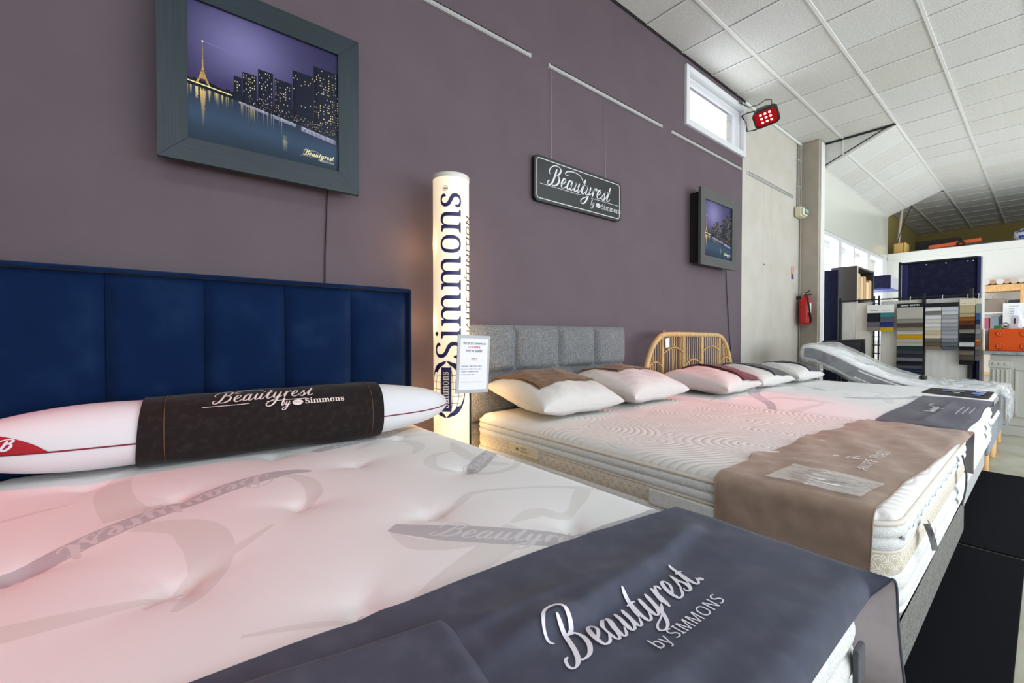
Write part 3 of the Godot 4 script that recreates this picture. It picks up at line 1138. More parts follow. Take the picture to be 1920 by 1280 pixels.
func bed_materials() -> void:
	M.velvet = soft(col(7, 31, 68), 21, 0.06, 0.6, 0.12)
	M.velvet.rim_tint = 0.9
	M.slate = soft(col(76, 78, 92), 22, 0.06, 2.0, 0.25)
	M.slate_lining = soft(col(200, 188, 192), 23, 0.05, 2.0, 0.1)
	M.suede = mat(Color.WHITE, 0.9)
	M.suede.albedo_texture = noise_tex(24, 0.012, [col(148, 124, 108), col(158, 134, 118), col(166, 142, 127), col(176, 153, 138)], 512, FastNoiseLite.TYPE_SIMPLEX_SMOOTH, 5)
	cloth(tri_map(M.suede, Vector3.ONE * 1.5), 0.35)
	M.suede_lining = soft(col(120, 118, 122), 25, 0.05, 2.0, 0.1)
	M.violet = soft(col(78, 74, 86), 26, 0.06, 2.0, 0.3)
	M.plum = soft(col(110, 62, 66), 27, 0.08, 3.0, 0.3)
	M.greycover = soft(col(86, 82, 84), 28, 0.06, 3.0, 0.3)
	M.greycover2 = soft(col(74, 74, 80), 29, 0.06, 3.0, 0.3)
	M.browncover = soft(col(122, 92, 68), 30, 0.1, 3.0, 0.35)
	M.sleeve = soft(col(38, 30, 29), 31, 0.06, 4.0, 0.15)
	M.pillow = soft(col(212, 208, 204), 32, 0.02, 4.0, 0.2)
	M.pillow_white = mat(col(226, 223, 226), 0.75)
	cloth(M.pillow_white, 0.2)
	M.red = mat(col(168, 12, 30), 0.6)
	M.darkred = mat(col(122, 16, 42), 0.6)
	M.thread = mat(col(232, 228, 236), 0.55)
	M.printpink = mat(col(236, 214, 208), 0.5)
	M.stitch = mat(col(116, 84, 52), 0.7)
	M.tweed = woven(33, [col(134, 136, 138), col(106, 110, 118), col(150, 150, 148), col(94, 102, 116), col(126, 120, 110), col(164, 166, 168), col(82, 84, 90)], 3.6, 0.3, 2)
	M.tweed_base = woven(34, [col(126, 124, 118), col(96, 95, 92), col(148, 144, 136), col(72, 72, 72), col(168, 164, 156)], 4.6, 0.25, 3)
	M.lightbase = woven(35, [col(186, 186, 186), col(170, 170, 172), col(198, 197, 195)], 5.0, 0.1, 3)
	M.bluebase = woven(36, [col(142, 146, 152), col(126, 130, 138), col(158, 160, 164)], 5.0, 0.1, 3)
	M.mesh = woven(37, [col(222, 222, 220), col(214, 214, 211), col(230, 229, 227)], 3.2, 0.22, 1)
	M.mesh_beige = woven(38, [col(206, 192, 172), col(190, 176, 156), col(222, 210, 192), col(214, 200, 180)], 4.0, 0.2, 2)
	M.pipe = mat(col(244, 242, 238), 0.7)
	M.pipe_beige = mat(col(222, 212, 200), 0.7)
	M.darkborder = soft(col(84, 84, 88), 39, 0.05, 3.0, 0.2)
	M.greyborder = soft(col(150, 150, 152), 40, 0.05, 3.0, 0.2)
	M.oak = mat(Color.WHITE, 0.5)
	M.oak.albedo_texture = noise_tex(41, 0.02, [col(196, 146, 86), col(214, 166, 104), col(222, 178, 118)], 256)
	tri_map(M.oak, Vector3(6, 0.8, 6))
	M.rattan = mat(Color.WHITE, 0.5)
	M.rattan.albedo_texture = noise_tex(42, 0.02, [col(188, 150, 98), col(204, 168, 114), col(216, 184, 134)], 256)
	tri_map(M.rattan, Vector3(4, 2, 4))
	M.rattan_pale = M.rattan.duplicate()
	M.rattan_pale.albedo_color = Color(1.08, 1.06, 1.0)
	M.film = mat(Color(0.98, 0.99, 1.0, 0.22), 0.22)
	M.film.transparency = BaseMaterial3D.TRANSPARENCY_ALPHA
	M.film.roughness = 0.24
	M.pocket = mat(Color(1, 1, 1, 0.04), 0.04, 0.26, 0.75)
	M.pocket.transparency = BaseMaterial3D.TRANSPARENCY_ALPHA
	M.silver = mat(col(238, 234, 230), 0.35, 0.2)
	M.label = mat(col(218, 206, 180), 0.5)
	M.labeltext = mat(col(104, 92, 76), 0.6)
	# embroidered circles for a mattress side
	var n := 128
	var im := Image.create(n, n, false, Image.FORMAT_RGB8)
	for y in n:
		for x in n:
			var k := 0.0
			for c in [Vector2(0, 0), Vector2(n, 0), Vector2(0, n), Vector2(n, n), Vector2(n * 0.5, n * 0.5)]:
				var r: float = Vector2(x, y).distance_to(c) / n
				if r < 0.52 and y <= c.y + 2.0:
					var q := fmod(r * 7.0, 1.0)
					k = maxf(k, 1.0 if q < 0.36 and r > 0.1 else 0.0)
			var cc := col(200, 186, 166).lerp(col(238, 233, 224), k)
			im.set_pixel(x, y, cc)
	M.circles = mat(Color.WHITE, 0.85)
	M.circles.albedo_texture = img_tex(im)
	M.circles.uv1_scale = Vector3(1.0 / 0.045, 1.0 / 0.045, 1)
	M.circles.heightmap_enabled = true
	M.circles.heightmap_texture = M.circles.albedo_texture
	M.circles.heightmap_scale = 0.15


# the woven print of the tufted mattresses: ribbons, curls and the name in a band, drawn on the cloth
func ribbon_print(b: Dictionary, px_m: float) -> ImageTexture:
	var im := Image.create(int((b.x1 - b.x0) * px_m), int((b.z1 - b.z0) * px_m), false, Image.FORMAT_RGB8)
	im.fill(col(238, 236, 235))
	var pale := col(225, 222, 219)
	var dark := col(190, 188, 191)
	var pv := func(a: Array) -> PackedVector2Array:
		var o := PackedVector2Array()
		for k in range(0, a.size(), 2): o.append(Vector2(a[k] - b.x0, a[k + 1] - b.z0))
		return o
	var lay := func(a: Array, w: Array, c: Color) -> void: paint(im, moved(ribbon(pv.call(a), w), px_m, Vector2.ZERO), c)
	lay.call([0.59, 1.405, 0.667, 1.362, 0.744, 1.329, 0.857, 1.370, 0.976, 1.437, 1.074, 1.529, 1.114, 1.620, 1.099, 1.689], [0.012, 0.03, 0.022, 0.014, 0.016, 0.03, 0.035, 0.02], pale)
	lay.call([0.70, 1.56, 0.76, 1.545, 0.81, 1.552, 0.85, 1.60, 0.926, 1.573, 1.043, 1.50], [0.01, 0.05, 0.04, 0.025, 0.05, 0.05], pale)
	lay.call([0.70, 1.60, 0.588, 1.643, 0.531, 1.661, 0.450, 1.685, 0.34, 1.715], [0.09, 0.085, 0.075, 0.06, 0.03], pale)
	lay.call([0.435, 1.43, 0.454, 1.518, 0.524, 1.575, 0.60, 1.605], [0.01, 0.05, 0.05, 0.03], pale)
	lay.call([0.333, 0.808, 0.364, 0.854, 0.378, 0.95, 0.36, 1.05, 0.318, 1.098], [0.03, 0.045, 0.05, 0.045, 0.015], pale)
	lay.call([-0.007, 0.282, -0.085, 0.42, -0.105, 0.578, -0.09, 0.747, -0.05, 0.90], [0.01, 0.06, 0.085, 0.09, 0.12], pale)
	lay.call([-0.04, 1.0, 0.054, 1.08, 0.084, 1.18, 0.088, 1.298, 0.063, 1.40, 0.02, 1.47], [0.05, 0.08, 0.1, 0.09, 0.06, 0.012], pale)
	lay.call([0.226, 1.20, 0.148, 1.275, 0.06, 1.34, -0.02, 1.42], [0.008, 0.028, 0.034, 0.01], pale)
	lay.call([-0.45, 1.36, -0.28, 1.36, -0.16, 1.375, -0.085, 1.385, 0.03, 1.385], [0.07, 0.075, 0.06, 0.04, 0.006], pale)
	lay.call([-0.42, 0.745, -0.315, 0.719, -0.262, 0.698, -0.18, 0.665], [0.02, 0.024, 0.02, 0.005], pale)
	lay.call([-0.328, 0.168, -0.202, 0.33, -0.137, 0.338, -0.007, 0.264, 0.12, 0.28], [0.02, 0.04, 0.03, 0.03, 0.01], pale)
	lay.call([0.649, 0.60, 0.809, 0.499, 0.884, 0.561, 0.876, 0.714, 0.796, 0.815], [0.02, 0.05, 0.06, 0.06, 0.01], pale)
	lay.call([0.90, 0.366, 0.986, 0.465, 1.08, 0.51, 1.12, 0.40], [0.03, 0.035, 0.025, 0.015], pale)
	lay.call([1.034, 0.72, 0.975, 0.887, 0.965, 1.05, 1.02, 1.15], [0.012, 0.06, 0.055, 0.02], pale)
	lay.call([0.95, 0.86, 0.845, 0.89, 0.785, 0.985, 0.80, 1.05, 0.87, 1.08], [0.008, 0.03, 0.05, 0.04, 0.015], pale)
	lay.call([0.86, 1.158, 0.93, 1.20, 1.03, 1.178, 1.10, 1.10, 1.10, 1.0], [0.03, 0.03, 0.028, 0.022, 0.01], pale)
	lay.call([0.10, 1.62, 0.20, 1.655, 0.30, 1.695], [0.006, 0.02, 0.006], pale)
	var word := script_word("Beautyrest", 0.10, 0.24)
	for e in [[[0.448, 1.40, 0.511, 1.475, 0.601, 1.572, 0.693, 1.655, 0.785, 1.712, 0.963, 1.75, 1.10, 1.74], [0.05, 0.09, 0.088, 0.082, 0.075, 0.06, 0.03], 0.10, 0.041, 1.0],
			[[0.416, 0.802, 0.334, 0.770, 0.205, 0.800, 0.078, 0.866, -0.017, 0.930, -0.096, 0.990, -0.177, 1.055, -0.30, 1.14, -0.46, 1.22], [0.02, 0.085, 0.09, 0.085, 0.08, 0.075, 0.07, 0.06, 0.05], 0.12, 0.056, 1.0],
			[[0.50, 0.52, 0.650, 0.469, 0.794, 0.408, 0.951, 0.329, 1.07, 0.30], [0.05, 0.085, 0.085, 0.07, 0.03], 0.06, 0.043, 1.0],
			[[0.852, 1.150, 0.90, 1.10, 0.99, 1.03, 1.07, 0.965, 1.117, 0.90], [0.02, 0.075, 0.075, 0.06, 0.02], 0.045, 0.032, 1.0]]:
		lay.call(e[0], e[1], dark)
		# image rows run towards the foot, so letters are turned over to stay readable
		var flip := PackedVector2Array()
		for p in word: flip.append(Vector2(p.x, -(p.y - 0.5)))
		paint(im, moved(along(flip, pv.call(e[0]), e[2], e[3], 0.0), px_m, Vector2.ZERO), col(216, 214, 215))
	return img_tex(im)


# quilting: leaf-shaped fields of nested arcs, as relief
func quilt_relief(size: int, cells: int, lines: float, sd: int) -> ImageTexture:
	var r := RandomNumberGenerator.new()
	r.seed = sd
	var seeds := []
	for k in cells:
		var p := Vector2(r.randf(), r.randf())
		var g := r.randf() * TAU
		seeds.append([p, p + Vector2(cos(g), sin(g)) * 0.09])
	var data := PackedByteArray()
	data.resize(size * size)
	for y in size:
		for x in size:
			var q := Vector2(float(x) / size, float(y) / size)
			var w := q + Vector2(sin(q.y * 15.0), sin(q.x * 13.0 + 1.0)) * 0.02
			var d1 := 9.0
			var d2 := 9.0
			var best := 0
			for k in cells:
				var d: float = w.distance_squared_to(seeds[k][0])
				if d < d1:
					d2 = d1
					d1 = d
					best = k
				elif d < d2:
					d2 = d
			var rad := w.distance_to(seeds[best][1])
			var edge := sqrt(d2) - sqrt(d1)
			var h := 0.5 + 0.5 * cos(rad * lines * TAU)
			h = pow(h, 0.35)
			h *= smoothstep(0.0, 0.035, edge) * 0.6 + 0.4
			data[y * size + x] = int(clampf(h, 0, 1) * 255.0)
	var im := Image.create_from_data(size, size, false, Image.FORMAT_L8, data)
	im.convert(Image.FORMAT_RGB8)
	return img_tex(im)


func build_bed_one() -> void:
	# ---- base, mattress
	bed_base("divan", Vector3(-0.46, 0.1, 0.16), Vector3(1.12, 0.28, 2.15), M.tweed_base, "grey tweed bed base under the nearest mattress, by the blue headboard", M.black, 0.09, [Vector2(-0.36, 0.3), Vector2(1.02, 0.3), Vector2(-0.36, 2.0), Vector2(1.02, 2.0)])
	var tufts := []
	for k in 6:
		var z: float = [0.463, 0.79, 1.092, 1.372, 1.655, 1.95][k]
		for j in range(-1, 3):
			var x: float = [0.365, 0.04, 0.315, 0.03, 0.28, 0.02][k] + 0.54 * j
			if x > -0.42 and x < 1.07: tufts.append(Vector2(x, z))
	var b := {"x0": -0.47, "x1": 1.13, "z0": 0.14, "z1": 2.18, "y": 0.592, "crown": 0.02, "roll": 0.08, "drop": 0.05, "cr": 0.1, "tufts": tufts, "tuft": 0.036}
	M.print = mat(Color.WHITE, 0.9)
	M.print.albedo_texture = ribbon_print(b, 800.0)
	M.print.metallic_specular = 0.3
	cloth(M.print, 0.2)
	var at := Vector3(0.33, 0.28, 1.16)
	var t := thing("mattress", "thick white button-tufted mattress printed with grey ribbons, nearest of all, by the blue headboard", "mattress", at)
	put("top_panel", top_mesh(b, 92, 116), M.print, t, at)
	put("piping", side_mesh(b, piping(0.535, 0.008)), M.pipe, t, at)
	put("border", side_mesh(b, ribs(0.53, 0.30, 4, 0.0, 0.012)), M.mesh, t, at)
	put("piping", side_mesh(b, piping(0.292, 0.008)), M.pipe, t, at)
	put("handle_label", MB.new().box(Vector3(1.03, 0.455, 2.2), Vector3(0.045, 0.07, 0.01), 0.003), M.darkborder, t)
	for q in tufts:
		if q.y < 1.75:
			put("button", MB.new().lathe(PackedVector2Array([Vector2(0, -0.006), Vector2(0.008, -0.004), Vector2(0.011, 0.003), Vector2(0.008, 0.009), Vector2(0, 0.011)]), Transform3D(Basis(), Vector3(q.x, mat_top(b, q.x, q.y), q.y)), 14), M.pillow_white, t)
	# ---- headboard of blue velvet channels
	at = Vector3(0.33, 0, 0.06)
	t = thing("headboard", "dark blue velvet headboard with five tall padded channels, behind the nearest bed", "headboard", at)
	var fr := MB.new()
	slab(fr, Vector3(-0.505, 0.05, 0.02), Vector3(1.142, 1.338, 0.06), 0.01)
	slab(fr, Vector3(1.128, 0.05, 0.02), Vector3(1.146, 1.338, 0.106), 0.008)
	slab(fr, Vector3(-0.51, 0.05, 0.02), Vector3(-0.495, 1.338, 0.106), 0.007)
	slab(fr, Vector3(-0.505, 1.322, 0.02), Vector3(1.142, 1.342, 0.106), 0.008)
	put("frame", fr, M.velvet, t, at)
	for k in 5:
		var x0 := -0.4745 + 0.3215 * k - 0.0
		var x1 := x0 + 0.3215
		if k == 4: x1 = 1.127
		if k == 0: x0 = -0.494
		var ch := MB.new().grid(14, 20, func(u, v):
			var e := minf(u, 1.0 - u) * 2.0
			var g := minf(minf(v, 1.0 - v) * 12.0, 1.0)
			return Vector3(lerpf(x0 + 0.001, x1 - 0.001, u), lerpf(0.06, 1.32, v), 0.066 + 0.036 * pow(1.0 - pow(1.0 - e, 4.0), 0.5) * pow(1.0 - pow(1.0 - g, 2.0), 0.5)), Vector3(0, 0, 1))
		put("channel", ch, M.velvet, t, at)
	# ---- long bolster with a printed sleeve
	var ea := Vector3(-0.53, 0.720, 0.255)
	var eb := Vector3(1.195, 0.724, 0.40)
	var fwd := Vector3(-(eb - ea).z, 0, (eb - ea).x).normalized()
	var bol := func(s: float, g: float, grow: float) -> Vector3:
		var k := absf(2.0 * s - 1.0)
		var tp := pow(maxf(1.0 - pow(k, 4.0), 0.0), 0.5)
		var ry := 0.118 * tp + grow
		var rz := 0.135 * (0.25 + 0.75 * tp) * pow(maxf(1.0 - pow(k, 14.0), 0.0), 0.5) + grow
		var lump := 1.0 + 0.03 * sin(s * 9.0 + 1.0) + 0.02 * sin(s * 23.0 + g * 2.0)
		var sy := sin(g)
		var cz := cos(g)
		# a pillow's section: rounder above, flatter below, a ridge at the seam
		return ea.lerp(eb, s) + Vector3.UP * ry * lump * signf(sy) * pow(absf(sy), 0.85) + fwd * rz * signf(cz) * pow(absf(cz), 0.8)
	at = Vector3(0.28, 0.6, 0.3)
	t = thing("bolster_pillow", "long white bolster with red piping and a dark brown printed sleeve, on the nearest mattress", "pillow", at)
	var body := MB.new().grid(90, 72, func(u, v): return bol.call(0.5 - 0.5 * cos(u * PI), v * TAU, 0.0))
	put("cushion", body, M.pillow_white, t, at)
	for sg in [-0.12, PI + 0.12]:
		for e in [[0.012, 0.285], [0.775, 0.988]]:
			var pp := PackedVector3Array()
			for k in 31: pp.append(bol.call(lerpf(e[0], e[1], k / 30.0), sg, 0.0015))
			put("piping", MB.new().tube(pp, 0.0028, 6), M.darkred, t, at)
	var patch := MB.new().grid(20, 12, func(u, v):
		var s := lerpf(0.015, 0.16, u)
		return bol.call(s, lerpf(-0.12, 0.95 * (1.0 - pow(u, 1.4)) - 0.12, v), 0.0022), fwd)
	put("corner_patch", patch, M.red, t, at)
	put("letter", MB.new().mapped(script_word("B", 0.2, 0.34), func(p): return bol.call(0.085 + p.x * 0.0135, 0.0 + p.y * 0.14, 0.0036), fwd), M.thread, t, at)
	var s0 := 0.283
	var s1 := 0.782
	var slv := MB.new().grid(60, 72, func(u, v):
		var s := lerpf(s0 + 0.006 * sin(v * TAU), s1, u)
		var wr := 0.003 * sin(u * 18.0 + v * TAU * 5.0) * sin(v * TAU * 2.0 + u * 5.0) * smoothstep(0.0, 0.15, u) * smoothstep(0.0, 0.15, 1.0 - u)
		return bol.call(s, v * TAU, 0.010 + wr))
	var sleeve := put("sleeve", slv, M.sleeve, t, at)
	for e in [s0 + 0.043, s1 - 0.03]:
		var st := PackedVector3Array()
		for k in 29: st.append(bol.call(e, -1.2 + 2.9 * k / 28.0, 0.0115))
		put("stitching", MB.new().tube(st, 0.0011, 5), M.stitch, sleeve, at)
	var on := func(p: Vector2, org: Vector2, size: float) -> Vector3:
		return bol.call(org.x + p.x * size / 1.73, org.y + p.y * size / 0.125, 0.0150)
	put("lettering", MB.new().mapped(script_word("Beautyrest", 0.08, 0.2, true), func(p): return on.call(p, Vector2(0.405, 0.82), 0.0365), Vector3(0, 1, 0.7)), M.printpink, sleeve, at)
	put("lettering", MB.new().mapped(printed("Simmons", 0.8, "Droid Serif", true, 0.5), func(p): return on.call(p, Vector2(0.592, 0.50), 0.030), Vector3(0, 1, 0.7)), M.printpink, sleeve, at)
	put("lettering", MB.new().mapped(script_word("by", 0.1, 0.25), func(p): return on.call(p, Vector2(0.537, 0.50), 0.018), Vector3(0, 1, 0.7)), M.printpink, sleeve, at)
	put("emblem", MB.new().mapped(emblem(), func(p): return on.call(p, Vector2(0.576, 0.57), 0.020), Vector3(0, 1, 0.7)), M.printpink, sleeve, at)
	# ---- runner along the foot
	var q_hem := func(s): return 1.692 + 0.035 * maxf(s, 0.0) + 0.03 * pow(maxf(s, 0.0), 2.0)
	var bridged := b.duplicate()
	bridged.tuft = 0.007
	var q := {"b": bridged, "s0": -0.80, "s1": 1.50, "gap": 0.03, "flare": 0.55, "fold": 0.4,
		"hem": func(s): return 1.692 + 0.035 * maxf(s, 0.0) + 0.03 * pow(maxf(s, 0.0), 2.0) + 0.005 * sin(s * 6.0),
		"foot": func(s): return 2.235 + 0.006 * sin(s * 5.0),
		"wave": func(s, v):
			var fz: float = 1.945 + 0.024 * sin((s - 0.4) * 4.6) - 0.06 * pow(maxf(s - 0.75, 0.0), 1.5) - (0.035 + 0.05 * maxf(s - 0.4, 0.0))
			var zz: float = lerpf(q_hem.call(s), 2.235, v)
			var dz: float = zz - fz
			var a := 0.020 * exp(-pow(dz / (0.05 if dz < 0.0 else 0.018), 2.0)) * smoothstep(0.30, 0.48, s) * smoothstep(1.12, 0.95, s)
			var dz2: float = zz - (1.835 + 0.10 * (s - 0.3))
			a += 0.012 * exp(-pow(dz2 / (0.04 if dz2 < 0.0 else 0.016), 2.0)) * smoothstep(0.30, 0.42, s) * smoothstep(0.75, 0.5, s)
			return a + 0.009 * exp(-pow((v - 0.62 - 0.16 * s) / 0.05, 2.0)) * smoothstep(0.0, 0.4, s) * smoothstep(0.9, 0.5, s) + 0.004 * sin(s * 11.0 + v * 6.0) * sin(v * PI) + 0.003 * sin(s * 23.0 - v * 9.0 + 1.0) * sin(v * PI)}
	t = runner("bed_runner", "dark slate-grey bed runner embroidered in white script, over the foot of the nearest mattress", q, M.slate, M.slate_lining, 160, 60)
	# the sewn name is narrower than the sign's
	var sewn := PackedVector2Array()
	for p in script_word("Beautyrest", 0.10, 0.22): sewn.append(Vector2(p.x * 0.80, p.y if p.y > 0.0 else p.y * 0.6))
	sew(t, "lettering", sewn, q, Vector2(0.442, 2.002), -0.01, 0.0470, M.thread)
	var by := printed("by SIMMONS", 1.0, "Droid Sans", false, 0.6)
	sew(t, "lettering", by, q, Vector2(0.588, 2.056), -0.03, 0.196 / text_width(by), M.thread)
	var dot := PackedVector2Array()
	for k in 10: dot.append_array(PackedVector2Array([Vector2.ZERO, Vector2(cos(k * TAU / 10), sin(k * TAU / 10)), Vector2(cos((k + 1) * TAU / 10), sin((k + 1) * TAU / 10))]))
	sew(t, "lettering", dot, q, Vector2(0.815, 2.0), 0.0, 0.006, M.thread)
	# the stitched pad on the left of the runner, lying flat with a thick edge
	var padf := func(u: float, v: float, lift: float) -> Vector3:
		var s := lerpf(-0.24, 0.362 - 0.03 * v, u)
		var z := lerpf(1.725 + 0.075 * u * u, 2.14, v)
		var h: float = q.hem.call(s)
		var e: float = q.foot.call(s)
		var ed := minf(minf(u, 1.0 - u) * 30.0, minf(v, 1.0 - v) * 24.0)
		return drape(q, s, (z - h) / (e - h)) + Vector3.UP * lift * pow(clampf(ed, 0.0, 1.0), 0.5)
	put("pocket", MB.new().grid(56, 40, func(u, v): return padf.call(u, v, 0.013), Vector3.UP), M.slate, t, t.position)


# a lens-shaped badge with a band across
func emblem() -> PackedVector2Array:
	var o := PackedVector2Array()
	for k in 16:
		var a := k / 16.0 * 2.0 - 1.0
		var c := (k + 1) / 16.0 * 2.0 - 1.0
		for sg in [1.0, -1.0]:
			var y0: float = 0.16 * sg
			var ya: float = maxf(absf(y0), 0.62 * sqrt(1.0 - a * a)) * sg
			var yc: float = maxf(absf(y0), 0.62 * sqrt(1.0 - c * c)) * sg
			o.append_array(PackedVector2Array([Vector2(a, y0), Vector2(c, y0), Vector2(c, yc), Vector2(a, y0), Vector2(c, yc), Vector2(a, ya)]))
		var w := 0.11
		o.append_array(PackedVector2Array([Vector2(a, -w), Vector2(c, -w), Vector2(c, w), Vector2(a, -w), Vector2(c, w), Vector2(a, w)]))
	return o

func strip_box(mb: MB, a: Vector3, b: Vector3, w: Vector3, th: float) -> MB:
	return mb.box((a + b) * 0.5, (b - a).abs() + w, th)

func build_bed_two() -> void:
	bed_base("divan", Vector3(1.56, 0.1, 0.17), Vector3(3.14, 0.285, 2.165), M.tweed_base, "grey tweed bed base under the cream mattress with the brown runner", M.black, 0.09, [Vector2(1.66, 0.3), Vector2(3.04, 0.3), Vector2(1.66, 2.0), Vector2(3.04, 2.0)])
	var b := {"x0": 1.54, "x1": 3.155, "z0": 0.16, "z1": 2.165, "y": 0.592, "crown": 0.018, "roll": 0.06, "drop": 0.038, "cr": 0.1, "tufts": [], "tuft": 0.0}
	var at := Vector3(2.35, 0.285, 1.16)
	var t := thing("mattress", "cream quilted mattress with arc-pattern top and beige band, second from the front", "mattress", at)
	M.quilt = mat(col(228, 224, 219), 0.9)
	M.quilt.heightmap_enabled = true
	M.quilt.heightmap_texture = quilt_relief(900, 34, 62.0, 9)
	M.quilt.heightmap_scale = 0.4
	cloth(M.quilt, 0.2)
	put("top_panel", top_mesh(b, 40, 50), M.quilt, t, at)
	put("piping", side_mesh(b, piping(0.552, 0.008)), M.pipe_beige, t, at)
	put("upper_border", side_mesh(b, ribs(0.545, 0.475, 2, 0.0, 0.009)), M.mesh, t, at)
	put("piping", side_mesh(b, piping(0.472, 0.005)), M.pipe_beige, t, at)
	put("middle_border", side_mesh(b, PackedVector2Array([Vector2(0, 0.47), Vector2(0.006, 0.455), Vector2(0.006, 0.42), Vector2(0, 0.405)])), M.circles, t, at)
	put("lower_border", side_mesh(b, ribs(0.405, 0.312, 2, 0.0, 0.012)), M.mesh, t, at)
	put("piping", side_mesh(b, piping(0.304, 0.008)), M.pipe, t, at)
	# raised chain of little links along the upper border
	var ch := MB.new()
	for k in 26:
		ch.box(Vector3(1.538, 0.518, 0.3 + 0.07 * k), Vector3(0.006, 0.012, 0.045), 0.002)
		if k < 22: ch.box(Vector3(1.63 + 0.066 * k, 0.512 + 0.012 * (k % 2), 2.172), Vector3(0.042, 0.011, 0.008), 0.002)
	put("relief_chain", ch, M.mesh, t).set_meta("kind", "stuff")
	# sewn name plate on the near side, strap tab and ticket at the foot
	var lb := put("name_plate", MB.new().box(Vector3(1.532, 0.456, 0.637), Vector3(0.014, 0.052, 0.232), 0.003), M.label, t)
	var side_map := func(p: Vector2): return Vector3(1.5245, p.y, p.x)
	for e in [["ANDRÉ", 0.462], ["RENAULT", 0.444]]:
		var tx := printed(e[0], 0.011)
		put("lettering", MB.new().mapped(moved(tx, 1.0, Vector2(0.627, e[1])), side_map, Vector3.LEFT), M.labeltext, lb)
	put("lettering", MB.new().mapped(moved(emblem(), 0.014, Vector2(0.595, 0.456)), side_map, Vector3.LEFT), M.labeltext, lb)
	put("handle", MB.new().box(Vector3(1.529, 0.435, 1.55), Vector3(0.014, 0.062, 0.27), 0.005), M.mesh, t)
	var tick := MB.new().grid(6, 8, func(u, v): return Vector3(1.80 + 0.055 * u + 0.012 * sin(v * 3.0), 0.505 - 0.075 * v, 2.187 + 0.01 * sin(u * 3.0) + 0.02 * v), Vector3(0, 0, 1))
	var tk := put("ticket", tick, M.black, t)
	say(tk, "small black woven ticket")
	for r in 4:
		put("lettering", MB.new().box(Vector3(1.83 + 0.008 * r, 0.475 + 0.004 * (r % 2), 2.2095), Vector3(0.004, 0.022 - 0.004 * (r % 3), 0.001), 0.0003), M.thread, tk)
	put("lettering", MB.new().box(Vector3(1.842, 0.452, 2.2105), Vector3(0.028, 0.003, 0.001), 0.0003), M.red, tk)
	var hd := MB.new().grid(6, 20, func(u, v): return Vector3(2.74 + 0.045 * (u - 0.5) * (1.0 - 0.5 * pow(2.0 * v - 1.0, 8.0)) + 0.01 * sin(v * 7.0), lerpf(0.55, 0.33, v), 2.188 + 0.014 * sin(v * PI) + 0.003 * cos(u * 9.0)), Vector3(0, 0, 1))
	say(put("handle", hd, M.darkborder, t), "dark grey carrying strap")
	# ---- grey tufted headboard
	at = Vector3(2.35, 0, 0.06)
	t = thing("headboard", "grey tweed headboard of square buttoned cushions behind the cream mattress", "headboard", at)
	put("board", slab(MB.new(), Vector3(1.525, 0.03, 0.01), Vector3(3.175, 1.125, 0.075), 0.02), M.tweed, t, at)
	var xs := [1.525, 1.935, 2.36, 2.77, 3.175]
	var ys := [[0.828, 1.145], [0.51, 0.826], [0.2, 0.508]]
	for yy in ys:
		for k in 4:
			var x0: float = xs[k]
			var x1: float = xs[k + 1]
			var cu := MB.new().grid(16, 14, func(u, v):
				var e := pow(1.0 - pow(absf(2.0 * u - 1.0), 6.0), 0.5) * pow(1.0 - pow(absf(2.0 * v - 1.0), 6.0), 0.5)
				var dimple := 0.012 * exp(-minf(u, 1.0 - u) * 9.0) * exp(-minf(v, 1.0 - v) * 9.0)
				return Vector3(lerpf(x0 + 0.002, x1 - 0.002, u), lerpf(yy[0] + 0.001, yy[1] - 0.001, v), 0.070 + 0.045 * e - dimple * 0.5), Vector3(0, 0, 1))
			put("cushion", cu, M.tweed, t, at)
	# ---- pillows and covers
	var d := {"l": 0.63, "w": 0.60, "t": 0.22, "sd": 1.0, "top": 0.607, "at": Vector3(1.93, 0.605, 0.465), "basis": Basis.from_euler(Vector3(0.13, -0.08, 0.0))}
	pillow("white pillow with a brown folded cover, nearest pillow on the cream mattress", d, M.pillow, "")
	t = pillow_cloth("pillow_cover", "brown folded cover lying on the nearest pillow by the grey headboard", d, -0.86, 0.58, -1.0, 0.52, M.browncover, 0.06)
	put("lettering", MB.new().mapped(moved(printed("AR", 0.05), 1.0, Vector2(0.12, 0.0)), func(p):
		var q := pillow_pt(d, 0.15 + p.x * 1.0, -0.42 - p.y * 2.2, 1)
		return d.xf * (q + Vector3(0, 0.024, 0)), Vector3.UP), M.silver, t, t.position)
	d = {"l": 0.70, "w": 0.60, "t": 0.22, "sd": 2.4, "top": 0.607, "at": Vector3(2.69, 0.605, 0.465), "basis": Basis.from_euler(Vector3(0.11, 0.03, 0.0))}
	pillow("white pillow with a brown cover towards its back, second pillow on the cream mattress", d, M.pillow, "")
	pillow_cloth("pillow_cover", "brown folded cover on the back of the second pillow, by the rattan headboard", d, -0.55, 0.72, -1.04, 0.10, M.browncover, 0.04)
	# small dark ticket between them
	put("pillow_ticket", MB.new().grid(6, 6, func(u, v): return Vector3(2.26 + 0.10 * u, 0.655 + 0.028 * (1.0 - v) + 0.012 * sin(u * 4.0), 0.62 + 0.05 * v), Vector3.UP), M.blackmatt, self, Vector3(2.31, 0.65, 0.645))
	tag(get_node("pillow_ticket"), "small dark fabric ticket sticking out between the two pillows of the cream mattress", "ticket")
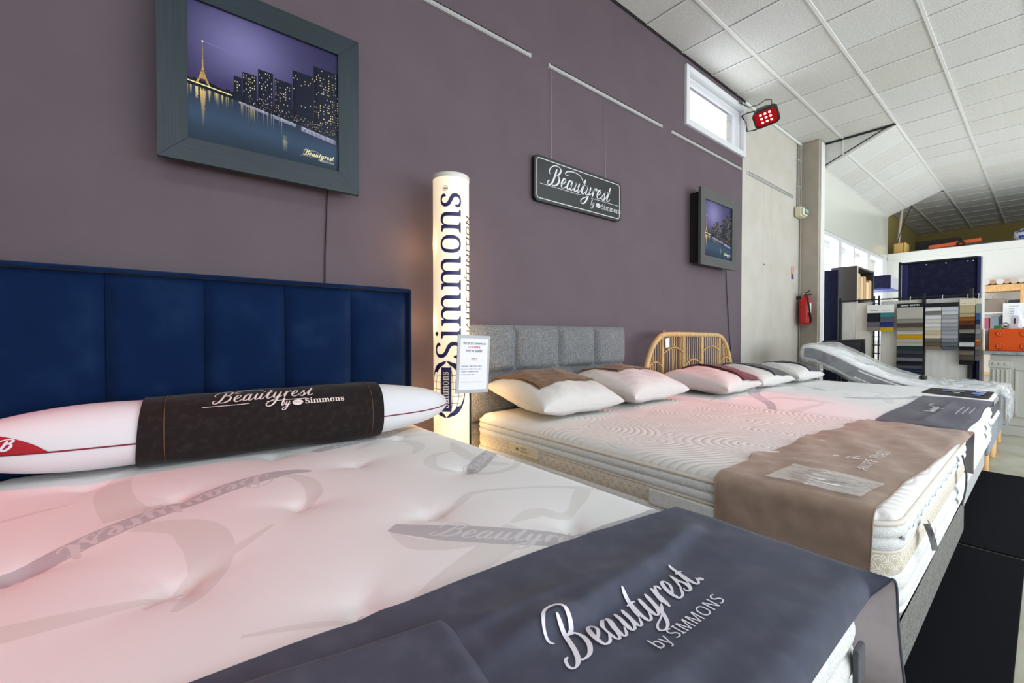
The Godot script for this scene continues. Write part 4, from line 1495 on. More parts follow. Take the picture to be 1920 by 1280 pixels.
	# ---- brown runner
	var q := {"b": b, "s0": 1.54 - 0.33, "s1": 3.155 + 0.22, "gap": 0.022, "flare": 0.05, "fold": 2.0, "hem_mat": M.suede,
		"hem": func(s): return 1.686 + 0.085 * maxf(s - 1.54, 0.0) / 1.5 + (0.016 * sin((s - 1.54) * 12.0 + 0.5) + 0.008 * sin(s * 26.0)) * smoothstep(1.5, 1.62, s) * smoothstep(3.15, 2.9, s),
		"foot": func(s): return 2.118 + 0.075 * clampf((s - 1.54) / 1.6, 0.0, 1.0) + 0.004 * sin(s * 9.0),
		"wave": func(s, v):
			var ln := smoothstep(1.58, 1.8, s) * smoothstep(3.2, 3.0, s)
			var r := 0.0
			r += 0.012 * exp(-pow((s - 1.80 - 0.18 * v) / 0.035, 2.0)) * (1.0 - v) * (1.0 - v)
			r += 0.014 * exp(-pow((s - 2.20 - 0.25 * v) / 0.045, 2.0)) * (1.0 - v)
			r += 0.010 * exp(-pow((s - 2.48 - 0.35 * v) / 0.035, 2.0)) * (1.0 - v)
			r += 0.008 * exp(-pow((s - 2.72 - 0.25 * v) / 0.03, 2.0)) * (1.0 - v)
			r += 0.003 * sin(s * 38.0 - v * 14.0) * (1.0 - v * 0.7) + 0.003 * sin(s * 15.0 + v * 11.0)
			return r * ln + 0.0015 * sin(s * 9.0 + v * 13.0)}
	t = runner("bed_runner", "taupe-brown suede bed runner with a clear plastic pocket, over the foot of the cream mattress", q, M.suede, M.suede_lining, 200, 52)
	sew(t, "lettering", printed("ANDRE  RENAULT", 1.0, "Droid Sans", false, 0.5, 1.1), q, Vector2(1.92, 2.024), 0.0, 0.033, M.silver)
	# feather mark above the name
	var fe := PackedVector2Array()
	for e in [[0, 0, 3.4, 0.35, 0.32], [0.2, 0.3, 2.2, 0.9, 0.25], [0.5, -0.25, 2.4, -0.55, 0.2], [0.9, 0.1, 1.5, -0.9, 0.16]]:
		var dd := (Vector2(e[2], e[3]) - Vector2(e[0], e[1])).normalized()
		var nn: Vector2 = Vector2(-dd.y, dd.x) * e[4]
		var mid := (Vector2(e[2], e[3]) + Vector2(e[0], e[1])) * 0.5
		fe.append_array(PackedVector2Array([Vector2(e[0], e[1]), mid + nn * 0.5, Vector2(e[2], e[3]), Vector2(e[0], e[1]), Vector2(e[2], e[3]), mid - nn * 0.5]))
	sew(t, "emblem", fe, q, Vector2(2.03, 1.935), -0.5, 0.032, M.silver)
	# clear pocket, rippled
	var c0 := Vector2(1.585, 2.082)
	var ex := Vector2(0.215, 0.016)
	var ey := Vector2(-0.012, -0.255)
	var pk := MB.new().grid(70, 60, func(u, v):
		var p: Vector2 = c0 + ex * u + ey * v
		var h: float = q.hem.call(p.x)
		var e: float = q.foot.call(p.x)
		var rip := 0.0005 * sin(u * 42.0 + 1.6 * sin(v * 4.0)) + 0.00025 * sin(u * 75.0 + 3.0 * v) + 0.001 * sin(v * 3.0 + u * 5.0)
		return drape(q, p.x, (p.y - h) / (e - h)) + Vector3.UP * (0.010 + rip), Vector3.UP)
	say(put("plastic_pocket", pk, M.pocket, t, t.position), "clear rippled plastic pocket")


func build_bed_three() -> void:
	bed_base("divan", Vector3(3.21, 0.1, 0.27), Vector3(4.80, 0.30, 2.13), M.lightbase, "light grey fabric bed base under the third mattress, before the rattan headboard", M.black, 0.09, [Vector2(3.32, 0.4), Vector2(4.7, 0.4), Vector2(3.32, 2.0), Vector2(4.7, 2.0)])
	var b := {"x0": 3.19, "x1": 4.83, "z0": 0.25, "z1": 2.155, "y": 0.582, "crown": 0.012, "roll": 0.07, "drop": 0.045, "cr": 0.1, "tufts": [], "tuft": 0.0}
	var at := Vector3(4.0, 0.30, 1.16)
	var t := thing("mattress", "white mattress printed with grey ribbons, third along, before the rattan headboard", "mattress", at)
	put("top_panel", top_mesh(b, 30, 40), M.print, t, at)
	put("piping", side_mesh(b, piping(0.535, 0.008)), M.pipe, t, at)
	put("border", side_mesh(b, ribs(0.53, 0.318, 4, 0.0, 0.013)), M.mesh, t, at)
	put("piping", side_mesh(b, piping(0.31, 0.008)), M.pipe, t, at)
	var hd := MB.new().grid(6, 16, func(u, v): return Vector3(4.27 + 0.06 * (u - 0.5), lerpf(0.50, 0.38, v), 2.176 + 0.016 * sin(v * PI)), Vector3(0, 0, 1))
	put("handle", hd, M.greyborder, t)
	# ---- rattan headboard: bent pole, uprights, thin canes, curved lashings
	at = Vector3(4.1, 0, 0.2)
	t = thing("rattan_headboard", "curved rattan headboard of thin vertical canes, behind the third bed", "headboard", at)
	var arch := PackedVector2Array([Vector2(3.315, 0.03), Vector2(3.30, 0.55), Vector2(3.31, 0.72), Vector2(3.35, 0.86), Vector2(3.42, 0.97), Vector2(3.52, 1.05), Vector2(3.62, 1.078), Vector2(3.9, 1.082), Vector2(4.3, 1.078), Vector2(4.62, 1.07), Vector2(4.74, 1.03), Vector2(4.84, 0.93), Vector2(4.905, 0.80), Vector2(4.93, 0.66), Vector2(4.935, 0.5), Vector2(4.92, 0.03)])
	var sp := smooth_path(arch, 0.03)
	var p3 := PackedVector3Array()
	for p in sp: p3.append(Vector3(p.x, p.y, 0.2))
	put("frame_pole", MB.new().tube(p3, 0.024, 12), M.rattan, t, at)
	var top_at := func(x: float) -> float:
		var best := 0.0
		for k in sp.size() - 1:
			if (sp[k].x <= x and sp[k + 1].x > x) or (sp[k].x >= x and sp[k + 1].x < x):
				best = maxf(best, lerpf(sp[k].y, sp[k + 1].y, (x - sp[k].x) / (sp[k + 1].x - sp[k].x)))
		return best
	var posts := [3.575, 3.935, 4.285, 4.66]
	for x in posts:
		put("post", MB.new().tube(PackedVector3Array([Vector3(x, 0.03, 0.2), Vector3(x, top_at.call(x), 0.2)]), 0.016, 10), M.rattan, t, at)
	var r := RandomNumberGenerator.new()
	r.seed = 3
	var bays := [[3.32, 3.575, 6], [3.575, 3.935, 8], [3.935, 4.285, 8], [4.285, 4.66, 8], [4.66, 4.92, 7]]
	for k in bays.size():
		var e: Array = bays[k]
		for j in e[2]:
			var x: float = lerpf(e[0], e[1], (j + 1.0) / (e[2] + 1.0))
			var y1: float = top_at.call(x) - 0.01
			var w := (r.randf() - 0.5) * 0.008
			put("cane", MB.new().tube(PackedVector3Array([Vector3(x, 0.08, 0.2), Vector3(x + w, y1 * 0.6, 0.2 + w), Vector3(x, y1, 0.2)]), 0.0046, 7), M.rattan_pale if j % 3 else M.rattan, t, at)
		# a bowed rail tied to each cane
		var low := k % 2 == 0
		var yb := 0.775 if low else 0.905
		var bow := PackedVector3Array()
		for j in 13:
			var f := j / 12.0
			bow.append(Vector3(lerpf(e[0], e[1], f), yb + (0.06 if low else 0.055) * sin(f * PI), 0.2085))
		var rail := put("bow_rail", MB.new().tube(bow, 0.005, 6), M.rattan, t, at)
		for j in e[2]:
			var f: float = (j + 1.0) / (e[2] + 1.0)
			put("lashing", MB.new().box(Vector3(lerpf(e[0], e[1], f), yb + (0.06 if low else 0.055) * sin(f * PI), 0.209), Vector3(0.011, 0.022, 0.017), 0.004, Basis(Vector3(0, 0, 1), 0.5)), M.rattan_pale, rail)
	put("tie", MB.new().tube(PackedVector3Array([Vector3(3.56, 1.09, 0.215), Vector3(3.57, 1.125, 0.22), Vector3(3.58, 1.10, 0.22), Vector3(3.60, 1.115, 0.22)]), 0.003, 5), M.rattan, t, at)
	put("price_tag", MB.new().box(Vector3(3.60, 1.005, 0.235), Vector3(0.055, 0.085, 0.002), 0.0008, Basis(Vector3(0, 0, 1), 0.08)), M.white, t)
	# ---- pillows
	var d := {"l": 0.68, "w": 0.60, "t": 0.20, "sd": 3.3, "top": 0.593, "at": Vector3(3.70, 0.592, 0.58), "basis": Basis.from_euler(Vector3(0.08, 0.03, 0.0))}
	pillow("white pillow wrapped with a plum band, before the rattan headboard", d, M.pillow)
	pillow_cloth("pillow_cover", "plum-red folded cover lying across the pillow before the rattan headboard", d, 0.0, 0.86, -0.98, 1.02, M.plum, 0.0, 3)
	put("plastic_tag", MB.new().grid(5, 5, func(u, v): return Vector3(3.92 + 0.05 * u, 0.60 + 0.03 * sin(u * 3.0), 0.80 + 0.05 * v), Vector3.UP), M.film, self, Vector3(3.95, 0.6, 0.82))
	tag(get_node("plastic_tag"), "tiny clear plastic tag on the mattress before the plum-covered pillow", "tag")
	d = {"l": 0.68, "w": 0.60, "t": 0.19, "sd": 4.1, "top": 0.593, "at": Vector3(4.42, 0.592, 0.58), "basis": Basis.from_euler(Vector3(0.08, -0.03, 0.0))}
	pillow("white pillow with a dark grey band, right-hand one on the third mattress", d, M.pillow)
	pillow_cloth("pillow_cover", "dark grey folded cover across the right-hand pillow of the third mattress", d, -0.12, 0.78, -0.98, 0.98, M.greycover, 0.0, 2)
	# ---- runner
	var q := {"b": b, "s0": 3.19 - 0.10, "s1": 4.83 + 0.04, "gap": 0.012, "flare": 0.0, "fold": 1.0,
		"hem": func(s): return 1.798 + 0.008 * sin(s * 5.0),
		"foot": func(s): return 2.165 + 0.006 * sin(s * 7.0),
		"wave": func(s, v): return 0.004 * sin(s * 9.0 + v * 5.0) * sin(v * PI) + 0.009 * exp(-pow((v - 0.52) / 0.03, 2.0)) * smoothstep(3.3, 3.4, s) * smoothstep(4.6, 4.4, s)}
	t = runner("bed_runner", "violet-grey bed runner with small white print over the foot of the third mattress", q, M.violet, M.suede_lining, 70, 24)
	sew(t, "lettering", script_word("Beautyrest", 0.14, 0.34), q, Vector2(3.78, 1.97), 0.0, 0.026, M.thread)
	sew(t, "lettering", printed("by SIMMONS", 1.0), q, Vector2(4.05, 1.925), 0.0, 0.018, M.thread)
	# three lines of print too small to read
	var rr := RandomNumberGenerator.new()
	rr.seed = 12
	var fine := PackedVector2Array()
	for k in 3:
		var x := 0.04 * k
		while x < 0.42:
			var w := 0.008 + 0.014 * rr.randf()
			var y := -0.026 * k
			fine.append_array(PackedVector2Array([Vector2(x, y), Vector2(x + w, y), Vector2(x + w, y + 0.006), Vector2(x, y), Vector2(x + w, y + 0.006), Vector2(x, y + 0.006)]))
			x += w + 0.010
	sew(t, "small_print", fine, q, Vector2(3.80, 2.07), 0.0, 1.0, M.thread)


func build_bed_four() -> void:
	var legs := []
	for x in [5.10, 5.72]:
		for z in [0.35, 2.1]: legs.append(Vector2(x, z))
	bed_base("divan", Vector3(4.97, 0.14, 0.22), Vector3(5.80, 0.34, 2.14), M.bluebase, "grey fabric bed base on round wooden legs, with a black lifting frame on top", M.oak, 0.14, legs, 0.02)
	var mech := MB.new()
	slab(mech, Vector3(5.02, 0.342, 0.3), Vector3(5.06, 0.372, 2.10), 0.004)
	slab(mech, Vector3(5.70, 0.342, 0.3), Vector3(5.74, 0.372, 2.10), 0.004)
	for k in 7: slab(mech, Vector3(5.06, 0.352, 0.34 + 0.29 * k), Vector3(5.70, 0.370, 0.38 + 0.29 * k), 0.003)
	put("lifting_frame", mech, M.black, get_node("divan_003"))
	put("catch", MB.new().tube(PackedVector3Array([Vector3(5.16, 0.345, 2.12), Vector3(5.16, 0.40, 2.125), Vector3(5.19, 0.41, 2.125)]), 0.006, 8), M.alu, get_node("divan_003"))
	var b := {"x0": 4.94, "x1": 5.77, "z0": 0.2, "z1": 2.15, "y": 0.572, "crown": 0.008, "roll": 0.05, "drop": 0.016, "cr": 0.09, "tufts": [], "tuft": 0.0}
	var at := Vector3(5.36, 0.375, 1.16)
	var t := thing("mattress", "narrow white mattress with a grey side band on the wooden-legged base", "mattress", at)
	M.topknit = mat(col(234, 234, 233), 0.85)
	put("top_panel", top_mesh(b, 16, 30), M.topknit, t, at)
	put("upper_border", side_mesh(b, ribs(0.557, 0.512, 1, 0.0, 0.010)), M.greyborder, t, at)
	put("border", side_mesh(b, PackedVector2Array([Vector2(0, 0.512), Vector2(0.003, 0.50), Vector2(0.003, 0.43), Vector2(0, 0.425)])), M.darkborder, t, at)
	put("lower_border", side_mesh(b, ribs(0.425, 0.376, 1, 0.0, 0.012)), M.mesh, t, at)
	put("strap", MB.new().grid(4, 14, func(u, v): return Vector3(5.60 + 0.05 * u + 0.03 * v, 0.575 - 0.13 * v, 2.158 + 0.025 * sin(v * PI) + 0.02 * v), Vector3(0, 0, 1)), mat(col(60, 78, 150), 0.6), t)
	# sheet of advertising on the foot
	var sh := MB.new().grid(20, 12, func(u, v):
		var x := lerpf(5.05 + 0.10 * pow(1.0 - v, 2.0), 5.70, u)
		var z := lerpf(1.73, 2.13, v)
		return Vector3(x, mat_top(b, x, minf(z, 2.09)) + 0.004 + 0.004 * sin(u * 6.0) * sin(v * 4.0), z), Vector3.UP)
	t = thing("advert_sheet", "black printed advertising sheet lying on the foot of the narrow white mattress", "poster", Vector3(5.38, 0.58, 1.93))
	put("sheet", sh, M.black, t, t.position)
	var mp := func(p: Vector2): return Vector3(p.x, mat_top(b, p.x, minf(p.y, 2.09)) + 0.0115, p.y)
	var rect := func(x0: float, z0: float, x1: float, z1: float) -> PackedVector2Array:
		var o := PackedVector2Array()
		split_tri(Vector2(x0, z0), Vector2(x1, z0), Vector2(x1, z1), 0.08, o)
		split_tri(Vector2(x0, z0), Vector2(x1, z1), Vector2(x0, z1), 0.08, o)
		return o
	var blue := mat(col(112, 146, 220), 0.4)
	var pale := mat(col(198, 206, 220), 0.4)
	for e in [[5.26, 2.02, 5.42, 2.09, blue], [5.47, 2.03, 5.55, 2.09, pale], [5.36, 1.86, 5.52, 1.97, mat(col(120, 122, 128), 0.4)], [5.37, 1.83, 5.50, 1.86, blue], [5.12, 2.05, 5.20, 2.08, mat(col(70, 76, 130), 0.4)]]:
		put("print", MB.new().mapped(rect.call(e[0], e[1], e[2], e[3]), mp, Vector3.UP), e[4], t, t.position)
	put("print", MB.new().mapped(moved(script_word("eaut", 0.14, 0.3), 0.03, Vector2.ZERO), func(p): return mp.call(Vector2(5.20 + p.x, 1.95 - p.y)), Vector3.UP), M.thread, t, t.position)
	# pillow
	var d := {"l": 0.64, "w": 0.56, "t": 0.19, "sd": 5.2, "top": 0.58, "at": Vector3(5.30, 0.583, 0.60), "basis": Basis.from_euler(Vector3(0.06, -0.06, 0.0))}
	pillow("white pillow with a dark grey half cover on the narrow white mattress", d, M.pillow)
	pillow_cloth("pillow_cover", "dark slate cover over the right half of the farthest pillow", d, 0.05, 0.92, -0.98, 0.98, M.greycover2, 0.0, 2)


func build_bed_five() -> void:
	var legs := []
	for x in [5.90, 6.53]:
		for z in [0.35, 2.1]: legs.append(Vector2(x, z))
	bed_base("divan", Vector3(5.82, 0.14, 0.22), Vector3(6.62, 0.34, 2.14), M.bluebase, "farthest grey bed base on wooden legs, under the plastic-wrapped mattress", M.oak, 0.14, legs, 0.02)
	# the raised mattress: a bent slab
	var prof := smooth_path(PackedVector2Array([Vector2(2.10, 0.56), Vector2(1.80, 0.57), Vector2(1.50, 0.62), Vector2(1.20, 0.735), Vector2(0.95, 0.87), Vector2(0.74, 0.955), Vector2(0.60, 0.965)]), 0.05)
	var sec := func(s: float) -> Array:
		var k := s * (prof.size() - 1)
		var j := mini(int(k), prof.size() - 2)
		var p := prof[j].lerp(prof[j + 1], k - j)
		var d := (prof[j + 1] - prof[j]).normalized()
		return [Vector3(0, p.y, p.x), Vector3(0, -d.x, d.y).normalized() if d.x < 0 else Vector3(0, d.x, -d.y)]
	var shell := func(s: float, g: float, grow: float) -> Vector3:
		var e: Array = sec.call(s)
		var nrm: Vector3 = e[1]
		if nrm.y < 0: nrm = -nrm
		var hw := 0.40 + grow
		var th := 0.19
		# rounded rectangle section: g 0..1 round it
		var c := cos(g * TAU)
		var q := sin(g * TAU)
		var sx := signf(c) * pow(absf(c), 0.25)
		var sy := signf(q) * pow(absf(q), 0.35)
		var endk := pow(clampf(1.0 - pow(absf(2.0 * s - 1.0), 24.0), 0.0, 1.0), 0.5)
		var m: Vector3 = e[0] - nrm * th * 0.5
		return m + Vector3(6.22 - 0.0 - m.x, 0, 0) + Vector3(sx * hw, 0, 0) + nrm * (sy * (th * 0.5 + grow) * (0.35 + 0.65 * endk))
	var at := Vector3(6.22, 0.345, 1.3)
	var t := thing("wrapped_mattress", "raised mattress wrapped in clear crinkled plastic, farthest along", "mattress", at)
	put("mattress_body", MB.new().grid(60, 40, func(u, v): return shell.call(u, v, 0.0)), M.topknit, t, at)
	for e in [[0.462, 0.533, 0.0025, M.darkborder]]:
		put("side_band", MB.new().grid(60, 8, func(u, v): return shell.call(lerpf(0.03, 0.97, u), lerpf(e[0], e[1], v), e[2]), Vector3.LEFT), e[3], t, at)
	for g in [0.492, 0.516]:
		var p := PackedVector3Array()
		for k in 14: p.append(shell.call(lerpf(0.30, 0.62, k / 13.0), g, 0.005))
		put("stripe", MB.new().tube(p, 0.008, 6), M.pipe, t, at)
	var r := FastNoiseLite.new()
	r.seed = 8
	r.frequency = 2.2
	r.fractal_octaves = 3
	var film := MB.new().grid(110, 64, func(u, v):
		var p: Vector3 = shell.call(u, v, 0.012)
		var cr := absf(r.get_noise_3d(p.x * 2.2, p.y * 2.0, p.z * 0.7))
		var sag := 0.03 * exp(-pow((u - 0.8) / 0.1, 2.0))
		return shell.call(u, v, 0.010 + 0.05 * cr + sag * 0.3), Vector3.ZERO, true)
	say(put("plastic_film", film, M.film, t, at), "clear crinkled plastic film")
	# loose film bunched over the foot
	var bunch := MB.new().grid(60, 40, func(u, v):
		var x := lerpf(5.81, 6.76, u)
		var z := lerpf(1.66, 2.30, v)
		var n1 := r.get_noise_2d(x * 3.2, z * 4.0)
		var n2 := absf(r.get_noise_2d(x * 1.6 + 9.0, z * 1.3))
		var y := 0.588 + 0.03 * n1 + 0.045 * n2
		var over := maxf(0.0, v - 0.74) / 0.26
		y -= 0.24 * pow(over, 1.5) * (0.6 + 0.8 * absf(sin(u * 7.0)))
		y -= 0.05 * pow(absf(2.0 * u - 1.0), 6.0)
		return Vector3(x + 0.05 * n2, y, z + 0.03 * n1 - 0.10 * over * over), Vector3.UP)
	say(put("plastic_film", bunch, M.film, t, at), "loose end of the plastic film bunched over the foot")
	var knob := MB.new().lathe(PackedVector2Array([Vector2(0, -0.02), Vector2(0.03, -0.015), Vector2(0.035, 0.0), Vector2(0.03, 0.02), Vector2(0, 0.028)]), Transform3D(Basis(), Vector3(6.05, 0.64, 1.62)), 16)
	put("handset", knob, M.black, self, Vector3(6.05, 0.62, 1.62))
	tag(get_node("handset"), "small black knob-like control lying on the plastic-wrapped mattress", "control")

# ---------------------------------------------------------------- things on the wall
func night_picture() -> ImageTexture:
	var n := 900
	var im := Image.create(n, n, false, Image.FORMAT_RGB8)
	var r := RandomNumberGenerator.new()
	r.seed = 17
	var shore := func(x: float) -> float: return 0.595 + 0.085 * x + 0.03 * x * x
	for y in n:
		for x in n:
			var u := float(x) / n
			var v := float(y) / n
			var s: float = shore.call(u)
			var c: Color
			if v < s:
				var glow := exp(-pow((u - 0.33) / 0.33, 2.0) - pow((v - 0.22) / 0.30, 2.0))
				c = col(50, 46, 80).lerp(col(118, 112, 158), glow)
				c = c.lerp(col(52, 44, 86), smoothstep(0.45, 0.6, v) * 0.7)
			else:
				var d := (v - s) / (1.0 - s)
				c = col(40, 50, 70).lerp(col(52, 70, 92), smoothstep(0.0, 0.5, d)).lerp(col(34, 46, 58), smoothstep(0.5, 1.0, d) * 0.8)
				c = c.lightened(0.03 * sin(y * 0.9 + 3.0 * sin(x * 0.02)) * (1.0 - d))
			im.set_pixel(x, y, c)
	var box := func(x: float, y: float, w: float, h: float, c: Color) -> void:
		im.fill_rect(Rect2i(int(x * n), int(y * n), maxi(1, int(w * n)), maxi(1, int(h * n))), c)
	# trees and quay
	for k in 90:
		var u := k / 90.0
		var s: float = shore.call(u)
		box.call(u, s - 0.03 - 0.02 * r.randf() - 0.05 * smoothstep(0.3, 0.7, u), 0.013, 0.03 + 0.05 * smoothstep(0.3, 0.7, u) + 0.02, col(16, 18, 26))
	# tower blocks with lit windows
	for e in [[0.27, 0.45, 0.05], [0.325, 0.40, 0.09], [0.425, 0.34, 0.10], [0.535, 0.37, 0.12], [0.66, 0.255, 0.15], [0.815, 0.16, 0.19]]:
		var s: float = shore.call(e[0] + e[2])
		box.call(e[0], e[1], e[2], s - e[1], col(24, 28, 44))
		box.call(e[0], e[1], e[2] * 0.16, s - e[1], col(18, 21, 34))
		var rows := int((s - e[1] - 0.05) / 0.021)
		var cols := int(e[2] / 0.0135)
		for a in rows:
			for b in cols:
				if r.randf() < (0.34 if e[0] != 0.66 else 0.08):
					var w := [col(255, 232, 160), col(240, 214, 150), col(214, 220, 200), col(180, 160, 110)][r.randi() % 4] as Color
					box.call(e[0] + 0.006 + b * 0.0135, e[1] + 0.015 + a * 0.021, 0.006, 0.009, w)
	# iron tower, lit from inside
	var gold := col(238, 190, 92)
	for k in 240:
		var f := k / 239.0
		var y := lerpf(0.275, 0.59, f)
		var half := 0.0015 + 0.012 * pow(f, 2.2) + (0.032 * pow(maxf(0.0, f - 0.62) / 0.38, 1.4))
		if f > 0.86:
			var leg := 0.014
			box.call(0.088 - half, y, leg, 0.0016, gold.darkened(0.35 * r.randf()))
			box.call(0.088 + half - leg, y, leg, 0.0016, gold.darkened(0.35 * r.randf()))
		else:
			box.call(0.088 - half, y, half * 2.0, 0.0016, gold.darkened(0.45 * r.randf()))
	for e in [[0.06, 0.545, 0.056], [0.07, 0.485, 0.036]]: box.call(e[0], e[1], e[2], 0.006, col(110, 80, 40))
	box.call(0.083, 0.268, 0.01, 0.01, col(255, 250, 220))
	for k in 40: box.call(0.095 + k * 0.006, 0.272 + k * 0.0004, 0.006, 0.003, col(150, 144, 190).lerp(col(112, 104, 164), k / 40.0))
	# bridge of light and reflections
	for k in 60:
		var u := k / 60.0 * 0.26
		box.call(u, shore.call(u) - 0.018, 0.006, 0.008, col(255, 236, 170))
	for k in 46:
		var u := r.randf() * 0.26 if k < 30 else 0.3 + r.randf() * 0.28
		var ln := (0.05 + 0.06 * r.randf()) * (1.0 if k < 30 else 1.4)
		for j in 24:
			var q := im.get_pixel(int(u * (n - 8)), clampi(int((shore.call(u) + 0.012 + ln * j / 24.0) * n), 0, n - 1))
			box.call(u, shore.call(u) + 0.012 + ln * j / 24.0, 0.005, ln / 24.0 + 0.001, q.lerp(col(236, 210, 130), 0.75 * (1.0 - j / 24.0)))
	for j in 90:
		var f := j / 90.0
		var w := 0.02 * (1.0 - f * 0.8) * (0.7 + 0.3 * r.randf())
		box.call(0.088 - w, 0.63 + 0.25 * f, w * 2.0, 0.003, col(240, 190, 110).lerp(col(52, 62, 84), f * 0.85))
	for j in 50:
		var f := j / 50.0
		box.call(0.585 + 0.01 * r.randf(), 0.80 + 0.13 * f, 0.02 + 0.016 * r.randf(), 0.0022, col(214, 206, 130).lerp(col(48, 62, 76), absf(f - 0.4) * 1.6))
	# moored boats along the quay
	for e in [[0.30, 0.06, 0.012], [0.37, 0.12, 0.016], [0.52, 0.16, 0.02], [0.72, 0.26, 0.03]]:
		for k in 30:
			var u: float = e[0] + e[1] * k / 30.0
			var y: float = shore.call(u) + 0.015 + 0.03 * (u - 0.3)
			box.call(u, y, e[1] / 30.0 + 0.002, e[2], col(150, 150, 168).lerp(col(100, 100, 124), r.randf()))
			box.call(u, y - 0.006, e[1] / 30.0 + 0.002, 0.007, col(210, 206, 210).lerp(col(120, 110, 130), r.randf()))
	for k in 120:
		var u := 0.35 + 0.64 * r.randf()
		box.call(u, shore.call(u) - 0.06 * r.randf(), 0.004, 0.005, [col(255, 226, 150), col(255, 250, 230), col(224, 150, 130)][r.randi() % 3])
	paint(im, flip_y(script_word("Beautyrest", 0.12, 0.3, true), 0.024 * n, Vector2(0.73, 0.915) * n), col(236, 222, 170))
	paint(im, flip_y(printed("Simmons", 1.0, "Droid Serif"), 0.018 * n, Vector2(0.86, 0.945) * n), col(210, 205, 180))
	return img_tex(im)

func flip_y(t: PackedVector2Array, s: float, off: Vector2) -> PackedVector2Array:
	var o := PackedVector2Array()
	for p in t: o.append(Vector2(p.x, -p.y) * s + off)
	return o

func picture(x0: float, front: float, frame_m: Material, art: Material, label: String, group: String) -> Node3D:
	var x1 := x0 + 0.825
	var y0 := 1.812
	var y1 := 2.608
	var fw := 0.102
	var at := Vector3((x0 + x1) * 0.5, y0, 0.0)
	var t := thing("framed_picture", label, "picture", at, group)
	put("box", slab(MB.new(), Vector3(x0 + 0.035, y0 + 0.035, 0.0), Vector3(x1 - 0.035, y1 - 0.035, front - 0.03), 0.003), M.blackmatt, t, at)
	# four mitred rails, each sloping slightly to the picture
	var o := [Vector2(x0, y0), Vector2(x1, y0), Vector2(x1, y1), Vector2(x0, y1)]
	var i := [Vector2(x0 + fw, y0 + fw), Vector2(x1 - fw, y0 + fw), Vector2(x1 - fw, y1 - fw), Vector2(x0 + fw, y1 - fw)]
	for k in 4:
		var a: Vector2 = o[k]
		var b: Vector2 = o[(k + 1) % 4]
		var c: Vector2 = i[(k + 1) % 4]
		var d: Vector2 = i[k]
		var mb := MB.new()
		var f := front
		var g := front - 0.006
		var bk := front - 0.028
		var dir := (b - a).normalized()
		a += dir * 0.0008
		b -= dir * 0.0008
		c -= dir * 0.0008
		d += dir * 0.0008
		mb.quad(Vector3(a.x, a.y, f), Vector3(b.x, b.y, f), Vector3(c.x, c.y, g), Vector3(d.x, d.y, g), Vector3(0, 0, 1))
		mb.quad(Vector3(a.x, a.y, f), Vector3(b.x, b.y, f), Vector3(b.x, b.y, bk), Vector3(a.x, a.y, bk), Vector3(dir.y, -dir.x, 0))
		mb.quad(Vector3(d.x, d.y, g), Vector3(c.x, c.y, g), Vector3(c.x, c.y, bk), Vector3(d.x, d.y, bk), Vector3(-dir.y, dir.x, 0))
		mb.quad(Vector3(a.x, a.y, bk), Vector3(b.x, b.y, bk), Vector3(c.x, c.y, bk), Vector3(d.x, d.y, bk), Vector3(0, 0, -1))
		for q in mb.v.size():
			var w := Vector2(mb.v[q].x, mb.v[q].y)
			var al: float = (w - o[k]).dot(dir)
			mb.t[q] = Vector2((w - o[k]).dot(Vector2(-dir.y, dir.x)) * 5.0, al * 0.9)
		put("frame_rail", mb, frame_m, t, at)
	var pic := MB.new()
	pic.quad(Vector3(x0 + fw, y0 + fw, front - 0.02), Vector3(x1 - fw, y0 + fw, front - 0.02), Vector3(x1 - fw, y1 - fw, front - 0.02), Vector3(x0 + fw, y1 - fw, front - 0.02), Vector3(0, 0, 1))
	put("picture", pic, art, t, at)
	return t

func cable(label: String, pts: PackedVector3Array, r := 0.0035) -> void:
	var at := pts[0]
	tag(put("cable", MB.new().tube(pts, r, 8), M.black, self, at), label, "cable")

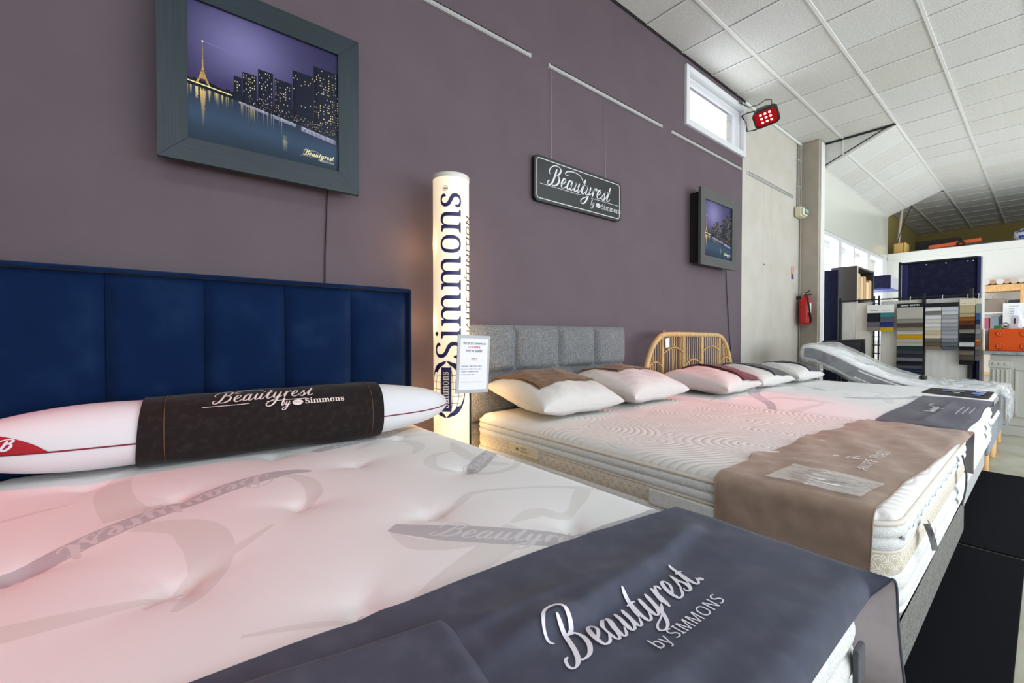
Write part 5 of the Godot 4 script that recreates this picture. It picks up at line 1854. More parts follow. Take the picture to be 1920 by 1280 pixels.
func build_wall_things() -> void:
	# wood of the frames: brushed grain
	var g := Image.create(256, 256, false, Image.FORMAT_RGB8)
	var rn := FastNoiseLite.new()
	rn.seed = 6
	rn.frequency = 0.06
	for y in 256:
		for x in 256:
			var k := 0.5 + 0.5 * rn.get_noise_2d(x * 2.4, y * 0.16)
			g.set_pixel(x, y, col(14, 28, 35).lerp(col(32, 50, 57), k))
	M.teal = mat(Color.WHITE, 0.42)
	M.teal.albedo_texture = img_tex(g)
	M.teal.heightmap_enabled = true
	M.teal.heightmap_texture = M.teal.albedo_texture
	M.teal.heightmap_scale = 0.35
	M.greyframe = mat(col(76, 78, 77), 0.4)
	var art := mat(Color.WHITE, 0.25, 0.0, 0.3)
	art.albedo_texture = night_picture()
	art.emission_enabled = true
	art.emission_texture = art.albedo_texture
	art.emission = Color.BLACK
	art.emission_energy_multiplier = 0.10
	picture(0.014, 0.12, M.teal, art, "large night-skyline picture in a blue-green wooden frame, above the blue headboard", "night pictures on the wall")
	picture(4.375, 0.14, M.greyframe, art, "night-skyline picture in a dark grey box frame, left of the pale wall section", "night pictures on the wall")
	cable("black cable running down from the large picture behind the blue headboard", PackedVector3Array([Vector3(0.712, 1.85, 0.008), Vector3(0.706, 1.7, 0.008), Vector3(0.698, 1.5, 0.008), Vector3(0.694, 1.25, 0.008), Vector3(0.694, 1.0, 0.008)]))
	cable("black cable hanging from the dark grey box frame down behind the rattan headboard", PackedVector3Array([Vector3(5.22, 1.85, 0.01), Vector3(5.245, 1.6, 0.01), Vector3(5.30, 1.2, 0.01), Vector3(5.37, 0.8, 0.01), Vector3(5.42, 0.5, 0.01), Vector3(5.44, 0.0, 0.01)]), 0.0045)
	# hanging rails
	var rails := [[0.62, 2.135], [2.33, 3.85], [4.04, 5.585], [5.79, 7.32]]
	var says := ["white aluminium hanging rail high on the wall between the large picture and the light column", "white aluminium hanging rail that carries the wires of the black sign", "white aluminium hanging rail under the small high window", "white aluminium hanging rail on the pale grey wall section"]
	for k in 4:
		var e: Array = rails[k]
		var rt := thing("hanging_rail", says[k], "rail", Vector3((e[0] + e[1]) * 0.5, 3.095, 0.0), "hanging rails along the wall")
		var mb := MB.new()
		slab(mb, Vector3(e[0], 3.094, 0.0), Vector3(e[1], 3.128, 0.004), 0.001)
		slab(mb, Vector3(e[0], 3.120, 0.0), Vector3(e[1], 3.128, 0.018), 0.001)
		slab(mb, Vector3(e[0], 3.094, 0.0), Vector3(e[1], 3.100, 0.018), 0.001)
		slab(mb, Vector3(e[0], 3.102, 0.014), Vector3(e[1], 3.128, 0.018), 0.001)
		put("profile", mb, M.alu, rt)
		for x in [e[0] - 0.002, e[1] + 0.002]:
			put("end_cap", MB.new().box(Vector3(x, 3.111, 0.009), Vector3(0.004, 0.034, 0.018), 0.001), M.white, rt)
	# wires left hanging on the pale wall
	for x in [6.28, 6.55]:
		tag(put("hanging_wire", MB.new().tube(PackedVector3Array([Vector3(x, 3.095, 0.01), Vector3(x, 2.4, 0.008), Vector3(x + 0.005, 1.75, 0.008)]), 0.0011, 5), M.alu, self, Vector3(x, 3.095, 0.01)), "bare steel picture wire hanging down the pale grey wall, %s of two" % ("left" if x < 6.4 else "right"), "wire")
	# ---- black sign on two wires
	var at := Vector3(2.667, 2.065, 0.02)
	var t := thing("hanging_sign", "black rounded sign with white script hung by two wires on the purple wall", "sign", at)
	var rr := func(x0: float, y0: float, x1: float, y1: float, r: float) -> PackedVector2Array:
		var o := PackedVector2Array()
		for c in [[x1 - r, y1 - r, 0.0], [x0 + r, y1 - r, 0.5], [x0 + r, y0 + r, 1.0], [x1 - r, y0 + r, 1.5]]:
			for k in 7:
				var a: float = PI * (c[2] + 0.5 * k / 6.0)
				o.append(Vector2(c[0] + r * cos(a), c[1] + r * sin(a)))
		return o
	put("board", MB.new().prism(rr.call(2.155, 2.066, 3.178, 2.404, 0.04), 0.03, Transform3D(Basis(), Vector3(0, 0, 0.006))), mat(col(12, 13, 15), 0.35), t, at)
	var line := PackedVector3Array()
	for p in rr.call(2.178, 2.088, 3.155, 2.382, 0.025): line.append(Vector3(p.x, p.y, 0.0372))
	line.append(line[0])
	var flatline := MB.new()
	for k in line.size() - 1: 
		var dd := (line[k + 1] - line[k])
		if dd.length() > 0.0001:
			var nn := Vector3(-dd.y, dd.x, 0).normalized() * 0.003
			flatline.quad(line[k] - nn, line[k + 1] - nn, line[k + 1] + nn, line[k] + nn, Vector3(0, 0, 1))
	M.signwhite = mat(col(216, 218, 220), 0.4)
	put("border_line", flatline, M.signwhite, t, at)
	var fl := func(p: Vector2): return Vector3(p.x, p.y, 0.0375)
	var z1 := Vector3(0, 0, 1)
	put("lettering", MB.new().mapped(moved(script_word("Beautyrest", 0.08, 0.22), 0.076, Vector2(2.275, 2.21)), fl, z1), M.signwhite, t, at)
	var fl2 := PackedVector2Array()
	pen(PackedVector2Array([Vector2(4.75, 1.1), Vector2(4.0, 1.75), Vector2(3.0, 1.95), Vector2(2.1, 1.8), Vector2(1.85, 1.55), Vector2(2.1, 1.42), Vector2(2.4, 1.55)]), 0.08, 0.13, fl2)
	put("flourish", MB.new().mapped(moved(fl2, 0.078, Vector2(2.295, 2.208)), fl, z1), M.signwhite, t, at)
	var bar := MB.new()
	bar.quad(Vector3(2.21, 2.196, 0.0375), Vector3(2.655, 2.196, 0.0375), Vector3(2.655, 2.1995, 0.0375), Vector3(2.21, 2.1995, 0.0375), z1)
	bar.quad(Vector3(2.78, 2.196, 0.0375), Vector3(3.14, 2.196, 0.0375), Vector3(3.14, 2.1995, 0.0375), Vector3(2.78, 2.1995, 0.0375), z1)
	put("rule", bar, M.signwhite, t, at).set_meta("kind", "stuff")
	put("lettering", MB.new().mapped(moved(script_word("by", 0.1, 0.2), 0.026, Vector2(2.765, 2.14)), fl, z1), M.signwhite, t, at)
	put("emblem", MB.new().mapped(moved(emblem(), 0.03, Vector2(2.87, 2.153)), fl, z1), M.signwhite, t, at)
	put("lettering", MB.new().mapped(moved(printed("Simmons", 0.042, "Droid Serif"), 1.0, Vector2(2.915, 2.132)), fl, z1), M.signwhite, t, at)
	for x in [2.345, 2.983]:
		put("wire", MB.new().tube(PackedVector3Array([Vector3(x, 3.096, 0.012), Vector3(x, 2.402, 0.02)]), 0.0012, 5), M.alu, t, at)
	# ---- glowing column
	build_column()
	# ---- spotlights
	par_light("par_spotlight", "black LED spotlight with nine glowing red lamps under the ceiling, beside the high window", Vector3(5.66, 3.665, 0.265), Vector3(3.05, 0.58, 0.95), true)
	par_light("par_spotlight", "black LED spotlight with red lamps on the wall out of view to the left", Vector3(-1.9, 3.70, 0.245), Vector3(-0.72, 0.58, 0.95), false)
	# ---- conduit, exit light, extinguisher, placard
	at = Vector3(7.55, 3.96, 0.02)
	t = thing("conduit", "grey electrical conduit pipes running down the wall corner to the exit light", "conduit", Vector3(7.55, 2.98, 0.0))
	for x in [7.50, 7.565]:
		put("pipe", MB.new().tube(PackedVector3Array([Vector3(x, 3.96, 0.014), Vector3(x, 2.99, 0.014)]), 0.011, 8), mat(col(150, 145, 138), 0.5), t)
	put("pipe", MB.new().tube(PackedVector3Array([Vector3(7.625, 3.96, 0.016), Vector3(7.625, 0.0, 0.016)]), 0.012, 8), M.pillar, t)
	for y in [3.3, 3.7]: put("clip", MB.new().box(Vector3(7.53, y, 0.014), Vector3(0.11, 0.02, 0.03), 0.003), M.alu, t)
	t = thing("exit_light", "cream exit light box with a green sign on the grey wall, above the extinguisher", "exit sign", Vector3(7.50, 2.82, 0.0))
	put("housing", MB.new().box(Vector3(7.50, 2.905, 0.05), Vector3(0.22, 0.155, 0.10), 0.02), mat(col(222, 214, 186), 0.5), t)
	put("diffuser", MB.new().box(Vector3(7.50, 2.90, 0.112), Vector3(0.19, 0.115, 0.03), 0.012), mat(col(226, 222, 204), 0.35), t)
	var gs := put("green_panel", MB.new().box(Vector3(7.515, 2.908, 0.131), Vector3(0.135, 0.09, 0.006), 0.002), mat(col(26, 128, 84), 0.4), t)
	put("lettering", MB.new().mapped(moved(printed("SORTIE", 0.05, "Droid Sans", true, 0.0, 0.55), 1.0, Vector2(7.457, 2.883)), func(p): return Vector3(p.x, p.y, 0.1346), z1), M.white, gs)
	build_extinguisher()
	at = Vector3(7.36, 1.91, 0.0)
	t = thing("placard", "small red and blue fire-extinguisher placard above the extinguisher", "sign", at)
	put("plate", MB.new().box(Vector3(7.36, 2.0, 0.002), Vector3(0.085, 0.19, 0.004), 0.001), mat(col(196, 40, 34), 0.4), t)
	put("blue_field", MB.new().box(Vector3(7.36, 1.935, 0.0035), Vector3(0.083, 0.055, 0.004), 0.001), mat(col(44, 66, 150), 0.4), t)
	put("pictogram", MB.new().box(Vector3(7.36, 2.03, 0.0045), Vector3(0.022, 0.09, 0.003), 0.001).box(Vector3(7.35, 2.08, 0.0045), Vector3(0.03, 0.012, 0.003), 0.001), M.white, t)
	# screw anchors left on the pale wall
	for e in [[6.35, 2.02], [6.31, 2.02]]:
		tag(put("wall_plug", MB.new().box(Vector3(e[0], e[1], 0.003), Vector3(0.014, 0.01, 0.008), 0.002), M.gap, self, Vector3(e[0], e[1], 0)), "tiny dark wall plug in the pale grey wall, %s one of the pair" % ("right" if e[0] > 6.33 else "left"), "wall plug", "wall plugs in the pale wall")


func build_column() -> void:
	var c := Vector3(1.347, 0, 0.205)
	var rad := 0.104
	var t := thing("light_column", "tall glowing white advertising column with navy lettering between the first two headboards", "lamp", c)
	var tube := mat(col(246, 238, 222), 0.35)
	tube.emission_enabled = true
	tube.emission = Color(1.0, 0.90, 0.72)
	tube.emission_energy_multiplier = 0.62
	var cyl := MB.new().lathe(PackedVector2Array([Vector2(rad, 0.03), Vector2(rad, 0.6), Vector2(rad, 1.2), Vector2(rad, 1.975)]), Transform3D(Basis(), c), 48)
	put("glowing_tube", cyl, tube, t, c)
	put("base", MB.new().lathe(PackedVector2Array([Vector2(0, 0), Vector2(0.115, 0), Vector2(0.118, 0.004), Vector2(0.118, 0.03), Vector2(0.108, 0.036), Vector2(0, 0.036)]), Transform3D(Basis(), c), 40), M.alu, t, c)
	put("cap", MB.new().lathe(PackedVector2Array([Vector2(rad, 1.970), Vector2(rad + 0.003, 1.972), Vector2(rad + 0.003, 1.990), Vector2(rad, 1.996), Vector2(0.0, 2.0)]), Transform3D(Basis(), c), 40), mat(col(226, 220, 210), 0.4), t, c)
	var navy := mat(col(38, 34, 92), 0.45)
	# face turned to the shop: across = metres round the tube to the right, up = height
	var fwd := Vector3(-0.50, 0, 0.866)
	var rgt := Vector3(0.866, 0, 0.50)
	var wrap := func(across: float, up: float) -> Vector3:
		var g := across / (rad + 0.001)
		return c + (fwd * cos(g) + rgt * sin(g)) * (rad + 0.0012) + Vector3(0, up, 0)
	# upright word: x of the text runs up the tube, its top points left
	var big := printed("Simmons", 0.155, "Droid Serif", false, 0.02, 1.10)
	var k := 0.93 / text_width(big)
	var bigf := func(p: Vector2): return wrap.call(0.055 - p.y * 1.0, 0.945 + p.x * k)
	put("lettering", MB.new().mapped(big, bigf, fwd), navy, t, c)
	var sm := printed("TRE HAUTE DÉFINITION", 0.048, "Droid Sans", false, 0.02, 1.1)
	k = 0.86 / text_width(sm)
	var smf := func(p: Vector2): return wrap.call(0.145 - p.y, 0.90 + p.x * k)
	put("lettering", MB.new().mapped(sm, smf, rgt + fwd), mat(col(60, 58, 70), 0.5), t, c)
	var rg := printed("®", 0.03, "Droid Sans", false, 0.02)
	put("lettering", MB.new().mapped(rg, func(p): return wrap.call(-0.02 - p.y, 1.885 + p.x), fwd), navy, t, c)
	# globe badge under the word: two meridian wedges, grid arcs and a banner
	var bd := PackedVector2Array()
	var seg := 20
	for s in [-1.0, 1.0]:
		for q in seg:
			var a0 := -1.0 + 2.0 * q / seg
			var a1 := -1.0 + 2.0 * (q + 1) / seg
			var o0 := 0.115 * sqrt(maxf(0.0, 1.0 - a0 * a0)) + 0.012
			var o1 := 0.115 * sqrt(maxf(0.0, 1.0 - a1 * a1)) + 0.012
			var w0 := 0.006 + 0.03 * a0 * a0
			var w1 := 0.006 + 0.03 * a1 * a1
			if absf(a0 + a1) * 0.5 > 0.55:
				w0 += 0.02
				w1 += 0.02
			bd.append_array(PackedVector2Array([Vector2(s * o0, a0), Vector2(s * o1, a1), Vector2(s * maxf(o1 - w1, 0.0), a1), Vector2(s * o0, a0), Vector2(s * maxf(o1 - w1, 0.0), a1), Vector2(s * maxf(o0 - w0, 0.0), a0)]))
		for ay in [-0.5, -0.25, 0.0, 0.25, 0.5]:
			var ww := 0.11 * sqrt(1.0 - ay * ay)
			bd.append_array(PackedVector2Array([Vector2(0, ay - 0.008), Vector2(s * ww, ay - 0.008), Vector2(s * ww, ay + 0.008), Vector2(0, ay - 0.008), Vector2(s * ww, ay + 0.008), Vector2(0, ay + 0.008)]))
		for mx in [0.35, 0.7]:
			for q in seg:
				var a0 := -1.0 + 2.0 * q / seg
				var a1 := -1.0 + 2.0 * (q + 1) / seg
				var x0: float = 0.11 * mx * sqrt(maxf(0.0, 1.0 - a0 * a0))
				var x1: float = 0.11 * mx * sqrt(maxf(0.0, 1.0 - a1 * a1))
				bd.append_array(PackedVector2Array([Vector2(s * x0, a0), Vector2(s * x1, a1), Vector2(s * (x1 + 0.003), a1), Vector2(s * x0, a0), Vector2(s * (x1 + 0.003), a1), Vector2(s * (x0 + 0.003), a0)]))
	var bs := PackedVector2Array()
	for q in range(0, bd.size(), 3): split_tri(bd[q] * Vector2(1, 0.16), bd[q + 1] * Vector2(1, 0.16), bd[q + 2] * Vector2(1, 0.16), 0.03, bs)
	put("badge", MB.new().mapped(bs, func(p): return wrap.call(-0.03 + p.x * 0.92, 0.77 + p.y), fwd), navy, t, c)
	var bn := PackedVector2Array()
	for q in 14:
		var y0 := 0.645 + 0.25 * q / 14.0
		var y1 := 0.645 + 0.25 * (q + 1) / 14.0
		for x in 3: bn.append_array(PackedVector2Array([Vector2(-0.062 + x * 0.02, y0), Vector2(-0.042 + x * 0.02, y0), Vector2(-0.042 + x * 0.02, y1), Vector2(-0.062 + x * 0.02, y0), Vector2(-0.042 + x * 0.02, y1), Vector2(-0.062 + x * 0.02, y1)]))
	put("banner", MB.new().mapped(bn, func(p): return c + (wrap.call(p.x, p.y) - c) * Vector3(1.012, 1, 1.012), fwd), navy, t, c)
	var bt := printed("Simmons", 0.042, "Droid Serif", true, 0.02)
	k = 0.205 / text_width(bt)
	put("lettering", MB.new().mapped(bt, func(p): return c + (wrap.call(-0.018 - p.y, 0.665 + p.x * k) - c) * Vector3(1.024, 1, 1.024), fwd), mat(col(246, 240, 226), 0.4), t, c)
	# light of the column, set close round it
	for e in [[0.3, 0.5], [0.68, 0.42], [1.15, 0.32], [1.6, 0.28]]:
		for s in [[-0.125, -0.05], [0.135, 0.02]]:
			var l := OmniLight3D.new()
			l.name = "column_light"
			l.light_color = Color(1.0, 0.80, 0.52)
			l.light_energy = e[1] * 0.075
			l.light_size = 0.02
			l.omni_range = 20.0
			l.omni_attenuation = 2.0
			l.shadow_enabled = true
			add_child(l, true)
			l.position = c + Vector3(s[0], e[0], s[1])
	# ---- price notice on a thin black stand
	var st := thing("price_notice", "price notice in a grey frame on a thin black stand before the glowing column", "notice", Vector3(1.30, 0, 0.52))
	put("pole", MB.new().tube(PackedVector3Array([Vector3(1.302, 0.012, 0.47), Vector3(1.302, 0.80, 0.47)]), 0.0055, 8), M.black, st)
	put("foot", MB.new().lathe(PackedVector2Array([Vector2(0, 0), Vector2(0.1, 0), Vector2(0.1, 0.008), Vector2(0.02, 0.014), Vector2(0, 0.014)]), Transform3D(Basis(), Vector3(1.302, 0, 0.47)), 28), M.black, st)
	# the sheet leans: corners in the room
	var p00 := Vector3(1.190, 0.776, 0.50)
	var ux := Vector3(0.2075, -0.009, 0.0)
	var uy := Vector3(0.024, 0.305, -0.012)
	var nz := ux.cross(uy).normalized()
	var pb := Basis(ux.normalized(), uy.normalized(), nz)
	var mid := p00 + ux * 0.5 + uy * 0.5
	put("holder", MB.new().box(mid, Vector3(ux.length(), uy.length(), 0.006), 0.002, pb), mat(col(172, 172, 176), 0.35), st)
	var pp := put("paper", MB.new().box(mid + nz * 0.0032, Vector3(ux.length() * 0.84, uy.length() * 0.88, 0.002), 0.0005, pb), mat(col(232, 230, 238), 0.5), st)
	var dark := mat(col(52, 50, 64), 0.5)
	var red := mat(col(200, 40, 58), 0.5)
	var lines := [["Tête de lit + Sommier (s)", 0.155, 0.845, dark, 0.70], ["L'ENSEMBLE", 0.09, 0.78, red, 0.36], ["HAUT de GAMME", 0.12, 0.715, dark, 0.50], ["1400 €", 0.055, 0.575, red, 0.18], ["Dimensions : 140cm, 160cm, 180cm", 0.16, 0.455, dark, 0.62], ["Sommier (s) : 13cm, 20cm, 30cm", 0.16, 0.405, dark, 0.62], ["Tête de lit : 6 modèles au choix", 0.13, 0.36, dark, 0.52], ["Couleurs : 80 au choix", 0.1, 0.31, dark, 0.4]]
	for e in lines:
		var tx := printed(e[0], 1.0, "Droid Sans", true)
		var w := text_width(tx)
		var sc: float = e[4] * ux.length() / w
		var left: float = 0.5 - e[4] * 0.5 if e[2] > 0.5 else 0.13
		var y: float = e[2]
		put("lettering", MB.new().mapped(tx, func(p): return p00 + ux * left + ux.normalized() * p.x * sc + uy * y + uy.normalized() * p.y * minf(sc, 0.011) + nz * 0.0047, nz), e[3], pp)
		if e[2] > 0.5:
			put("underline", MB.new().mapped(PackedVector2Array([Vector2(0, -0.35), Vector2(w, -0.35), Vector2(w, -0.22), Vector2(0, -0.35), Vector2(w, -0.22), Vector2(0, -0.22)]), func(p): return p00 + ux * left + ux.normalized() * p.x * sc + uy * y + uy.normalized() * p.y * minf(sc, 0.011) + nz * 0.0047, nz), e[3], pp)
	put("rule", MB.new().box(p00 + ux * 0.45 + uy * 0.19 + nz * 0.0045, Vector3(0.14, 0.0012, 0.0006), 0.0002, pb), dark, pp)


func par_light(called: String, label: String, at: Vector3, aim: Vector3, rolled: bool) -> void:
	var t := thing(called, label, "spotlight", at)
	var f := (aim - at).normalized()
	var rx := f.cross(Vector3.UP).normalized()
	var uy := rx.cross(f).normalized()
	# x right, y up, z out of the lens
	var b := Basis(-rx, uy, f)
	b = b.rotated(f, 0.18 if rolled else 0.0)
	var xf := Transform3D(b, at)
	var oct := PackedVector2Array([Vector2(-0.1262, -0.0701), Vector2(-0.0888, -0.0982), Vector2(0.0888, -0.0982), Vector2(0.1262, -0.0701), Vector2(0.1262, 0.0701), Vector2(0.0888, 0.0982), Vector2(-0.0888, 0.0982), Vector2(-0.1262, 0.0701)])
	put("body", MB.new().prism(oct, 0.062, Transform3D(b, at - f * 0.066)), M.black, t, at)
	var rim := MB.new()
	for k in 8:
		var p := oct[k]
		var q := oct[(k + 1) % 8]
		rim.box(xf * Vector3((p.x + q.x) * 0.5, (p.y + q.y) * 0.5, 0.006), Vector3(p.distance_to(q), 0.014, 0.026), 0.004, Basis(b * Vector3((q - p).normalized().x, (q - p).normalized().y, 0), b * Vector3(-(q - p).normalized().y, (q - p).normalized().x, 0), f))
	put("rim", rim, M.black, t, at)
	var face := mat(col(120, 8, 14), 0.25)
	face.emission_enabled = true
	face.emission = Color(0.8, 0.0, 0.03)
	face.emission_energy_multiplier = 0.30
	var fo := PackedVector2Array()
	for p in oct: fo.append(p * 0.92)
	var fp := put("lens_plate", MB.new().prism(fo, 0.006, Transform3D(b, at - f * 0.004)), face, t, at)
	var hot := mat(col(255, 200, 200), 0.3)
	hot.emission_enabled = true
	hot.emission = Color(1.0, 0.52, 0.48)
	hot.emission_energy_multiplier = 2.6
	for r in 3:
		for c in 3:
			var p := Vector2((c - 1) * 0.048 + (1 - r) * 0.0, (1 - r) * 0.048)
			put("led_lamp", MB.new().lathe(PackedVector2Array([Vector2(0, 0.010), Vector2(0.0085, 0.008), Vector2(0.0145, 0.002), Vector2(0.0145, 0.0)]), Transform3D(Basis(b.x, f, -b.y), xf * Vector3(p.x, p.y, 0.002)), 14), hot, fp, at)
	# yoke on the left, rear block, cable
	var yk := PackedVector3Array([xf * Vector3(-0.0935, -0.1104, -0.0280), xf * Vector3(-0.1710, -0.1197, -0.0467), xf * Vector3(-0.2451, -0.1083, -0.0654), xf * Vector3(-0.228, 0.0000, -0.0615), xf * Vector3(-0.2451, 0.1083, -0.0654), xf * Vector3(-0.1710, 0.1197, -0.0467), xf * Vector3(-0.0935, 0.1104, -0.0280)])
	put("yoke", MB.new().tube(yk, 0.008, 8), M.black, t, at)
	var back := xf * Vector3(-0.228, 0, -0.062)
	put("bracket", MB.new().tube(PackedVector3Array([back, Vector3(back.x, back.y, 0.0)]), 0.011, 8), M.black, t, at)
	put("driver_box", MB.new().box(xf * Vector3(-0.0187, 0.1075, -0.0280), Vector3(0.13, 0.025, 0.05), 0.006, b), mat(col(70, 66, 66), 0.5), t, at)
	for k in 5: put("fin", MB.new().box(xf * Vector3(-0.0561 + 0.0280 * k, 0, -0.0888), Vector3(0.005, 0.115, 0.025), 0.001, b), M.black, t, at)
	put("cord", MB.new().tube(PackedVector3Array([xf * Vector3(0.0841, 0.1028, -0.0187), xf * Vector3(0.0935, 0.1589, -0.0374), xf * Vector3(0.0374, 0.1776, -0.0561), xf * Vector3(-0.0561, 0.1496, -0.0748), xf * Vector3(-0.1496, 0.1589, -0.0935), Vector3(at.x - 0.22, TOP - 0.09, 0.012)]), 0.005, 7), M.black, t, at)
	var l := SpotLight3D.new()
	l.name = "red_spot"
	l.light_color = Color(1.0, 0.05, 0.24)
	l.light_energy = 7.5 if rolled else 5.5
	l.light_size = 0.07
	l.spot_range = 20.0
	l.spot_attenuation = 2.0
	l.spot_angle = 17.0 if rolled else 24.0
	l.spot_angle_attenuation = 1.0
	l.shadow_enabled = true
	add_child(l, true)
	l.position = at + f * 0.045
	l.basis = Basis.looking_at(f, Vector3.UP)


func build_extinguisher() -> void:
	var c := Vector3(7.545, 1.235, 0.115)
	var t := thing("fire_extinguisher", "red fire extinguisher with white label hung on the wall by the pillar", "fire extinguisher", c)
	var red := mat(col(196, 26, 24), 0.28)
	put("cylinder", MB.new().lathe(PackedVector2Array([Vector2(0, 0), Vector2(0.068, 0.0), Vector2(0.078, 0.012), Vector2(0.079, 0.03), Vector2(0.079, 0.32), Vector2(0.074, 0.36), Vector2(0.055, 0.395), Vector2(0.028, 0.415), Vector2(0.022, 0.435), Vector2(0, 0.435)]), Transform3D(Basis(), c), 32), red, t, c)
	put("valve", MB.new().box(c + Vector3(0, 0.447, 0), Vector3(0.045, 0.035, 0.04), 0.008), M.alu, t, c)
	put("lever", MB.new().tube(PackedVector3Array([c + Vector3(-0.02, 0.455, 0.0), c + Vector3(0.03, 0.475, 0.02), c + Vector3(0.075, 0.51, 0.035)]), [0.01, 0.011, 0.006], 8), M.black, t, c)
	put("lever", MB.new().tube(PackedVector3Array([c + Vector3(-0.01, 0.44, 0.01), c + Vector3(0.09, 0.445, 0.05)]), 0.008, 8), M.black, t, c)
	put("hose", MB.new().tube(PackedVector3Array([c + Vector3(-0.02, 0.445, 0.0), c + Vector3(-0.07, 0.44, 0.03), c + Vector3(-0.085, 0.38, 0.06), c + Vector3(-0.06, 0.2, 0.075), c + Vector3(-0.03, 0.09, 0.085), c + Vector3(-0.025, 0.02, 0.085)]), [0.011, 0.011, 0.011, 0.011, 0.013, 0.017], 10), M.black, t, c)
	# labels wrapped on the cylinder, facing the shop
	var wrapf := func(a: float, y: float, r: float): return c + Vector3(r * cos(a), y, r * sin(a))
	var lab := func(nm: String, a0: float, a1: float, y0: float, y1: float, m: Material) -> void:
		put(nm, MB.new().grid(10, 3, func(u, v): return wrapf.call(lerpf(a0, a1, u), lerpf(y0, y1, v), 0.0805), Vector3(-0.6, 0, 0.8)), m, t, c)
	lab.call("label", 1.65, 2.45, 0.17, 0.31, mat(col(232, 228, 222), 0.4))
	lab.call("label", 1.75, 2.35, 0.255, 0.262, mat(col(120, 120, 124), 0.4))
	lab.call("label", 1.75, 2.35, 0.21, 0.216, mat(col(120, 120, 124), 0.4))
	lab.call("blue_band", 0.9, 3.0, 0.112, 0.125, mat(col(44, 60, 140), 0.4))
	for k in 4: lab.call("pictogram", 1.05, 1.45, 0.16 + 0.045 * k, 0.185 + 0.045 * k, mat(col(226, 222, 218), 0.4) if k % 2 == 0 else mat(col(60, 70, 150), 0.4))
	put("wall_hook", MB.new().box(Vector3(c.x, c.y + 0.40, 0.02), Vector3(0.03, 0.05, 0.06), 0.004), M.black, t, c)

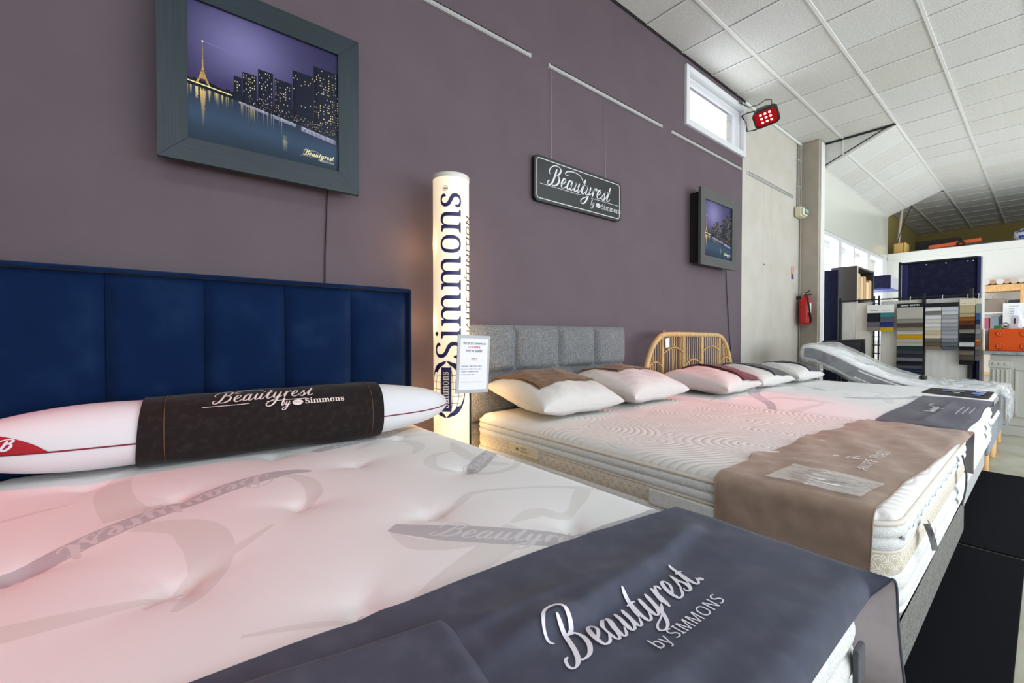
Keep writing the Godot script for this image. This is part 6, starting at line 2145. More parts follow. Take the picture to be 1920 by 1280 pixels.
# ---------------------------------------------------------------- the far end of the shop
func build_back() -> void:
	var navy := soft(col(29, 31, 54), 51, 0.06, 2.0, 0.2)
	var navyedge := mat(col(24, 34, 92), 0.35)
	var laminate := mat(Color.WHITE, 0.5)
	laminate.albedo_texture = noise_tex(52, 0.02, [col(212, 209, 202), col(222, 219, 212), col(230, 227, 222)], 256)
	tri_map(laminate, Vector3(4, 0.6, 4))
	var cream := mat(Color.WHITE, 0.5)
	cream.albedo_texture = noise_tex(53, 0.02, [col(226, 219, 202), col(234, 228, 213), col(238, 233, 221)], 256)
	tri_map(cream, Vector3(4, 0.6, 4))
	var darkwood := mat(col(62, 56, 54), 0.55)
	# ---- tall navy display board
	var t := thing("display_board", "tall navy fabric display board behind the hanging swatches", "display board", Vector3(7.30, 0, 1.58))
	put("panel", slab(MB.new(), Vector3(7.29, 0.05, 1.245), Vector3(7.325, 1.955, 1.90), 0.003), navy, t)
	put("post", slab(MB.new(), Vector3(7.275, 0, 1.215), Vector3(7.33, 1.99, 1.238), 0.003), M.black, t)
	put("side_panel", slab(MB.new(), Vector3(7.27, 0, 1.898), Vector3(7.56, 1.972, 1.926), 0.003), navyedge, t)
	put("edge_strip", slab(MB.new(), Vector3(7.268, 0, 1.927), Vector3(7.55, 1.965, 1.944), 0.002), M.alu, t)
	put("top_rail", slab(MB.new(), Vector3(7.272, 1.955, 1.238), Vector3(7.33, 1.978, 1.90), 0.003), M.black, t)
	put("inner_fold", slab(MB.new(), Vector3(7.279, 0.05, 1.25), Vector3(7.289, 1.95, 1.30), 0.002), navyedge, t)
	for z in [1.29, 1.47, 1.64, 1.82, 1.865]: put("stud", MB.new().lathe(PackedVector2Array([Vector2(0, 0.006), Vector2(0.006, 0.004), Vector2(0.008, 0)]), Transform3D(Basis(Vector3.UP, Vector3.LEFT, Vector3.BACK), Vector3(7.289, 1.93, z)), 10), M.alu, t)
	# ---- rack of décor panels
	t = thing("panel_rack", "black metal rack of pale laminate panels carrying the fabric swatches", "rack", Vector3(7.10, 0, 1.3))
	for z in [0.66, 1.478]: put("post", slab(MB.new(), Vector3(7.085, 0, z - 0.014), Vector3(7.115, 1.565, z + 0.014), 0.003), M.black, t)
	put("post", slab(MB.new(), Vector3(7.085, 0, 1.85), Vector3(7.13, 1.60, 1.885), 0.003), M.black, t)
	put("top_rail", MB.new().tube(PackedVector3Array([Vector3(7.10, 1.525, 0.66), Vector3(7.10, 1.525, 1.94)]), 0.009, 8), M.black, t)
	for z in [1.015, 1.062]:
		put("upright", slab(MB.new(), Vector3(7.09, 0, z - 0.008), Vector3(7.106, 1.57, z + 0.008), 0.002), M.black, t)
	for k in 14: put("rung", slab(MB.new(), Vector3(7.094, 0.1 + 0.105 * k, 1.0), Vector3(7.102, 0.112 + 0.105 * k, 1.08), 0.001), M.black, t)
	put("panel", slab(MB.new(), Vector3(7.12, 0.08, 0.675), Vector3(7.138, 1.505, 0.82), 0.002), laminate, t)
	put("panel", slab(MB.new(), Vector3(7.118, 0.08, 0.822), Vector3(7.136, 1.495, 1.0), 0.002), cream, t)
	put("panel", slab(MB.new(), Vector3(7.12, 0.08, 1.078), Vector3(7.138, 1.50, 1.462), 0.002), cream, t)
	put("panel", slab(MB.new(), Vector3(7.12, 0.30, 1.495), Vector3(7.138, 1.50, 1.848), 0.002), laminate, t)
	put("panel", slab(MB.new(), Vector3(7.115, 0.5, 0.68), Vector3(7.1195, 0.505, 1.46), 0.001), M.greyborder, t)
	for z in [1.19, 1.36, 1.64]: put("hook", MB.new().tube(PackedVector3Array([Vector3(7.10, 1.54, z), Vector3(7.07, 1.53, z), Vector3(7.07, 1.50, z)]), 0.004, 6), M.alu, t)
	# ---- swatch cards
	swatches("small two-column swatch card with teal, blue and mustard on the left of the rack", 0.952, 1.215, 1.452, 0.10, M.offwhite, [[[42, 42, 50, 0.105], [106, 106, 112, 0.06], [142, 130, 122, 0.06]], [[66, 134, 136, 0.055], [100, 100, 106, 0.06], [44, 58, 132, 0.06], [212, 172, 20, 0.055]]], "")
	swatches("long swatch card with one mustard strip and dark lower strips, mid rack", 1.242, 1.482, 1.458, 0.05, M.blackmatt, [[[196, 190, 178, 0.135], [150, 144, 134, 0.05], [88, 76, 68, 0.05], [146, 136, 120, 0.045], [196, 190, 178, 0.042], [206, 158, 14, 0.05], [186, 180, 166, 0.045], [180, 178, 168, 0.045], [40, 60, 54, 0.045], [66, 68, 74, 0.05], [48, 52, 58, 0.042], [118, 118, 122, 0.045], [32, 34, 40, 0.045], [80, 82, 88, 0.045], [44, 50, 76, 0.055]]], "Eponda · DAVITEX")
	swatches("wide fabric swatch card of white, cream and grey strips in two columns", 1.498, 1.775, 1.448, 0.05, M.blackmatt, [[[232, 232, 230, 0.04], [128, 124, 118, 0.045], [228, 228, 228, 0.048], [220, 215, 206, 0.045], [226, 224, 220, 0.045], [216, 208, 194, 0.045], [204, 188, 156, 0.045], [222, 210, 180, 0.045], [108, 104, 100, 0.042], [104, 90, 72, 0.045], [130, 120, 102, 0.045]], [[202, 206, 212, 0.04], [212, 214, 216, 0.045], [172, 170, 172, 0.048], [188, 190, 196, 0.045], [172, 172, 172, 0.045], [150, 154, 164, 0.045], [158, 162, 172, 0.045], [170, 174, 184, 0.045], [134, 136, 138, 0.042], [100, 104, 106, 0.045], [88, 92, 102, 0.048]]], "")
	swatches("fabric swatch card of tan, rust and black strips on the right end of the rack", 1.782, 1.905, 1.485, 0.075, M.label, [[[200, 182, 148, 0.085], [190, 168, 130, 0.042], [150, 92, 44, 0.045], [104, 56, 34, 0.045], [52, 40, 36, 0.05], [136, 130, 120, 0.045], [38, 36, 40, 0.05], [30, 30, 34, 0.048], [206, 206, 204, 0.05], [28, 28, 36, 0.045], [118, 106, 92, 0.05], [88, 80, 68, 0.06], [34, 34, 36, 0.05]]], "")
	swatches("narrow fabric swatch card of sage, blue and rust strips beside the navy post", 1.907, 1.948, 1.48, 0.06, M.label, [[[150, 166, 152, 0.10], [62, 98, 148, 0.07], [42, 56, 96, 0.05], [118, 122, 128, 0.05], [150, 148, 150, 0.06], [120, 118, 122, 0.05], [196, 130, 66, 0.035], [164, 78, 44, 0.04], [120, 110, 100, 0.05], [96, 92, 92, 0.06], [110, 104, 98, 0.06]]], "")
	# ---- navy board leaning by the pillar
	t = thing("display_board", "plain navy board standing against the windows beside the pillar", "display board", Vector3(8.02, 0, 0.29))
	put("panel", slab(MB.new(), Vector3(8.00, 0, 0.225), Vector3(8.03, 2.06, 0.40), 0.003), navy, t)
	# ---- dark bookcase with wooden boxes
	t = thing("bookcase", "dark brown open bookcase before the windows holding a row of wooden boxes", "shelf", Vector3(8.8, 0, 0.40))
	put("side", slab(MB.new(), Vector3(8.30, 0, 0.235), Vector3(8.33, 2.13, 0.57), 0.003), darkwood, t)
	put("side", slab(MB.new(), Vector3(9.27, 0, 0.235), Vector3(9.30, 2.13, 0.57), 0.003), darkwood, t)
	put("back", slab(MB.new(), Vector3(8.33, 0, 0.235), Vector3(9.27, 2.13, 0.245), 0.002), darkwood, t)
	for y in [0.05, 0.55, 1.10, 1.60, 2.10]: put("shelf", slab(MB.new(), Vector3(8.33, y, 0.245), Vector3(9.27, y + 0.028, 0.565), 0.002), darkwood, t)
	put("front_edge", slab(MB.new(), Vector3(8.298, 0, 0.566), Vector3(8.332, 2.13, 0.574), 0.002), M.alu, t)
	var woods := [mat(col(206, 170, 122), 0.6), mat(col(226, 196, 150), 0.6), mat(col(190, 150, 104), 0.6), mat(col(236, 212, 172), 0.6)]
	for k in 5:
		var x := 8.40 + 0.17 * k
		var h: float = [0.40, 0.36, 0.38, 0.30, 0.34][k]
		tag(put("wooden_box", slab(MB.new(), Vector3(x, 1.628, 0.30), Vector3(x + 0.14, 1.628 + h, 0.555), 0.006), woods[k % 4], self, Vector3(x + 0.07, 1.628, 0.43)), ["tallest pale box at the left end of the dark bookcase's upper shelf", "pale beige box second from left on the bookcase shelf", "brown box in the middle of the bookcase shelf", "shortest cream box, fourth on the bookcase shelf", "pale box at the right end of the bookcase shelf"][k], "box", "boxes in the dark bookcase")
	# ---- navy cube hung before the windows
	t = thing("wall_cube", "open navy wall cube hanging before the bay windows, pale inside", "shelf", Vector3(10.3, 1.88, 0.5))
	put("front", slab(MB.new(), Vector3(10.0, 1.90, 0.40), Vector3(10.02, 2.13, 0.66), 0.003), navy, t)
	put("bottom", slab(MB.new(), Vector3(10.02, 1.88, 0.22), Vector3(10.7, 1.90, 0.66), 0.003), mat(col(52, 76, 156), 0.4), t)
	put("side", slab(MB.new(), Vector3(10.02, 1.90, 0.645), Vector3(10.7, 2.11, 0.66), 0.003), mat(col(176, 176, 196), 0.3), t)
	put("back", slab(MB.new(), Vector3(10.02, 1.90, 0.22), Vector3(10.7, 2.13, 0.235), 0.003), navy, t)
	# ---- dark frame leaning behind the wrapped mattress
	var b := Basis(Vector3(0, 0, 1), 0.18) * Basis(Vector3(0, 1, 0), 0.25)
	t = thing("leaning_frame", "dark empty frame leaning behind the raised head of the wrapped mattress", "frame", Vector3(6.95, 0.55, 0.75))
	for e in [[0.0, 0.22, 0.44, 0.03], [0.0, -0.22, 0.44, 0.03]]: put("rail", MB.new().box(Vector3(6.95, 0.78, 0.74) + b * Vector3(0, e[1], 0), Vector3(0.025, e[3], e[2]), 0.004, b), M.black, t)
	for z in [-0.205, 0.205]: put("rail", MB.new().box(Vector3(6.95, 0.78, 0.74) + b * Vector3(0, 0, z), Vector3(0.025, 0.44, 0.03), 0.004, b), M.black, t)
	put("pane", MB.new().box(Vector3(6.955, 0.78, 0.74), Vector3(0.006, 0.42, 0.40), 0.001, b), mat(col(44, 44, 46), 0.3), t)
	put("stand_leg", MB.new().box(Vector3(7.0, 0.30, 0.74), Vector3(0.03, 0.60, 0.06), 0.004), M.black, t)
	build_counter()
	build_storage()


# hanging cards of fabric strips: columns of [r, g, b, height]
func swatches(label: String, z0: float, z1: float, top: float, head: float, head_m: Material, cols: Array, words: String) -> void:
	var x := 7.055
	var t := thing("swatch_card", label, "fabric swatches", Vector3(x, top, (z0 + z1) * 0.5))
	var longest := 0.0
	for c in cols:
		var s := 0.0
		for e in c: s += e[3]
		longest = maxf(longest, s)
	put("backing", slab(MB.new(), Vector3(x + 0.012, top - head - longest + 0.01, z0 + 0.004), Vector3(x + 0.018, top, z1 - 0.004), 0.001), M.blackmatt, t)
	var hd := put("header", slab(MB.new(), Vector3(x - 0.004, top - head, z0), Vector3(x + 0.012, top, z1), 0.002), head_m, t)
	put("loop", MB.new().tube(PackedVector3Array([Vector3(x + 0.006, top, (z0 + z1) * 0.5), Vector3(7.085, 1.535, (z0 + z1) * 0.5)]), 0.003, 6), M.alu, t)
	if words != "":
		var tx := printed(words, 0.018, "Droid Sans", true)
		var k := (z1 - z0) * 0.7 / text_width(tx)
		put("lettering", MB.new().mapped(tx, func(p): return Vector3(x - 0.0052, top - head * 0.68 + p.y, z0 + (z1 - z0) * 0.15 + p.x * k), Vector3.LEFT), M.white, hd)
	elif head > 0.07:
		for c in 2:
			put("rule", slab(MB.new(), Vector3(x - 0.0055, top - head * 0.72, lerpf(z0, z1, 0.12 + 0.46 * c)), Vector3(x - 0.004, top - head * 0.68, lerpf(z0, z1, 0.42 + 0.46 * c)), 0.0003), M.gap, hd)
	var w := (z1 - z0) / cols.size()
	var k := 0
	for c in cols.size():
		var y := top - head
		for e in cols[c]:
			var zz0 := z0 + w * c + 0.002
			var zz1 := z0 + w * (c + 1) - 0.002
			var h: float = e[3]
			var yy := y
			var mb := MB.new().grid(3, 6, func(u, v): return Vector3(x - 0.002 - 0.012 * pow(v, 1.6) + 0.004 * pow(maxf(0.0, v - 0.85) / 0.15, 2.0), yy - (h + 0.004) * v, lerpf(zz0, zz1, u)), Vector3.LEFT)
			# under edge gives the strip its thickness
			mb.quad(Vector3(x - 0.010, yy - h - 0.004, zz0), Vector3(x - 0.010, yy - h - 0.004, zz1), Vector3(x + 0.010, yy - h - 0.003, zz1), Vector3(x + 0.010, yy - h - 0.003, zz0), Vector3.DOWN)
			put("swatch", mb, fabric(col(e[0], e[1], e[2])), t)
			y -= h
			k += 1

var fabric_tex: NoiseTexture2D
func fabric(c: Color) -> StandardMaterial3D:
	if fabric_tex == null:
		fabric_tex = noise_tex(60, 0.25, [Color(0.82, 0.82, 0.82), Color.WHITE], 256)
	var m := mat(c, 0.95)
	m.albedo_texture = fabric_tex
	tri_map(m, Vector3.ONE * 4.0)
	return cloth(m, 0.15)


func build_counter() -> void:
	var paint_m := mat(col(196, 194, 186), 0.5)
	var stone := mat(Color.WHITE, 0.3)
	stone.albedo_texture = noise_tex(61, 0.02, [col(120, 122, 124), col(150, 152, 154), col(172, 172, 172)], 256)
	tri_map(stone, Vector3.ONE * 2.0)
	var t := thing("counter", "pale grey panelled counter with a fluted pilaster, at the right edge of the view", "counter", Vector3(7.40, 0, 2.9))
	put("body", slab(MB.new(), Vector3(7.10, 0.0, 2.02), Vector3(7.75, 0.86, 4.0), 0.004), paint_m, t)
	put("plinth", slab(MB.new(), Vector3(7.082, 0.0, 2.01), Vector3(7.11, 0.11, 4.0), 0.004), paint_m, t)
	put("plinth_cap", slab(MB.new(), Vector3(7.078, 0.11, 2.005), Vector3(7.11, 0.13, 4.0), 0.004), paint_m, t)
	var pil := put("pilaster", slab(MB.new(), Vector3(7.082, 0.13, 2.02), Vector3(7.10, 0.74, 2.17), 0.004), paint_m, t)
	for k in 4: put("flute", slab(MB.new(), Vector3(7.074, 0.16, 2.036 + 0.032 * k), Vector3(7.083, 0.70, 2.052 + 0.032 * k), 0.004), paint_m, pil)
	put("capital", slab(MB.new(), Vector3(7.07, 0.72, 2.01), Vector3(7.10, 0.80, 2.18), 0.004), paint_m, t)
	for k in 3: put("bead", MB.new().box(Vector3(7.068, 0.765, 2.05 + 0.045 * k), Vector3(0.012, 0.03, 0.03), 0.006), paint_m, pil)
	for z in [2.20, 3.0]:
		for e in [[0.20, 0.22, 0.0, 0.72], [0.70, 0.72, 0.0, 0.72]]: put("moulding", slab(MB.new(), Vector3(7.088, e[0], z), Vector3(7.102, e[1], z + 0.72), 0.004), paint_m, t)
		for dz in [0.0, 0.70]: put("moulding", slab(MB.new(), Vector3(7.088, 0.22, z + dz), Vector3(7.102, 0.70, z + dz + 0.02), 0.004), paint_m, t)
	tag(put("worktop", slab(MB.new(), Vector3(7.05, 0.862, 1.965), Vector3(7.80, 0.90, 4.05), 0.006), stone, self, Vector3(7.4, 0.862, 3.0)), "grey stone worktop lying on the panelled counter", "worktop")
	# orange box with four raised studs
	var orange := mat(col(222, 82, 8), 0.35)
	t = thing("orange_box", "bright orange box with four round studs on its front, on the stone worktop", "box", Vector3(7.3, 0.90, 2.25))
	put("body", slab(MB.new(), Vector3(7.15, 0.90, 2.0), Vector3(7.45, 1.145, 2.46), 0.006), orange, t)
	for y in [0.955, 1.09]:
		for z in [2.088, 2.262]:
			put("stud", MB.new().lathe(PackedVector2Array([Vector2(0.0, 0.012), Vector2(0.010, 0.012), Vector2(0.012, 0.008), Vector2(0.020, 0.009), Vector2(0.026, 0.014), Vector2(0.030, 0.010), Vector2(0.032, 0.0)]), Transform3D(Basis(Vector3.UP, Vector3.LEFT, Vector3.BACK), Vector3(7.151, y, z)), 24), orange, t)
	# paper rolls at the left end of the worktop
	for k in 3:
		tag(put("paper_roll", MB.new().lathe(PackedVector2Array([Vector2(0, 0), Vector2(0.018, 0), Vector2(0.018, 0.24), Vector2(0, 0.24)]), Transform3D(Basis(), Vector3(7.30 + 0.05 * k, 0.90, 1.985)), 12), [M.offwhite, mat(col(232, 190, 140), 0.6), mat(col(228, 150, 120), 0.6)][k], self, Vector3(7.30 + 0.05 * k, 0.90, 1.985)), ["white upright roll at the left of the orange box", "tan upright roll behind the white roll by the orange box", "salmon upright roll farthest behind, by the orange box"][k], "roll", "rolls by the orange box")
	# till items
	tag(put("card_terminal", MB.new().prism(PackedVector2Array([Vector2(-0.03, 0), Vector2(0.03, 0), Vector2(0.045, 0.11), Vector2(0.04, 0.135), Vector2(0.02, 0.15), Vector2(-0.005, 0.145), Vector2(-0.015, 0.12)]), 0.05, Transform3D(Basis(Vector3(0, 0, 1), Vector3(0, 1, 0), Vector3(-1, 0, 0)), Vector3(7.45, 1.145, 2.17))), mat(col(206, 214, 222), 0.35), self, Vector3(7.42, 1.145, 2.17)), "pale upright device with a dark slot standing on the orange box", "device")
	put("slot", slab(MB.new(), Vector3(7.394, 1.20, 2.178), Vector3(7.402, 1.262, 2.188), 0.002), M.black, get_node("card_terminal"))
	tag(put("green_packet", slab(MB.new(), Vector3(7.35, 1.145, 2.03), Vector3(7.43, 1.18, 2.085), 0.003), mat(col(24, 140, 70), 0.5), self, Vector3(7.39, 1.145, 2.06)), "small green packet on top of the orange box", "packet")
	tag(put("tape_roll", MB.new().lathe(PackedVector2Array([Vector2(0.018, -0.01), Vector2(0.036, -0.01), Vector2(0.036, 0.01), Vector2(0.018, 0.01), Vector2(0.018, -0.01)]), Transform3D(Basis(Vector3.UP, Vector3.LEFT, Vector3.BACK), Vector3(7.38, 1.181, 2.115)), 20), mat(col(150, 152, 154), 0.4), self, Vector3(7.38, 1.145, 2.115)), "grey tape roll standing between the green packet and the pale device", "tape")
	for k in 3: tag(put("wire_basket", MB.new().tube(PackedVector3Array([Vector3(7.42, 1.15, 2.24 + 0.05 * k), Vector3(7.42, 1.19, 2.30 + 0.05 * k), Vector3(7.42, 1.215, 2.36 + 0.05 * k)]), 0.004, 6), M.gap, self, Vector3(7.42, 1.15, 2.27 + 0.05 * k)), ["dark slanting rod nearest the pale device on the orange box", "middle dark slanting rod on the orange box", "dark slanting rod nearest the right edge, on the orange box"][k], "rod", "rods on the orange box")
	# ---- pine shelving behind
	var pine := mat(Color.WHITE, 0.55)
	pine.albedo_texture = noise_tex(62, 0.02, [col(226, 168, 104), col(240, 190, 128), col(246, 204, 148)], 256)
	tri_map(pine, Vector3(6, 1.2, 6))
	t = thing("pine_shelving", "pine shelving unit against the back wall, right of the navy board", "shelf", Vector3(12.0, 0, 2.3))
	var X := 11.8
	put("top_beam", slab(MB.new(), Vector3(X, 1.86, 1.55), Vector3(X + 0.34, 1.98, 3.2), 0.005), pine, t)
	for z in [1.55, 2.10, 2.36, 3.16]: put("post", slab(MB.new(), Vector3(X - 0.01, 0.0, z), Vector3(X + 0.06, 1.98 if z < 2.2 else 2.02, z + 0.055), 0.005), pine, t)
	for y in [0.35, 0.78, 1.16, 1.46]: put("shelf", slab(MB.new(), Vector3(X, y, 1.60), Vector3(X + 0.34, y + 0.025, 3.16), 0.004), M.offwhite if y > 1.1 else pine, t)
	var r := RandomNumberGenerator.new()
	r.seed = 77
	var tones := [col(214, 188, 172), col(226, 214, 206), col(196, 150, 124), col(232, 220, 216), col(206, 168, 148)]
	for k in 9:
		var z := 1.60 + 0.085 * k
		tag(put("fabric_roll", MB.new().tube(PackedVector3Array([Vector3(X + 0.02, 2.035, z), Vector3(X + 0.32, 2.035, z + 0.01)]), 0.042 + 0.008 * (k % 2), 14), mat(tones[k % 5], 0.7), self, Vector3(X + 0.17, 1.98, z)), ["first fabric roll from the left on top of the pine shelving", "second fabric roll from the left on top of the pine shelving", "third fabric roll from the left, brownish, on top of the pine shelving", "fourth fabric roll from the left on top of the pine shelving", "fifth fabric roll from the left on top of the pine shelving", "sixth fabric roll from the left on top of the pine shelving", "seventh fabric roll from the left on top of the pine shelving", "eighth fabric roll from the left, brownish, on top of the pine shelving", "rightmost fabric roll on top of the pine shelving"][k], "fabric roll", "fabric rolls on the pine shelving")
	var bx := [[1.63, 1.485, 0.30, 0.24, col(150, 134, 120), "taupe storage box on the upper shelf of the pine shelving"], [1.63, 1.73, 0.14, 0.06, col(186, 176, 166), "flat pale box lying on the taupe storage box"], [1.96, 1.60, 0.20, 0.10, col(54, 56, 62), "dark box on the upper shelf, right of the taupe storage box"], [1.96, 1.485, 0.18, 0.11, col(146, 104, 66), "brown carton under the dark box"], [1.63, 1.19, 0.10, 0.20, col(184, 92, 110), "pink carton on the middle shelf of the pine shelving"], [1.75, 1.19, 0.10, 0.22, col(140, 148, 160), "grey-blue carton beside the pink carton"], [1.87, 1.19, 0.07, 0.24, col(44, 50, 66), "dark upright folder on the middle shelf"]]
	for e in bx:
		tag(put("storage_box", slab(MB.new(), Vector3(X + 0.03, e[1], e[0]), Vector3(X + 0.30, e[1] + e[3], e[0] + e[2]), 0.006), mat(e[4], 0.6), self, Vector3(X + 0.16, e[1], e[0] + e[2] * 0.5)), e[5], "box")
	t = thing("paper_notice", "white sheet of typed paper fixed to the front of the pine shelving", "notice", Vector3(X - 0.015, 1.30, 2.02))
	var sh := put("sheet", slab(MB.new(), Vector3(X - 0.016, 1.24, 1.90), Vector3(X - 0.013, 1.64, 2.15), 0.0005), M.white, t)
	for k in 6: put("text_line", slab(MB.new(), Vector3(X - 0.0175, 1.58 - 0.045 * k, 1.965 + 0.01 * (k % 3)), Vector3(X - 0.016, 1.587 - 0.045 * k, 2.09 - 0.012 * (k % 2)), 0.0003), M.greyborder, sh)
	tag(put("white_flask", MB.new().lathe(PackedVector2Array([Vector2(0, 0), Vector2(0.035, 0.0), Vector2(0.05, 0.03), Vector2(0.045, 0.28), Vector2(0.02, 0.33), Vector2(0.02, 0.36), Vector2(0, 0.36)]), Transform3D(Basis(Vector3(1, 0, 0), -0.25), Vector3(X - 0.08, 1.19, 2.14)), 18), mat(col(232, 232, 246), 0.3), self, Vector3(X - 0.08, 1.19, 2.14)), "white tapered flask tilted in front of the paper notice", "flask")


func build_storage() -> void:
	# things lying along the mezzanine edge, and the pole and cable at its left
	var Y := 2.80
	tag(put("pole", MB.new().tube(PackedVector3Array([Vector3(12.45, Y, 0.33), Vector3(12.42, TOP, 0.42)]), 0.025, 8), mat(col(206, 196, 178), 0.6), self, Vector3(12.45, Y, 0.33)), "pale wooden pole standing on the mezzanine next to the window bay", "pole")
	cable("dark cable dangling beside the wooden pole on the mezzanine", PackedVector3Array([Vector3(12.38, TOP - 0.02, 0.62), Vector3(12.38, 3.5, 0.46), Vector3(12.38, 3.2, 0.38), Vector3(12.38, 2.82, 0.30)]), 0.008)
	tag(put("foam_block", slab(MB.new(), Vector3(12.36, Y, 0.28), Vector3(12.7, Y + 0.24, 0.45), 0.02).box(Vector3(12.52, Y + 0.12, 0.47), Vector3(0.34, 0.24, 0.05), 0.02), mat(col(226, 184, 108), 0.9), self, Vector3(12.5, Y, 0.37)), "yellow foam block at the left end of the mezzanine ledge", "foam block")
	tag(put("dark_crate", slab(MB.new(), Vector3(12.9, 2.74, 0.55), Vector3(13.5, 2.74 + 0.36, 1.25), 0.01), mat(col(44, 42, 36), 0.8), self, Vector3(13.2, 2.74, 0.9)), "dark flat crate behind the foam block on the mezzanine", "crate")
	var or_m := mat(col(232, 104, 44), 0.5)
	tag(put("orange_beam", MB.new().box(Vector3(12.45, Y + 0.09, 1.08), Vector3(0.06, 0.075, 0.50), 0.008, Basis(Vector3(1, 0, 0), -0.04)), or_m, self, Vector3(12.45, Y, 1.08)), "long orange metal bar lying on the mezzanine edge, left one", "beam")
	tag(put("orange_beam", MB.new().box(Vector3(12.55, Y + 0.13, 1.38), Vector3(0.06, 0.07, 0.38), 0.008, Basis(Vector3(1, 0, 0), -0.05)), or_m, self, Vector3(12.55, Y, 1.38)), "short orange metal bar overlapping the long one, nearer the middle", "beam")
	tag(put("clamp", MB.new().lathe(PackedVector2Array([Vector2(0.03, -0.03), Vector2(0.065, -0.03), Vector2(0.065, 0.03), Vector2(0.03, 0.03), Vector2(0.03, -0.03)]), Transform3D(Basis(Vector3.UP, Vector3.LEFT, Vector3.BACK), Vector3(12.42, Y + 0.075, 1.30)), 14), M.gap, self, Vector3(12.42, Y, 1.3)), "dark ring clamp between the two orange bars", "clamp")
	for k in 3:
		tag(put("grey_pole", MB.new().tube(PackedVector3Array([Vector3(12.40 + 0.05 * k, Y + 0.02 + 0.01 * k, 0.52 + 0.02 * k), Vector3(12.40 + 0.07 * k, Y + 0.03 + 0.02 * k, 1.15 + 0.05 * k)]), 0.012, 8), M.alu, self, Vector3(12.4 + 0.05 * k, Y, 0.8)), ["lowest thin pale tube along the ledge under the orange bars", "middle thin pale tube under the orange bars", "uppermost, farthest-back thin pale tube under the orange bars"][k], "tube", "tubes on the ledge")
	for k in 4:
		tag(put("long_profile", MB.new().box(Vector3(13.9 + 0.25 * k, 2.95 + 0.06 * k, 2.0 + 0.1 * k), Vector3(0.06, 0.05, 3.2), 0.008, Basis(Vector3(1, 0, 0), 0.02 * (k - 1))), mat(col(132, 132, 130), 0.5), self, Vector3(13.9 + 0.25 * k, 2.74, 2.0)), ["lowest and nearest of the long grey profiles on the mezzanine pile", "second nearest long grey profile on the mezzanine pile", "third long grey profile from the front of the mezzanine", "highest, farthest long grey profile at the back of the mezzanine"][k], "profile", "grey profiles on the mezzanine")
	tag(put("packing_pile", slab(MB.new(), Vector3(13.6, 2.74, 0.5), Vector3(15.2, 2.90, 4.2), 0.03), mat(col(96, 92, 84), 0.9), self, Vector3(14.4, 2.74, 2.3)), "low dull pile of packing material carrying the grey profiles", "pile")
	# crumpled blue and white bag
	var r := FastNoiseLite.new()
	r.seed = 4
	r.frequency = 2.5
	var t := thing("plastic_bag", "crumpled blue and white plastic bag at the right end of the mezzanine ledge", "bag", Vector3(12.6, Y, 2.2))
	var bagf := func(u, v, x0: float, x1: float) -> Vector3:
		var a: float = u * TAU
		var h: float = v * PI
		var rad := 1.0 + 0.35 * r.get_noise_3d(cos(a) * 1.2, v * 2.0, sin(a) * 1.2)
		return Vector3(12.6 + 0.17 * rad * sin(h) * cos(a), Y + 0.13 - 0.13 * cos(h) * rad, lerpf(x0, x1, 0.5) + (x1 - x0) * 0.5 * rad * sin(h) * sin(a))
	put("bag", MB.new().grid(24, 16, func(u, v): return bagf.call(u, v, 1.98, 2.42), Vector3.ZERO, true), mat(col(218, 220, 230), 0.4), t)
	put("blue_print", MB.new().grid(16, 8, func(u, v): return (bagf.call(0.38 + 0.24 * u, 0.25 + 0.22 * v, 1.98, 2.42) + Vector3(-0.006, 0.003, 0)), Vector3(-1, 0.4, 0)), mat(col(26, 62, 170), 0.4), t)
	put("blue_print", MB.new().grid(16, 8, func(u, v): return (bagf.call(0.42 + 0.28 * u, 0.62 + 0.16 * v, 1.98, 2.42) + Vector3(-0.006, 0.003, 0)), Vector3(-1, 0.1, 0)), mat(col(26, 62, 170), 0.4), t)

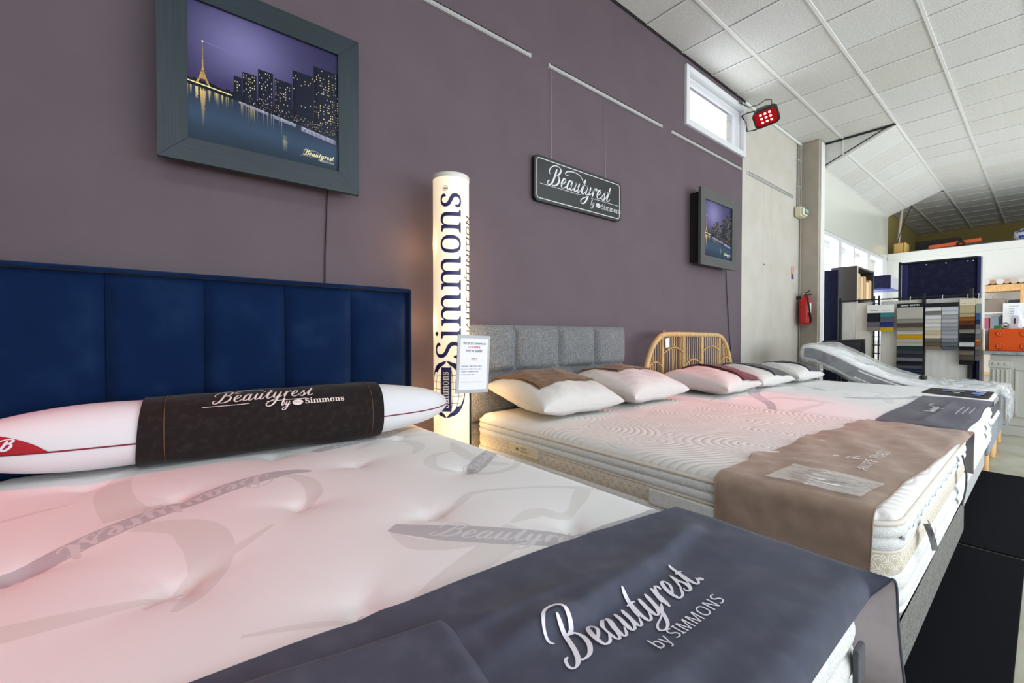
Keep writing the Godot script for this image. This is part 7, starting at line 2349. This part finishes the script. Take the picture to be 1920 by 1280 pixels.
func _ready() -> void:
	var cam := Camera3D.new()
	cam.name = "camera"
	add_child(cam)
	cam.fov = 75.94
	cam.near = 0.03
	cam.far = 80.0
	cam.position = EYE
	cam.rotation_degrees = Vector3(-0.91, -39.2, 0)
	cam.current = true
	var env := Environment.new()
	env.background_mode = Environment.BG_COLOR
	env.background_color = col(232, 240, 252)
	env.background_energy_multiplier = 1.9
	env.tonemap_mode = Environment.TONE_MAPPER_LINEAR
	env.tonemap_exposure = 0.96
	env.sdfgi_enabled = true
	env.ssao_enabled = true
	env.ssil_enabled = true
	var we := WorldEnvironment.new()
	we.name = "world"
	we.environment = env
	add_child(we)
	# daylight through the shop front opposite and through the bay windows
	area("daylight_front", Vector3(-0.9, 1.75, 8.45), Vector2(4.4, 2.8), Vector3(0, 0, 0), 12.0, Color(0.90, 0.955, 1.0))
	area("daylight_front", Vector3(3.75, 1.75, 8.45), Vector2(4.4, 2.8), Vector3(0, 0, 0), 13.0, Color(0.90, 0.955, 1.0))
	area("daylight_front", Vector3(8.75, 1.75, 8.45), Vector2(4.4, 2.8), Vector3(0, 0, 0), 18.0, Color(0.90, 0.955, 1.0))
	area("daylight_front", Vector3(13.6, 1.75, 8.45), Vector2(4.0, 2.8), Vector3(0, 0, 0), 9.0, Color(0.90, 0.955, 1.0))
	# light thrown up from the sunlit forecourt
	area("forecourt_bounce", Vector3(3.7, 0.7, 8.4), Vector2(4.2, 0.7), Vector3(38, 0, 0), 5.0, Color(1.0, 0.99, 0.97))
	area("forecourt_bounce", Vector3(8.7, 0.7, 8.4), Vector2(4.2, 0.7), Vector3(38, 0, 0), 9.0, Color(1.0, 0.99, 0.97))
	area("daylight_bay", Vector3(9.9, 1.8, 0.08), Vector2(4.0, 1.6), Vector3(0, 180, 0), 7.0, Color(0.96, 0.98, 1.0))
	area("daylight_high", Vector3(4.98, 3.58, 0.045), Vector2(1.1, 0.36), Vector3(0, 180, 0), 0.35, Color(0.96, 0.98, 1.0))
	for x in [-0.6, 2.6, 5.8]:
		area("ceiling_panel_light", Vector3(x, TOP - 0.03, 3.85), Vector2(1.16, 0.56), Vector3(-90, 0, 0), 3.1, Color(0.91, 0.96, 1.0))
	make_materials()
	build_room()
	build_panels()
	bed_materials()
	build_bed_one()
	build_bed_two()
	build_bed_three()
	build_bed_four()
	build_bed_five()
	build_wall_things()
	build_back()
